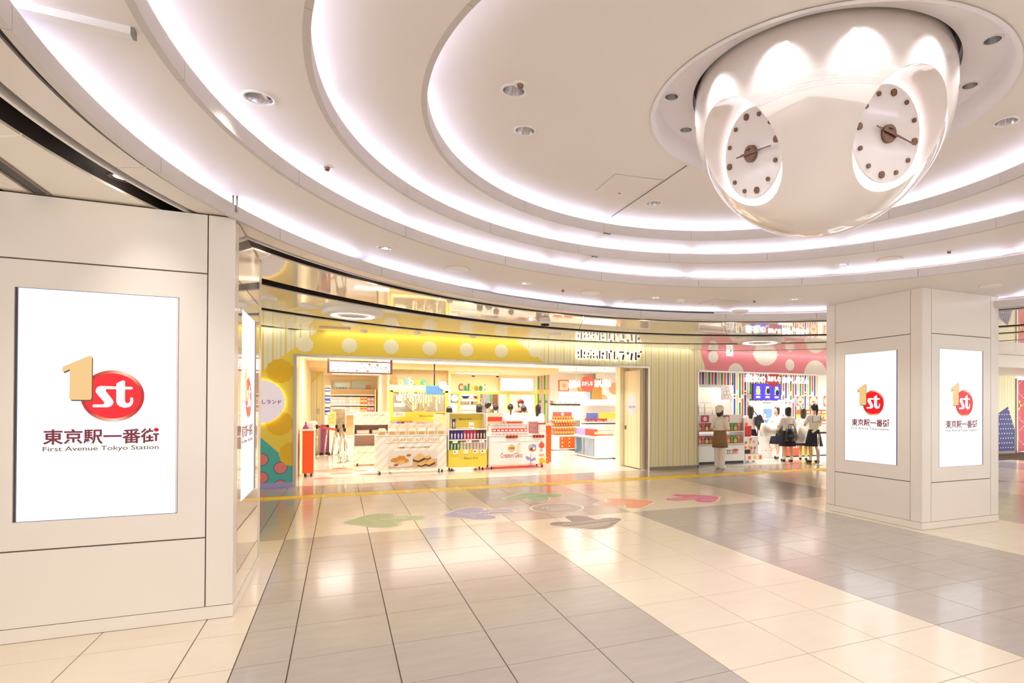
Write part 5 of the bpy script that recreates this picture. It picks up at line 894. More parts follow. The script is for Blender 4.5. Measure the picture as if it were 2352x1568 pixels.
mat('snack_red', 'e2432f', .4, var=.15, scale=30); mat('snack_gold', 'f3b53a', .4, var=.1, scale=20)
for r_, (z, yy) in enumerate(((1.055, .2), (.93, .05), (.805, .2), (.675, .1), (.545, .02))):
    for k in range(8): candy_box(a + .1 + k * .098, sy2 + yy + .06, z if r_ in (0, 2) else (z if r_ == 4 else z), .088, .07, .105, 'snack_red', f'red and gold snack box, {["first", "second", "third", "fourth", "fifth"][r_]} tier of right back shelf', f'snack boxes tier {["one", "two", "three", "four", "five"][r_]}', 'snack_gold', band=(.3, .95))
# ---- hanging letters before the right wall
t = thing('hanging_letters', 'white halo letters with a red banner hanging before the right wall', 'sign', (6.9, 16.0, 2.26)); a, b, c, d = rect(1322, 872, 1386, 890, 16.0)
t['label'] = 'white lit Japanese letters with a red cloud hanging before the right wall'; t.rotation_euler = (0, 0, -.95); t.location = ((a + b) / 2, 16.0, c)
Wd = .74; hh_ = d - c
ftext('森永の', -Wd, -.32, 0, hh_, 0, MATS['halo_white'], t, .03, .03, 'letters'); MB().prism(scallop(-.08, hh_ * .5, .24, 7, .08, 60), .0, .012).build('red_cloud', MATS['red_soft'], t, world=False); ftext('おかしな', -.27, .11, hh_ * .25, hh_ * .85, -.002, MATS['pure_white'], t, .03, .006, 'letters'); ftext('おかし屋さん', .18, Wd, 0, hh_, 0, MATS['halo_white'], t, .03, .03, 'letters')
for x in (-.5, .5): MB().cyl((x, .03, hh_ * .8), (x, .03, 2.72 - c), .008, n=6).build('hanger', MATS['steel'], t, world=False)
# ---- glass fronted cabinet and bottle shelf at the right
t = thing('glass_cabinet', 'low white cabinet with sliding glass doors at the right of the shop', 'cabinet', (7.05, 16.1, 0)); gx = 6.72
MB().bbox(gx + .02, 7.5, 15.38, 17.0, .03, .62, .006).build('body', MATS['pure_white'], t); MB().bbox(gx - .01, 7.52, 15.35, 17.02, .62, .665, .006).build('top', MATS['white'], t); MB().box(gx + .06, 7.45, 15.42, 16.96, 0, .03).build('plinth', MATS['grey'], t)
mat('glass_reflection_tint', '5d7a92', .06, coat=.8, var=.5, scale=1.6)  # patchy blue colour paints a reflection into the sliding doors
for y0, y1 in ((15.45, 16.2), (16.22, 16.95)):
    dr = MB().box(gx + .008, gx + .018, y0, y1, .07, .59).build('sliding_door', MATS['glass_reflection_tint'], t); f = MB(); f.box(gx, gx + .012, y0, y1, .07, .085).box(gx, gx + .012, y0, y1, .575, .59).box(gx, gx + .012, y0, y0 + .015, .085, .575).box(gx, gx + .012, y1 - .015, y1, .085, .575); f.build('door_frame', MATS['steel'], dr)
for z in (.18, .30, .42): MB().box(7.05, 7.1, 15.374, 15.38, z, z + .06).build('vent', MATS['cream'], t)
mat('bottle_red', 'e8604a', .25, coat=.4)
for r_ in range(2):
    for k in range(9):
        x, y = 6.86 + k * .062, 15.5 + r_ * .12; b_ = thing('sauce_bottle', 'small red and white bottle in the row on the glass cabinet', 'bottle', (x, y, .665), group='bottles on the glass cabinet'); MB().lathe([(.001, 0), (.024, 0), (.024, .10), (.012, .135), (.012, .15), (.001, .15)], 12).build('body', MATS['pale_pink'], b_, world=False); MB().lathe([(.0245, .012), (.0245, .05)], 12).build('label_band', MATS['bottle_red'], b_, world=False); MB().lathe([(.013, .15), (.013, .17), (.001, .17)], 10).build('cap', MATS['brown'], b_, world=False)
for k in range(8): candy_box(gx + .07, 15.55 + k * .175, .665, .1, .16, .2, ['snack_red', 'orange', 'lavender'][0 if k < 4 else 2], 'red snack carton on the glass cabinet edge' if k < 4 else 'lilac snack carton on the glass cabinet edge', 'cartons along the glass cabinet', 'snack_gold' if k < 4 else 'pale_blue', rz=0)
t = thing('bottle_shelf', 'white shelf with blue and yellow header behind the glass cabinet', 'display shelf', (7.9, 17.3, 0)); a, b, _, _ = rect(1346, 950, 1414, 960, 17.0); MB().box(a, b + .3, 17.05, 17.5, 0, .95).build('base', MATS['pure_white'], t); MB().box(a, b + .3, 17.45, 17.5, .95, 1.75).build('back_panel', MATS['pure_white'], t); MB().box(a, b + .3, 17.1, 17.45, 1.0, 1.03).build('shelf', MATS['pure_white'], t); MB().box(a, b + .3, 17.05, 17.5, 1.55, 1.59).build('top', MATS['pure_white'], t)
z0_, z1_ = atY(1380, 961, 17.04).z, atY(1380, 948, 17.04).z; mat('blue_print', '5a6fc0', .4, var=.6, scale=18); MB().box(a + .02, a + .42, 17.02, 17.04, z0_, z1_).build('blue_header', MATS['blue_print'], t); MB().box(a + .46, b + .1, 17.02, 17.04, z0_, z1_).build('yellow_header', MATS['yellow'], t)
for k in range(9): candy_box(a + .06 + k * .09, 17.2, 1.03, .08, .06, .16, ['pale_pink', 'lavender', 'pale_pink'][k % 3], 'pale patterned snack pack on the shelf behind the glass cabinet', 'pale packs behind the glass cabinet', 'red_soft')
# wood panel and spotted wall behind
t = thing('wood_panel', 'tall brown wood panel behind the glass cabinet', 'panel', (8.3, 19.0, 0)); a, b, c, d = rect(1358, 880, 1381, 947, 19.0)
for k in range(4): MB().box(a + k * (b - a) / 4 + .003, a + (k + 1) * (b - a) / 4, 18.95, 19.0, 0, 2.5).build('plank', MATS['wood_dark'], t)
wd_ = st(MB().box(8.5, 9.4, 19.3, 19.4, 0, 2.72), 'wall_spotted', 'pure_white', 'white wall with coral spots at the shop right')
for x, y, r_ in ((1383, 919, .22), (1411, 892, .22), (1411, 935, .17)):
    q = atY(x, y, 19.3); MB().prism([(max(p[0], 8.5), p[1]) for p in circle_pts(q.x, q.z, r_, 28)], 19.295, 19.3).build('coral_spot', MATS['peach'], wd_)
# ---- door leaf folded back beside the opening
d1 = MB().box(6.715, 6.755, 12.62, 13.47, .02, SO - .04).build('door_1', MATS['wall_stripe_y']); tag(d1, 'striped shop door leaf folded open at the right of the opening', kind='structure')
MB().box(6.76, 6.87, YF + .16, 12.66, 0, SO).build('post', MATS['cream'], d1); MB().box(6.60, 6.87, 13.49, 13.75, 0, SO + .2).build('post', MATS['cream'], d1)
c0 = (13.02, 1.55); n_ = 60; sh = MB(); pts = [(12.62 + .85 / 2 + (a), b) for a, b in scallop(0, 1.58, .27, 18, .04, 108)]; k_ = len(pts)
mat('notice_blue', 'd7dde6', .5); sh.add([(6.712, y, z) for y, z in pts] + [(6.715, y, z) for y, z in pts], [tuple(range(k_)), tuple(range(2 * k_ - 1, k_ - 1, -1))] + [(i, (i + 1) % k_, k_ + (i + 1) % k_, k_ + i) for i in range(k_)]); sh.build('round_notice', MATS['notice_blue'], d1)
text('9:00-21:00', .085, MATS['lavender'], d1, (6.710, 13.045, 1.50), -PI / 2, 'opening_hours', .001, .01)
MB().box(6.69, 6.715, 13.36, 13.40, .95, 1.05).build('handle', MATS['bronze'], d1)
st(MB().box(6.87, 8.26, YF + .9, 14.2, 0, 2.72).box(8.2, 8.26, 14.2, 15.3, 0, 2.72), 'wall_between_shops', 'shop_wall', 'plain wall core between the two shops')
# ================================================================== second shop (under the pink header)
YS = 15.2
w_ = MB().box(8.26, 17.2, YS, YS + .1, 0, 2.72).build('wall_striped_back', MATS['pure_white']); tag(w_, 'white back wall of the second shop with coloured vertical stripes', kind='structure')
st(MB().box(8.26, 17.2, YF + .16, YS + .1, 2.72, 2.78), 'ceiling_second_shop', 'shop_ceiling', 'white ceiling inside the second shop'); st(MB().box(17.0, 17.2, YF, YS, 0, 3.1), 'wall_second_shop_end', 'shop_wall', 'end wall of the second shop')
panel_lamp(8.6, 10.2, 14.0, 14.4, 2.72, 'bright light panel over the oven room', SHOP * .16, 'second shop light panels'); panel_lamp(10.6, 13.4, 13.4, 13.8, 2.72, 'long bright light panel over the second shop counter', SHOP * 3.4, 'second shop light panels'); panel_lamp(14, 16.5, 13.4, 13.8, 2.72, 'light panel at the far end of the second shop', SHOP * 2.0, 'second shop light panels')
SC = ['green', 'orange_red', 'blue', 'tan']
for k in range(44):                                   # stripes on the back wall
    x = 10.42 + k * .105
    if x > 15.2: break
    hi = k % 4 in (1, 3); zc = 1.75 + .12 * (k % 3) ; m_ = MATS[SC[k % 4]]
    MB().box(x, x + .062, YS - .004, YS, .9, zc - .07).build('stripe', m_, w_); MB().box(x, x + .062, YS - .004, YS, zc + .07, 2.66).build('stripe', m_, w_)
    if k % 2 == 0: MB().prism(circle_pts(x + .031, zc, .034, 14), YS - .005, YS).build('stripe_dot', MATS['brown' if k % 4 else 'yellow'], w_)
# oven room: striped header, window opening, jambs
ov = thing('oven_room', 'white oven room with a striped header behind the clerk', 'room', (9.4, 13.9, 0)); yo = 13.75; a, b = 8.36, 10.36
z1, z0 = 2.62, atY(1660, 890, yo).z; MB().box(a, b, yo, yo + .08, z0, 2.70).build('header', MATS['pure_white'], ov); MB().box(a, b, yo, yo + .08, 0, 1.15).build('low_wall', MATS['pure_white'], ov); MB().box(b - .12, b, yo, YS - .01, 0, 2.70).build('side_wall', MATS['pure_white'], ov); MB().box(a, a + .06, yo, yo + .08, 1.15, z0).build('jamb', MATS['pure_white'], ov)
for k in range(18): MB().box(a + .06 + k * .108, a + .122 + k * .108, yo - .004, yo, z0 + .08, 2.56).build('stripe', MATS[['blue', 'tan', 'green', 'orange_red'][k % 4]], ov)
t = thing('carton_stack', 'tall stack of beige cartons inside the oven room', 'carton stack', (9.2, 14.9, 0))
for r_ in range(5): MB().bbox(8.85, 9.62, 14.7, 15.1, .3 + r_ * .42, .3 + r_ * .42 + .41, .008).build('carton', MATS['peach' if r_ % 2 else 'tan'], t)
MB().box(8.85, 9.62, 14.7, 15.1, 0, .3).build('pallet', MATS['wood'], t)
for r_ in range(1, 5):
    for k in range(3): MB().box(8.92 + k * .26, 9.0 + k * .26, 14.694, 14.70, .3 + r_ * .42 + .12, .3 + r_ * .42 + .26).build('carton_print', MATS['brown'], t)
t = thing('tray_rack', 'steel tray trolley inside the oven room', 'rack', (9.65, 14.4, 0))
for x in (9.36, 9.96):
    for y in (14.2, 14.6): MB().cyl((x, y, 0), (x, y, 1.78), .014, n=8).build('post', MATS['steel'], t)
for k in range(8): MB().box(9.36, 9.96, 14.2, 14.6, .6 + k * .15, .612 + k * .15).build('tray', MATS['light_grey'], t)
t = thing('oven', 'steel bakery oven with a wooden top inside the oven room', 'oven', (8.75, 14.3, 0)); MB().bbox(8.42, 9.08, 14.05, 14.6, 0, 1.60, .01).build('body', MATS['light_grey'], t); MB().box(8.46, 8.72, 14.04, 14.05, 1.2, 1.52).build('window', MATS['grey'], t); MB().bbox(8.42, 9.1, 14.02, 14.62, 1.60, 1.64, .005).build('top', MATS['wood'], t); MB().cyl((8.50, 14.02, 1.15), (8.70, 14.02, 1.15), .012, n=8).build('handle', MATS['chrome'], t)
tag(MB().ball((8.72, 14.3, 1.78), .17, 1, 1, .95, 24).build('dough_ball', MATS['white']), 'round white ball on top of the oven', 'ball')
# ring line-art on the side panel
t = thing('ring_drawing', 'panel with brown outlined circles beside the oven room window', 'panel', (10.1, 13.73, 1.9)); MB().box(9.92, 10.34, 13.735, 13.745, 1.74, 2.16).build('board', MATS['pure_white'], t)
for x, z in ((10.0, 1.82), (10.12, 1.82), (10.24, 1.82), (10.06, 1.93), (10.18, 1.93), (10.12, 2.05)):
    o = MB()
    for k in range(20):
        p, q = 2 * PI * k / 20, 2 * PI * (k + 1) / 20; o.add([(x + r_ * math.cos(an), 13.733, z + r_ * 1.1 * math.sin(an)) for an in (p, q) for r_ in (.048, .055)], [(0, 1, 3, 2)])
    o.build('circle_line', MATS['brown'], t)
# display case along the front
cy2 = 12.97; a, b = 8.42, 10.16
t = thing('display_case', 'long white display case of colourful snack boxes behind the clerk', 'display case', ((a + b) / 2, cy2 + .3, 0))
MB().bbox(a, b, cy2, cy2 + .6, .07, .52, .006).build('base', MATS['pure_white'], t); MB().box(a + .02, b - .02, cy2 + .03, cy2 + .58, 0, .07).build('toe_kick', MATS['black'], t); MB().box(a, b, cy2 + .54, cy2 + .6, .52, 1.22).build('back_panel', MATS['pure_white'], t)
for z in (.545, .885): MB().bbox(a, b, cy2 - .01, cy2 + .56, z - .025, z, .004).build('shelf', MATS['white'], t)
MB().bbox(a, b, cy2 + .1, cy2 + .6, 1.20, 1.24, .004).build('top', MATS['white'], t); MB().bbox(b - .03, b, cy2, cy2 + .6, .52, 1.24, .006).build('side_panel', MATS['pure_white'], t); MB().box(a, b - .04, cy2 + .08, cy2 + .10, 1.10, 1.33).build('header_board', MATS['card'], t); MB().box(a, b, cy2 - .004, cy2, .50, .508).build('seam', MATS['black'], t); MB().cyl((a + .1, cy2 + .5, .86), (b - .1, cy2 + .5, .86), .012, n=8).build('shelf_lamp', MATS['lamp_soft'], t)
for x0_, x1_, m_ in ((a + .10, a + .34, 'pale_blue'), (a + .36, a + .62, 'pack_pink'), (a + .94, a + 1.12, 'teal'), (a + 1.12, a + 1.28, 'pack_pink')): MB().box(x0_, x1_, cy2 + .074, cy2 + .08, 1.12, 1.31).build('header_print', MATS[m_], t); MB().prism(circle_pts((x0_ + x1_) / 2, 1.215, .06, 16), cy2 + .07, cy2 + .074).build('print_disc', MATS['gold' if m_ == 'teal' else 'white'], t)
# lettering of the shop name on the case front
print_text(t, '森永の', a + 1.14, a + 1.32, .33, .385, cy2, 'dark', .01); MB().prism(circle_pts(a + 1.43, .36, .10, 24, .04), cy2 - .003, cy2).build('red_cloud', MATS['red'], t); print_text(t, 'おかしな', a + 1.36, a + 1.50, .345, .375, cy2 - .003, 'pure_white', .01); print_text(t, 'おかし屋さん', a + 1.14, a + 1.52, .255, .315, cy2, 'dark', .015)
mat('snack_mix_a', 'c8823c', .4, var=.9, scale=26); mat('snack_mix_b', 'd8a070', .4, var=.9, scale=30)
mcol = ['pack_brown', 'pack_pink', 'pack_brown', 'orange', 'green', 'orange_red', 'green', 'orange']
nm2 = {'pack_brown': 'dark brown', 'pack_pink': 'pink', 'orange': 'orange', 'green': 'green', 'orange_red': 'red-orange'}
for r_, z in enumerate((.545, .885)):
    for k in range(14):
        m_ = mcol[k * 8 // 14]; lb = f'{nm2[m_]} and yellow snack box, {["lower", "upper"][r_]} row of display case'
        q = candy_box(a + .08 + k * .117, cy2 + .12, z, .108, .1, .215, m_, lb, f'{nm2[m_]} snack boxes on the {["lower", "upper"][r_]} row'); MB().prism([(-.05, .02), (.05, .02), (.05, .10), (.0, .13), (-.05, .09)], -.053, -.0505).build('label_print', MATS['snack_mix_a' if k % 2 else 'gold'], q, world=False)
        for (x, z_) in ((-.03, .18), (.02, .155), (.038, .19), (-.012, .14)): MB().box(x - .008, x + .008, -.053, -.0505, z_ - .008, z_ + .008).build('spot', MATS['white'], q, world=False)
# sample dispenser beside the case
t = thing('sample_dispenser', 'red topped white dispenser with orange and yellow dots beside the display case', 'dispenser', (10.5, 13.2, 0)); a2, b2 = 10.19, 10.78
MB().bbox(a2, b2, cy2, cy2 + .5, .06, .24, .006).build('base', MATS['pure_white'], t); MB().bbox(a2, b2 - .1, cy2 + .06, cy2 + .5, .24, .72, .01).build('body', MATS['pure_white'], t); MB().bbox(a2 + .02, a2 + .3, cy2 + .1, cy2 + .45, .72, 1.02, .03).build('red_tank', MATS['red'], t); MB().bbox(a2 + .05, a2 + .2, cy2 + .15, cy2 + .4, 1.02, 1.10, .015).build('tank_cap', MATS['orange'], t)
for k, (x, z, m_) in enumerate(((.06, .55, 'orange'), (.2, .56, 'yellow'), (.33, .57, 'peach'), (.04, .42, 'orange'), (.17, .43, 'yellow'), (.22, .64, 'orange'))): MB().prism(circle_pts(a2 + x, z, .042, 16), cy2 + .057, cy2 + .06).build('dot_print', MATS[m_], t)
for k, m_ in enumerate(('orange', 'yellow', 'orange')): MB().box(a2 + .09 + k * .19, a2 + .18 + k * .19, cy2 - .003, cy2, .09, .19).build('square_print', MATS[m_], t)
MB().box(a2, a2 + .2, cy2 + .055, cy2 + .06, .25, .36).build('tray_mouth', MATS['dark'], t)
for k in range(2): x = a2 + .2 + k * .12; o = MB().cyl((x, cy2 + .03, .25), (x + .03 - .0 * k, cy2 + .03, .37), .008, n=8).ball((x + .03, cy2 + .03, .40), .03, 1, .5, 1.3, 12).build('scoop', MATS['orange'], t)
# hanging shop letters with halo
ys_ = 12.53; a3, b3, c3, d3 = rect(1710, 860, 1857, 880, ys_); t = thing('shop_letters_sign', 'white glowing letters with a red cloud hanging under the pink header', 'sign', ((a3 + b3) / 2, ys_, c3)); W2 = (b3 - a3) / 2; H2 = d3 - c3 - .03
def lt(body, u0, u1, v0, v1): ftext(body, -W2 + u0 * 2 * W2, -W2 + u1 * 2 * W2, v0 * H2, v1 * H2, 0, MATS['halo_white'], t, .02, .03, 'letters')
lt('森永', 0, .215, .06, 1.12); lt('の', .225, .31, .08, .85); lt('おかし屋さん', .575, 1.0, 0, .92)
MB().prism([(p[0], p[1]) for p in scallop(-W2 + .445 * 2 * W2, .5 * H2, .20, 5, .1, 60)], .0, .02).build('red_cloud', MATS['red_soft'], t, world=False); MB().prism(circle_pts(-W2 + .40 * 2 * W2, .45 * H2, .2, 28, .11), .002, .018).build('red_cloud', MATS['red_soft'], t, world=False); MB().prism(circle_pts(-W2 + .49 * 2 * W2, .62 * H2, .17, 28, .11), .003, .017).build('red_cloud', MATS['red_soft'], t, world=False)
lt('おかしな', .345, .545, .22, .92)
for u in (.21, .72): MB().cyl((-W2 + u * 2 * W2, .035, H2 * .8), (-W2 + u * 2 * W2, .035, SO - .05 - c3), .008, n=6).build('hanger', MATS['steel'], t, world=False)
# purple menu board
a3, b3, c3, d3 = rect(1729, 881, 1793, 919, 14.6); t = thing('purple_menu', 'three part purple illuminated menu board', 'menu board', ((a3 + b3) / 2, 14.6, c3)); glow('menu_purple', '4a2fc4', .9); glow('menu_green', 'bcd178', .8); glow('menu_white', 'e8e6fa', .9); glow('menu_dark', '2a1a30', .3)
MB().box(a3, b3, 14.58, 14.66, c3, d3).build('casing', MATS['dark'], t); w3 = (b3 - a3) / 3
for k in range(3):
    s_ = MB().box(a3 + k * w3 + .008, a3 + (k + 1) * w3 - .008, 14.572, 14.58, c3 + .015, d3 - .015).build('screen', MATS['menu_purple'], t); cx_ = a3 + (k + .5) * w3
    MB().prism(circle_pts(cx_, c3 + .55 * (d3 - c3), .085, 22, .12), 14.567, 14.572).build('melon_print', MATS['menu_green'], s_); MB().box(cx_ - .08, cx_ + .08, 14.567, 14.572, c3 + .07, c3 + .13).build('price_print', MATS['menu_white'], s_); MB().box(cx_ - .1, cx_ + .1, 14.567, 14.572, c3 + .18, c3 + .20).build('print_line', MATS['menu_white'], s_); MB().box(cx_ - .06, cx_ + .06, 14.567, 14.572, d3 - .13, d3 - .09).build('print_line', MATS['menu_white'], s_)
    if k: MB().prism(circle_pts(cx_ + .02, c3 + (.55 if k == 1 else .46) * (d3 - c3), .065, 20, .09), 14.562, 14.567).build('chocolate_print', MATS['menu_dark'], s_)
MB().cyl((a3 + .2, 14.63, d3), (a3 + .2, 14.63, 2.72), .012, n=6).cyl((b3 - .2, 14.63, d3), (b3 - .2, 14.63, 2.72), .012, n=6).build('hanger', MATS['steel'], t)
# ticket machine with blue screen
a3, b3, c3, d3 = rect(1752, 934, 1798, 982, 14.0); t = thing('ticket_machine', 'white ticket machine with a tall pale blue screen', 'machine', ((a3 + b3) / 2, 14.3, 0)); glow('screen_pale', 'a8d0fa', .5); MB().bbox(a3 - .12, b3, 14.0, 14.5, 0, 1.72, .02).build('body', MATS['pure_white'], t); MB().box(a3 + .02, a3 + .34, 13.985, 14.0, c3 + .02, d3 - .06).build('screen', MATS['screen_pale'], t); MB().box(a3 + .03, a3 + .1, 13.98, 13.985, c3 + .25, c3 + .42).build('print', MATS['cream'], t); MB().box(a3 + .03, a3 + .12, 13.98, 13.985, c3 + .2, c3 + .23).build('print', MATS['blue'], t); MB().box(a3 - .02, a3 + .30, 13.99, 14.0, 1.66, 1.675).build('slot', MATS['black'], t)
for k in range(5): MB().prism(circle_pts(a3 + .0 + k * .11, .22, .018, 10), 13.994, 14.0).build('dot_print', MATS['orange_red' if k % 2 else 'gold'], t)
o = MB()
for k in range(24):
    p, q = 2 * PI * k / 24, 2 * PI * (k + 1) / 24; o.add([(a3 + .38 + r_ * math.cos(an), 13.995, .42 + r_ * math.sin(an)) for an in (p, q) for r_ in (.13, .15)], [(0, 1, 3, 2)])
o.build('ring_print', MATS['peach'], t); MB().prism(scallop(a3 - .07, 1.22, .06, 10, .1, 40), 13.994, 14.0).build('flower_print', MATS['red_soft'], t); MB().prism(scallop(a3 - .05, 1.05, .06, 10, .1, 40), 13.994, 14.0).build('flower_print', MATS['orange'], t)
# bowl-shaped snack poster
a3, b3, c3, d3 = rect(1788, 918, 1818, 952, 14.45); t = thing('snack_poster', 'white bowl shaped poster with orange snack pictures', 'poster', ((a3 + b3) / 2, 14.45, 0)); W3 = b3 - a3
MB().prism([(a3, d3), (b3, d3), (b3, c3 + .2), (b3 - W3 * .15, c3 + .08), (b3 - W3 * .35, c3), (a3 + W3 * .35, c3), (a3 + W3 * .15, c3 + .08), (a3, c3 + .2)], 14.44, 14.46).build('board', MATS['pure_white'], t); MB().box(a3 + W3 * .45, a3 + W3 * .55, 14.46, 14.48, 0, c3 + .1).build('stand', MATS['white'], t)
for u, v, m_ in ((.25, .8, 'orange'), (.55, .8, 'orange_red'), (.85, .8, 'orange_red'), (.2, .4, 'gold'), (.45, .4, 'gold'), (.68, .4, 'gold'), (.9, .42, 'brown')): MB().prism(circle_pts(a3 + u * W3, c3 + v * (d3 - c3), .04, 14), 14.435, 14.44).build('snack_print', MATS[m_], t)
# food pictures on the striped wall
for k, (x0_, y0_, x1_, y1_) in enumerate(((1828, 909, 1847, 933), (1857, 909, 1878, 934), (1890, 908, 1912, 934))):
    a3, b3, c3, d3 = rect(x0_, y0_, x1_, y1_, YS - .02); t = thing('food_picture', ['orange food picture on the stripes, nearest the menu board', 'orange food picture above the ponytailed schoolgirl', 'food picture half hidden by the right pillar'][k], 'picture', ((a3 + b3) / 2, YS - .02, c3), group='food pictures on the striped wall'); MB().box(a3, b3, YS - .03, YS - .006, c3, d3).build('frame', MATS['pure_white'], t); MB().box(a3 + .02, b3 - .02, YS - .034, YS - .03, c3 + .02, d3 - .02).build('print', MATS['orange_red'], t); MB().prism(circle_pts((a3 + b3) / 2, (c3 + d3) / 2, (b3 - a3) * .40, 24), YS - .038, YS - .034).build('plate_print', MATS['cream'], t); MB().prism(circle_pts((a3 + b3) / 2, (c3 + d3) / 2 - .02, (b3 - a3) * .2, 16, .03), YS - .042, YS - .038).build('food_print', MATS['orange'], t)
# counters
t = thing('shop_counter', 'red and yellow fronted serving counter of the second shop', 'counter', (13.2, 14.1, 0))
MB().bbox(12.48, 13.04, 13.9, 14.4, .04, .95, .01).build('red_front', MATS['orange_red'], t); MB().bbox(13.06, 13.55, 13.9, 14.4, .04, .95, .01).build('yellow_front', MATS['deep_yellow'], t); MB().bbox(13.57, 16.6, 13.9, 14.4, .04, .95, .01).build('white_front', MATS['white'], t); MB().bbox(12.46, 16.65, 13.86, 14.44, .95, .99, .006).build('top', MATS['pure_white'], t); MB().box(12.5, 16.6, 13.95, 14.35, 0, .04).build('toe_kick', MATS['black'], t)
for k in range(10): MB().prism(circle_pts(12.56 + (k % 5) * .1, .3 + (k // 5) * .25, .025, 8), 13.893, 13.9).build('white_print', MATS['pure_white'], t)
for r_ in range(3):
    for k in range(5): candy_box(13.2 + k * .22, 14.1, .99 + r_ * .16, .2, .18, .15, ['snack_red', 'deep_yellow', 'orange'][r_], ['red snack carton in the bottom row on the counter', 'yellow snack carton in the middle row on the counter', 'orange snack carton in the top row on the counter'][r_], f'counter cartons row {r_ + 1}', 'cream')
stanchion(11.73, 11.86, 'steel queue post with a red belt beside the right pillar', None); tag(MB().box(11.76, 13.3, 11.855, 11.86, .83, .88).build('queue_belt', MATS['maroon']), 'dark red belt running from the queue post', 'belt')
# ================================================================== floor stickers
def sticker(crop, pts, m, label, lines, k=1.07):
    ox, oy, s_ = crop; q = [atZ(ox + x * s_, oy + y * s_) for x, y in pts]; c = sum(q, Vector()) / len(q)
    t = thing('floor_sticker', label, 'floor sticker', (c.x, c.y, 0), group='arrow stickers on the floor')
    # even white border: push each point outward along its normal
    n_ = len(q); ar_ = sum(q[i].x * q[(i + 1) % n_].y - q[(i + 1) % n_].x * q[i].y for i in range(n_)); sg = 1 if ar_ > 0 else -1; out = []
    for i in range(n_):
        e = (q[(i + 1) % n_] - q[i - 1]).normalized(); nn = Vector((e.y, -e.x, 0)) * sg; out.append(q[i] + nn * .035)
    MB().slab([(p.x, p.y) for p in out], .0006, .0012).build('border', MATS['sticker_white'], t); MB().slab([(p.x, p.y) for p in q], .0012, .0018).build('print', MATS[m], t)
    for (u, v, L, w_, ang) in lines:
        L *= .8; w_ *= .62
        p = atZ(ox + u * s_, oy + v * s_); d = Vector((math.cos(ang), math.sin(ang), 0)) * L / 2; s2 = Vector((-math.sin(ang), math.cos(ang), 0)) * w_ / 2
        n3 = max(4, int(L / .035))
        for j in range(n3):
            cpt_ = p + d * (2 * (j + .5) / n3 - 1); dd = d / n3 * .66
            MB().slab([tuple((cpt_ - dd + s2)[:2]), tuple((cpt_ + dd + s2)[:2]), tuple((cpt_ + dd - s2)[:2]), tuple((cpt_ - dd - s2)[:2])], .0018, .0022).build('character_print', MATS['sticker_white'], t)
mat('sticker_white', 'efe6d8', .4); mat('st_lime', 'b5cf90', .4); mat('st_violet', 'a79dcb', .4); mat('st_green', '7fb682', .4); mat('st_orange', 'fba277', .4); mat('st_pink', 'e2749a', .4); mat('st_brown', '8d7d74', .4); mat('st_grey', 'b5aaa2', .4)
G_ = (700, 1080, 600 / 2352); H_ = (1200, 1080, 500 / 2352)
sticker(G_, [(340, 472), (450, 438), (540, 407), (640, 391), (740, 388), (795, 394), (802, 406), (770, 419), (900, 411), (1000, 408), (1060, 414), (1075, 424), (1050, 437), (980, 445), (880, 453), (800, 468), (840, 477), (852, 488), (830, 500), (760, 510), (690, 514), (600, 508), (480, 491), (380, 482)], 'st_lime', 'lime green arrow-heart floor sticker, leftmost', [(620, 455, .62, .05, -1.15), (740, 440, .22, .12, -.28), (850, 430, .26, .16, -.28), (1010, 424, .14, .05, -.28)])
sticker(G_, [(1240, 402), (1350, 365), (1440, 341), (1500, 334), (1570, 335), (1615, 343), (1612, 353), (1565, 366), (1700, 355), (1800, 350), (1860, 352), (1892, 363), (1880, 375), (1830, 383), (1700, 391), (1590, 402), (1680, 405), (1720, 416), (1716, 430), (1680, 438), (1600, 442), (1500, 437), (1380, 425), (1270, 413)], 'st_violet', 'violet arrow-heart floor sticker beside the lime one', [(1450, 395, .62, .05, -1.2), (1540, 388, .2, .1, -.3), (1620, 381, .2, .1, -.3), (1780, 369, .5, .15, -.28)])
sticker(G_, [(1790, 250), (1880, 226), (1940, 206), (2000, 200), (2100, 204), (2200, 209), (2300, 215), (2322, 226), (2290, 236), (2185, 239), (2203, 258), (2180, 272), (2120, 277), (2060, 275), (2012, 262), (1985, 249), (1940, 256), (1860, 260), (1810, 260)], 'st_green', 'dark green arrow floor sticker nearest the shop', [(2020, 230, 1.3, .06, .3), (2080, 250, .4, .06, -.25), (2100, 262, .4, .06, -.25)])
sticker(H_, [(905, 312), (960, 303), (1100, 305), (1250, 318), (1390, 325), (1420, 336), (1400, 351), (1330, 385), (1290, 404), (1220, 408), (1150, 404), (1113, 393), (1122, 382), (1095, 372), (1000, 384), (880, 386), (800, 379), (776, 368), (800, 356), (870, 348), (985, 342), (925, 326)], 'st_orange', 'orange arrow-heart floor sticker', [(1190, 348, .8, .05, -.75), (900, 366, .4, .08, -.28), (1030, 362, .3, .12, -.28)])
sticker(H_, [(1620, 265), (1660, 256), (1780, 258), (1950, 268), (2080, 275), (2124, 290), (2110, 310), (2080, 339), (2030, 348), (1950, 348), (1890, 340), (1868, 326), (1850, 314), (1760, 325), (1640, 329), (1570, 323), (1545, 312), (1570, 301), (1650, 295), (1745, 290), (1660, 280)], 'st_pink', 'pink arrow-heart floor sticker, rightmost', [(1920, 290, .5, .07, -.6), (2010, 318, .3, .1, -.6), (1740, 308, .6, .09, -.28)])
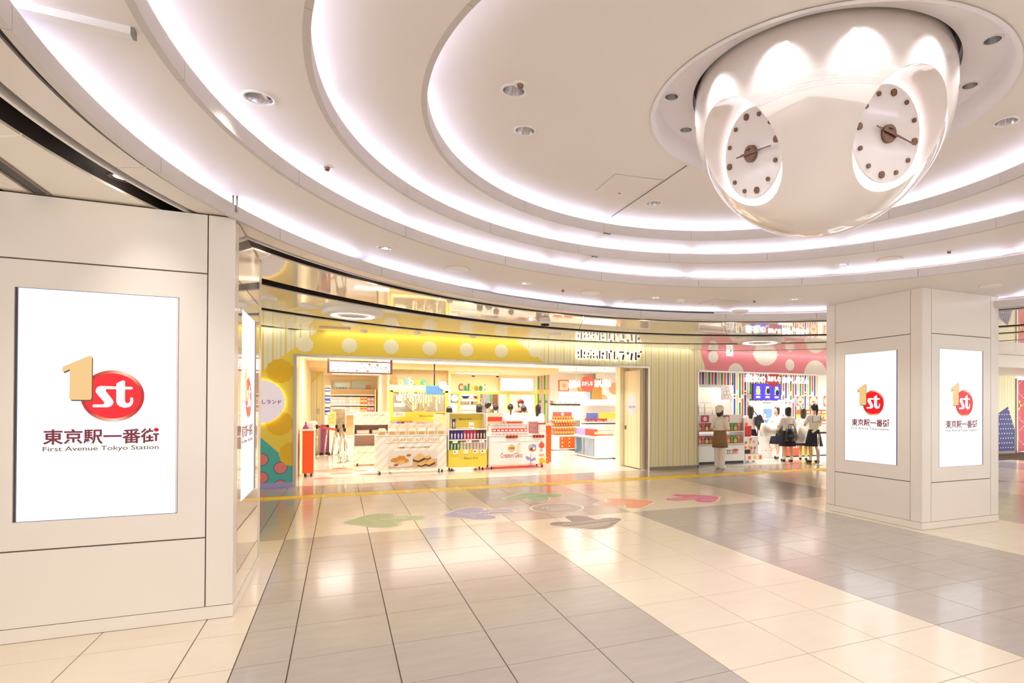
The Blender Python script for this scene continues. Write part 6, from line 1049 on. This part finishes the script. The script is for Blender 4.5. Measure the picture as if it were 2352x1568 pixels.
sticker(H_, [(290, 576), (330, 563), (430, 555), (540, 557), (480, 520), (457, 503), (490, 489), (600, 487), (700, 495), (770, 522), (825, 535), (870, 516), (960, 512), (1050, 519), (1073, 535), (1040, 556), (960, 606), (900, 628), (800, 635), (700, 632), (540, 618), (400, 602), (310, 592)], 'st_brown', 'grey-brown arrow floor sticker pointing at the viewer', [(720, 600, .8, .07, .12), (780, 578, 1.3, .05, .12), (700, 560, 1.1, .03, .12), (690, 548, .9, .03, .12), (790, 610, .5, .05, .12)])
t = thing('floor_sticker', 'round grey floor sticker in the middle of the arrows', 'floor sticker', (3.04, 8.39, 0), group='arrow stickers on the floor')
MB().slab([(x, y) for x, y in circle_pts(0, 0, .42, 48)], .0006, .0012).build('border', MATS['sticker_white'], t, world=False); MB().slab([(x, y) for x, y in circle_pts(0, 0, .38, 48)], .0012, .0018).build('print', MATS['st_grey'], t, world=False)
for r_, L in ((.12, .36), (.04, .42), (-.06, .3), (-.12, .36), (-.18, .3)):
    for k in range(7): c = (k / 6 - .5) * L; MB().box(c - .02, c + .02, r_ - .016, r_ + .016, .0018, .0022).build('character_print', MATS['sticker_white'], t, world=False)
# ================================================================== people
mat('skin', 'efc4a4', .5, var=.03); mat('hair_black', '1c1514', .35, var=.2, scale=40); mat('hair_brown', '3a2318', .35, var=.2, scale=40); mat('shirt_white', 'f3eee8', .7); mat('skirt_navy', '1d1b2c', .7); mat('apron_brown', '8a6844', .7, var=.08); mat('pants_white', 'efe7dc', .7); mat('shoe_black', '15110f', .35); mat('shoe_white', 'f2efea', .4); mat('shirt_dark', '4a4a55', .7); mat('pants_dark', '33323c', .7); mat('cap_red', '8c2a30', .6); mat('dress_pink', 'e0a8a0', .7); mat('apron_red', '9c3038', .7); mat('eye_dark', '241812', .3); mat('lip', 'c06a5c', .5); mat('collar_blue', '50507a', .7); mat('strap_cream', 'f3e6bc', .6)
def capsule(mb, p, q, r1, r2, sy=1.0, n=12):
    p, q = Vector(p), Vector(q)
    mb.ball(p, r1, 1, sy, 1, n); mb.ball(q, r2, 1, sy, 1, n); d = q - p
    if d.length < 1e-5: return
    d.normalize(); u = Vector((1, 0, 0)) if abs(d.x) < .9 else Vector((0, 0, 1)); u = (u - d * u.dot(d)).normalized(); v = d.cross(u); vs = []
    for c, r in ((p, r1), (q, r2)):
        for i in range(n):
            a = 2 * PI * i / n; o = u * math.cos(a) * r + v * math.sin(a) * r; o.y *= sy; vs.append(c + o)
    mb.add(vs, [(i, (i + 1) % n, n + (i + 1) % n, n + i) for i in range(n)] + [tuple(range(n - 1, -1, -1)), tuple(range(n, 2 * n))], True)
def blob(mb, name, m, par, s_=1.0, voxel=.011, smooth=4):
    """One continuous surface grown from overlapping tapered limbs."""
    me = bpy.data.meshes.new(name); me.from_pydata([Vector(p) * s_ for p in mb.v], [], mb.f); o = bpy.data.objects.new(name, me)
    r = o.modifiers.new('r', 'REMESH'); r.mode = 'VOXEL'; r.voxel_size = voxel; r.use_smooth_shade = True
    if smooth: k = o.modifiers.new('s', 'SMOOTH'); k.factor = .5; k.iterations = smooth
    nm_ = baked(o); o.modifiers.clear(); o.data = nm_; COL.objects.link(o)
    nm_.materials.clear(); nm_.materials.append(MATS[m]); nm_.polygons.foreach_set('use_smooth', [True] * len(nm_.polygons)); o.parent = par; return o
def person(label, x, y, rz, H=1.6, hair='hair_black', style='long', top='shirt_white', sleeve='short', bottom='skirt', bcol='skirt_navy', shoe='shoe_black', socks=True, armL=None, armR=None, stride=0.0, hat=None, apron=None, collar=False, mask=False, tilt=(0, 0), group=None, detail=True):
    """Local frame: faces -Y. Arms are (elbow, wrist) points for a figure 1.6 m tall."""
    s_ = H / 1.6; t = thing('person', label, 'person', (x, y, 0), rz, group); vx = .0115 * s_ if detail else .016
    armL = armL or ((.215, .03, 1.02), (.205, -.05, .80)); armR = armR or ((-.215, .03, 1.02), (-.205, -.05, .80))
    hx, hy = tilt; hc = Vector((hx, hy, 1.495)); b = MB()
    b.ball(hc, .1, .78, .93, 1.06, 16); b.ball(hc + Vector((hx * .2, -.035, -.06)), .06, .9, .9, .9); b.ball(hc + Vector((0, -.1, -.02)), .014, 1, 1.2, 1.3, 8)
    for e in (-1, 1): b.ball(hc + Vector((e * .08, .01, -.02)), .022, .5, .8, 1.2, 8)
    capsule(b, (hx * .5, hy * .5 + .015, 1.27), hc + Vector((0, .015, -.08)), .052, .048)
    capsule(b, (0, 0, .84), (0, .0, 1.02), .125, .11, .7); capsule(b, (0, 0, 1.02), (0, .0, 1.2), .115, .125, .68); capsule(b, (-.13, 0, 1.255), (.13, 0, 1.255), .05, .05)
    for e, (el, wr) in ((1, armL), (-1, armR)):
        capsule(b, (e * .16, 0, 1.25), el, .047, .037); capsule(b, el, wr, .036, .024)
        el, wr = Vector(el), Vector(wr); d = (wr - el).normalized(); sd = Vector((0, 1, 0)).cross(d); sd = sd.normalized() if sd.length > .1 else Vector((1, 0, 0)); sd = Vector((0, 1, 0)) if abs(d.y) < .8 else Vector((1, 0, 0)); sd = (sd - d * sd.dot(d)).normalized(); nr = d.cross(sd)
        pc = wr + d * .045; capsule(b, wr + d * .01, pc + d * .015, .025, .028); 
        for k, L in enumerate((.058, .066, .062, .048)):
            a0 = pc + d * .02 + sd * (.0265 - k * .0175); a1 = a0 + d * L * .55; a2 = a1 + (d * .8 + nr * .6).normalized() * L * .5; capsule(b, a0, a1, .0095, .009, n=8); capsule(b, a1, a2, .009, .008, n=8)
        a0 = wr + d * .02 + sd * .02; a1 = a0 + (d * .6 + sd * .8).normalized() * .035; capsule(b, a0, a1, .0105, .0095, n=8); capsule(b, a1, a1 + d * .028, .0095, .0085, n=8)
    for e in (-1, 1):
        f = stride * e; kn = (e * .085, -.02 - f * .6, .44); an = (e * .085, .02 - f, .075)
        capsule(b, (e * .08, 0, .80), kn, .083, .054); capsule(b, kn, (e * .086, .03 - f * .8, .30), .052, .053); capsule(b, (e * .086, .03 - f * .8, .30), an, .053, .034); capsule(b, an, (e * .09, -.08 - f, .035), .034, .03)
    blob(b, 'body', 'skin', t, s_, vx)
    # clothes
    c = MB(); capsule(c, (0, 0, .83), (0, 0, 1.02), .148, .132, .74); capsule(c, (0, 0, 1.02), (0, 0, 1.2), .134, .14, .74); capsule(c, (-.135, 0, 1.25), (.135, 0, 1.25), .066, .066)
    for e, (el, wr) in ((1, armL), (-1, armR)):
        el, wr = Vector(el), Vector(wr); sh = Vector((e * .16, 0, 1.25))
        if sleeve == 'short': capsule(c, sh, sh.lerp(el, .72), .066, .062)
        else: capsule(c, sh, el, .064, .053); capsule(c, el, el.lerp(wr, .93), .052, .038)
    blob(c, 'shirt', top, t, s_, .013)
    if bottom == 'skirt':
        n = 72; vs = []; fs = []
        for k, (z, r) in enumerate(((.905, .142), (.84, .165), (.70, .195), (.56, .222), (.455, .243))):
            for i in range(n):
                a = 2 * PI * i / n; pl = 1 + (.045 * k / 4) * math.sin(a * 18); vs.append((r * pl * math.cos(a) * s_, r * pl * .80 * math.sin(a) * s_, z * s_))
        for k in range(4): fs += [(k * n + i, k * n + (i + 1) % n, (k + 1) * n + (i + 1) % n, (k + 1) * n + i) for i in range(n)]
        mm = MB().add(vs, [f[::-1] for f in fs], False); o = mm.build('skirt', MATS[bcol], t, world=False); so = o.modifiers.new('t', 'SOLIDIFY'); so.thickness = .006
    else:
        c = MB(); capsule(c, (0, 0, .80), (0, 0, .92), .142, .138, .78)
        for e in (-1, 1):
            f = stride * e; capsule(c, (e * .08, 0, .80), (e * .085, -.005 - f * .6, .44), .102, .084); capsule(c, (e * .085, -.005 - f * .6, .44), (e * .085, .022 - f, .075), .083, .07)
        blob(c, 'trousers', bcol, t, s_, .013)
    for e in (-1, 1):
        f = stride * e; c = MB(); capsule(c, (e * .087, .03 - f, .042), (e * .095, -.115 - f, .036), .042, .036); MBv = c; o = blob(MBv, 'shoe', shoe, t, s_, .010, 3)
        for v in o.data.vertices: v.co.z = max(v.co.z, .002)
        if socks and bottom == 'skirt': c = MB(); capsule(c, (e * .086, .022 - f, .07), (e * .086, .03 - f * .95, .15), .041, .043); blob(c, 'sock', 'shoe_white', t, s_, .012, 2)
    # hair
    h = MB(); h.ball(hc + Vector((0, .022, .018)), .108, .86, .98, 1.02, 18)
    if style == 'long': capsule(h, hc + Vector((0, .06, .0)), hc + Vector((0, .075, -.24)), .082, .06, .62); [capsule(h, hc + Vector((e * .062, .015, .01)), hc + Vector((e * .062, .025, -.17)), .036, .026) for e in (-1, 1)]
    elif style == 'bob': capsule(h, hc + Vector((0, .05, .0)), hc + Vector((0, .05, -.10)), .088, .075, .7); [capsule(h, hc + Vector((e * .06, .01, .01)), hc + Vector((e * .064, .01, -.10)), .036, .03) for e in (-1, 1)]
    elif style == 'ponytail': h.ball(hc + Vector((0, .115, .07)), .032, n=10); capsule(h, hc + Vector((0, .13, .06)), hc + Vector((0, .155, -.06)), .036, .036); capsule(h, hc + Vector((0, .155, -.06)), hc + Vector((0, .13, -.20)), .036, .014)
    elif style == 'braid':
        for k in range(6): h.ball(hc + Vector((0, .095 - .004 * k, -.08 - k * .034)), .03 - .002 * k, n=10)
    if style != 'none': blob(h, 'hair', hair, t, s_, .010, 3)
    for e in (-1, 1): MB().ball((hc + Vector((e * .033, -.088, .0))) * s_, .0095 * s_, 1.2, .6, .8, 10).build('eye', MATS['eye_dark'], t, world=False)
    if mask: m_ = MB(); m_.ball(hc + Vector((0, -.05, -.05)), .066, .98, .92, .8, 14); blob(m_, 'mask', 'shoe_white', t, s_, .010, 2)
    else: MB().ball((hc + Vector((0, -.092, -.068))) * s_, .018 * s_, 1, .4, .3, 10).build('mouth', MATS['lip'], t, world=False)
    if hat: c = MB(); c.ball(hc + Vector((0, .025, .05)), .122, .94, 1.02, .74, 18); (hat != 'cap_red') and c.ball(hc + Vector((0, .08, .0)), .085, 1.05, .85, .9); blob(c, 'hat', hat, t, s_, .012, 3)
    if apron == 'skirt':
        n = 40; vs = []; fs = []
        for k, (z, r) in enumerate(((.985, .152), (.9, .172), (.7, .192), (.55, .208))):
            for i in range(n): a = 2 * PI * i / n; vs.append((r * math.cos(a) * s_, r * .84 * math.sin(a) * s_, z * s_))
        for k in range(3): fs += [(k * n + (i + 1) % n, k * n + i, (k + 1) * n + i, (k + 1) * n + (i + 1) % n) for i in range(n)]
        o = MB().add(vs, fs, True).build('apron', MATS['apron_brown'], t, world=False); so = o.modifiers.new('t', 'SOLIDIFY'); so.thickness = .008
    if apron == 'bib': c = MB(); capsule(c, (0, -.05, .85), (0, -.05, 1.18), .135, .11, .6); blob(c, 'apron', 'apron_red', t, s_, .014)
    if collar:
        c = MB(); c.add([tuple(Vector(p) * s_) for p in ((-.13, .115, 1.28), (.13, .115, 1.28), (.13, .128, 1.10), (-.13, .128, 1.10), (-.13, .105, 1.28), (.13, .105, 1.28), (.13, .118, 1.10), (-.13, .118, 1.10))], [(0, 3, 2, 1), (4, 5, 6, 7), (0, 1, 5, 4), (1, 2, 6, 5), (2, 3, 7, 6), (3, 0, 4, 7)]); c.build('collar', MATS['shirt_white'], t, world=False)
        f = MB()
        for a0, a1, z0, z1 in ((-.13, .13, 1.105, 1.117), (-.13, -.118, 1.10, 1.28), (.118, .13, 1.10, 1.28)): f.box(a0 * s_, a1 * s_, .129 * s_, .133 * s_, z0 * s_, z1 * s_)
        f.build('collar_trim', MATS['collar_blue'], t, world=False)
    return t
def xat(px_, Y): return atY(px_, 960, Y).x
person('shop clerk in a white cap, white clothes and brown apron before the display case', 8.63, 11.98, 2.0, 1.56, 'hair_brown', 'bob', 'pants_white', 'long', 'trousers', 'pants_white', 'shoe_white', False, ((.23, -.02, 1.06), (.06, -.17, 1.14)), ((-.24, .03, 1.04), (-.07, -.16, 1.08)), .03, 'pants_white', 'skirt', mask=True)
person('long haired girl in a white shirt with a black bag beside the dispenser', xat(1724, 13.75), 13.75, 2.5, 1.57, 'hair_brown', 'long', stride=.02)
person('schoolgirl in profile bending forward with a white bag by the ticket machine', 11.95, 13.72, -1.25, 1.54, 'hair_brown', 'bob', armL=((.22, -.10, 1.04), (.15, -.28, .86)), armR=((-.22, -.12, 1.06), (-.14, -.32, .90)), stride=.16, tilt=(0, -.05))
person('schoolgirl seen from behind with a black handbag in front of the red counter', 11.56, 12.85, 2.9, 1.54, 'hair_black', 'bob', armL=((.22, -.06, 1.02), (.18, -.22, .95)), armR=((-.23, .02, 1.02), (-.22, -.04, .80)), stride=.06, tilt=(-.02, -.02))
person('schoolgirl holding a pale plastic bag at the counter', 12.33, 13.05, 2.3, 1.5, 'hair_brown', 'long', armL=((.22, -.08, 1.03), (.12, -.24, .98)), armR=((-.22, -.08, 1.03), (-.12, -.24, .98)), stride=.05, tilt=(0, -.03))
person('tall schoolgirl with a ponytail, sailor collar and cream strap beside the queue post', 12.0, 12.3, 2.95, 1.63, 'hair_black', 'ponytail', armL=((.22, -.08, 1.04), (.13, -.22, 1.02)), armR=((-.23, -.06, 1.03), (-.14, -.22, .98)), stride=.05, collar=True)
# bags they carry
def tote(x, y, z, w_, d, h, m, label, rz=0.0, handles=True):
    t = thing('bag', label, 'bag', (x, y, z), rz); MB().add([(-w_ / 2, -d / 2, 0), (w_ / 2, -d / 2, 0), (w_ / 2, d / 2, 0), (-w_ / 2, d / 2, 0), (-w_ * .52, -d * .3, h), (w_ * .52, -d * .3, h), (w_ * .52, d * .3, h), (-w_ * .52, d * .3, h), (-w_ * .56, -d * .62, h * .4), (w_ * .56, -d * .62, h * .4), (w_ * .56, d * .62, h * .4), (-w_ * .56, d * .62, h * .4)],
        [(0, 3, 2, 1), (0, 1, 9, 8), (1, 2, 10, 9), (2, 3, 11, 10), (3, 0, 8, 11), (8, 9, 5, 4), (9, 10, 6, 5), (10, 11, 7, 6), (11, 8, 4, 7), (4, 5, 6, 7)], True).build('body', MATS[m], t, world=False)
    if handles:
        for e in (-1, 1): MB().tube([(-w_ * .25, e * d * .25, h), (-w_ * .2, e * d * .2, h + .12), (w_ * .2, e * d * .2, h + .12), (w_ * .25, e * d * .25, h)], .008, 6).build('handle', MATS[m], t, world=False)
    return t
mat('bag_clear', 'f1eee4', .3, coat=.3); mat('bag_olive', '3c3a2c', .5)
tote(xat(1764, 13.3), 13.3, .70, .46, .16, .38, 'bag_clear', 'large white shopping bag held out by the bending schoolgirl', .2); tote(xat(1797, 13.25), 13.25, .72, .24, .14, .30, 'bag_olive', 'dark olive handbag between the two schoolgirls'); tote(11.42, 12.55, .60, .34, .12, .34, 'shoe_black', 'black school bag held by the schoolgirl seen from behind', .2)
tote(xat(1843, 12.75), 12.75, .52, .30, .16, .46, 'bag_clear', 'pale plastic bag hanging between the schoolgirls at right'); tote(xat(1830, 12.9), 12.9, .62, .22, .12, .40, 'shirt_white', 'small white tote beside the pale plastic bag')
t = thing('shoulder_bag', 'black shoulder bag of the long haired girl', 'bag', (xat(1744, 13.55), 13.55, .82), -.3); MB().prism([(-.13, .42), (.02, .50), (.20, .12), (.16, 0), (.05, 0), (-.12, .2)], -.06, .06).build('body', MATS['shoe_black'], t, world=False); MB().tube([(-.05, 0, .46), (-.16, .05, .62), (-.20, .08, .70)], .014, 6).build('strap', MATS['shoe_black'], t, world=False)
tag(MB().tube([(12.18, 12.12, 1.28), (12.05, 12.13, 1.10), (11.88, 12.12, .92), (11.80, 12.15, .85)], .032, 8).build('bag_strap', MATS['strap_cream']), 'wide cream strap across the back of the tall schoolgirl', 'strap')
# customers and staff at the rear kiosks
def rear(px_, Y, H, rz, label, **k): return person(label, xat(px_, Y), Y, rz, H, group='customers at the rear kiosks', detail=False, **k)
rear(1032, 16.6, 1.50, 2.8, 'girl with bobbed black hair behind the rear yellow unit', style='bob', bottom='trousers', bcol='pants_dark')
rear(1101, 17.2, 1.57, 2.6, 'woman with long black hair left of the man in grey', style='long', bottom='trousers', bcol='pants_dark')
rear(1119, 16.4, 1.64, 1.2, 'man in a dark grey top looking down in profile', style='short', top='shirt_dark', bottom='trousers', bcol='pants_dark', tilt=(0, -.05), mask=True)
rear(1138, 17.6, 1.57, 3.0, 'person with short black hair and white shirt, back turned, by the locker window', style='short', bottom='trousers', bcol='pants_dark')
rear(1172, 17.4, 1.58, 3.0, 'girl with a black braid and shoulder bag at the kitchen window', style='braid')
rear(1203, 16.8, 1.53, 2.9, 'person with short black hair below the kitchen staff member', style='short', bottom='trousers', bcol='pants_dark')
rear(1237, 18.4, 1.56, 2.2, 'woman with long hair half hidden by the rainbow bars', style='long', bottom='trousers', bcol='pants_dark')
person('kitchen staff member in a red cap, mask and red apron behind the window', xat(1196, 20.35), 20.35, -.3, 1.72, 'hair_black', 'bob', 'dress_pink', 'short', 'trousers', 'pants_dark', 'shoe_black', False, ((.24, -.05, 1.04), (.16, -.24, .98)), ((-.24, -.05, 1.04), (-.16, -.24, .98)), 0, 'cap_red', 'bib', mask=True, detail=False)

# dark lighting channel in the glossy ceiling beside the left pillar
t = thing('lighting_channel', 'straight black lighting channel with metal edges above the left pillar', 'channel', (-1.80, 4.4, P0 - .004))
MB().box(-1.845, -1.775, 3.6, 5.03, P0 - .003, P0 - .0005).build('channel', MATS['black'], t); MB().box(-1.865, -1.845, 3.6, 5.03, P0 - .006, P0 - .0005).build('edge', MATS['bronze'], t); MB().box(-1.775, -1.755, 3.6, 5.03, P0 - .006, P0 - .0005).build('edge', MATS['bronze'], t)
# ---- tell look-alikes in a row apart by their place
ORD = 'first second third fourth fifth sixth seventh eighth ninth tenth eleventh twelfth thirteenth fourteenth fifteenth sixteenth seventeenth eighteenth nineteenth twentieth'.split()
same = {}
for o in sc.objects:
    if o.parent is None and 'label' in o and 'category' in o: same.setdefault(o['label'], []).append(o)
for lb, os_ in same.items():
    if len(os_) < 2 or any(k in lb for k in ('above the viewer', 'hidden')): continue
    def uv(o): p = RM @ (o.matrix_basis.translation - EYE); return p.x / p.z, o.matrix_basis.translation.z
    cols = sorted({round(uv(o)[0], 3) for o in os_}); lev = sorted({round(uv(o)[1], 2) for o in os_}); deep = sorted({round(o.matrix_basis.translation.y, 2) for o in os_}) if len(cols) == len(os_) else [0]
    merged = []
    for c_ in cols:
        if not merged or c_ - merged[-1] > .0025: merged.append(c_)
    for o in os_:
        u, z = uv(o); k = max(i for i, c_ in enumerate(merged) if c_ <= u + .0015) if merged[0] <= u + .0015 else 0; bits = []
        if len(merged) > 1: bits.append(ORD[min(k, 19)] + ' from left')
        if len(lev) > 1: bits.append((ORD[lev.index(round(z, 2))] + ' up') if len(lev) > 2 else ('lower layer', 'upper layer')[lev.index(round(z, 2))])
        o['label'] = lb + ', ' + ', '.join(bits)
bpy.data.scenes.remove(TMP)
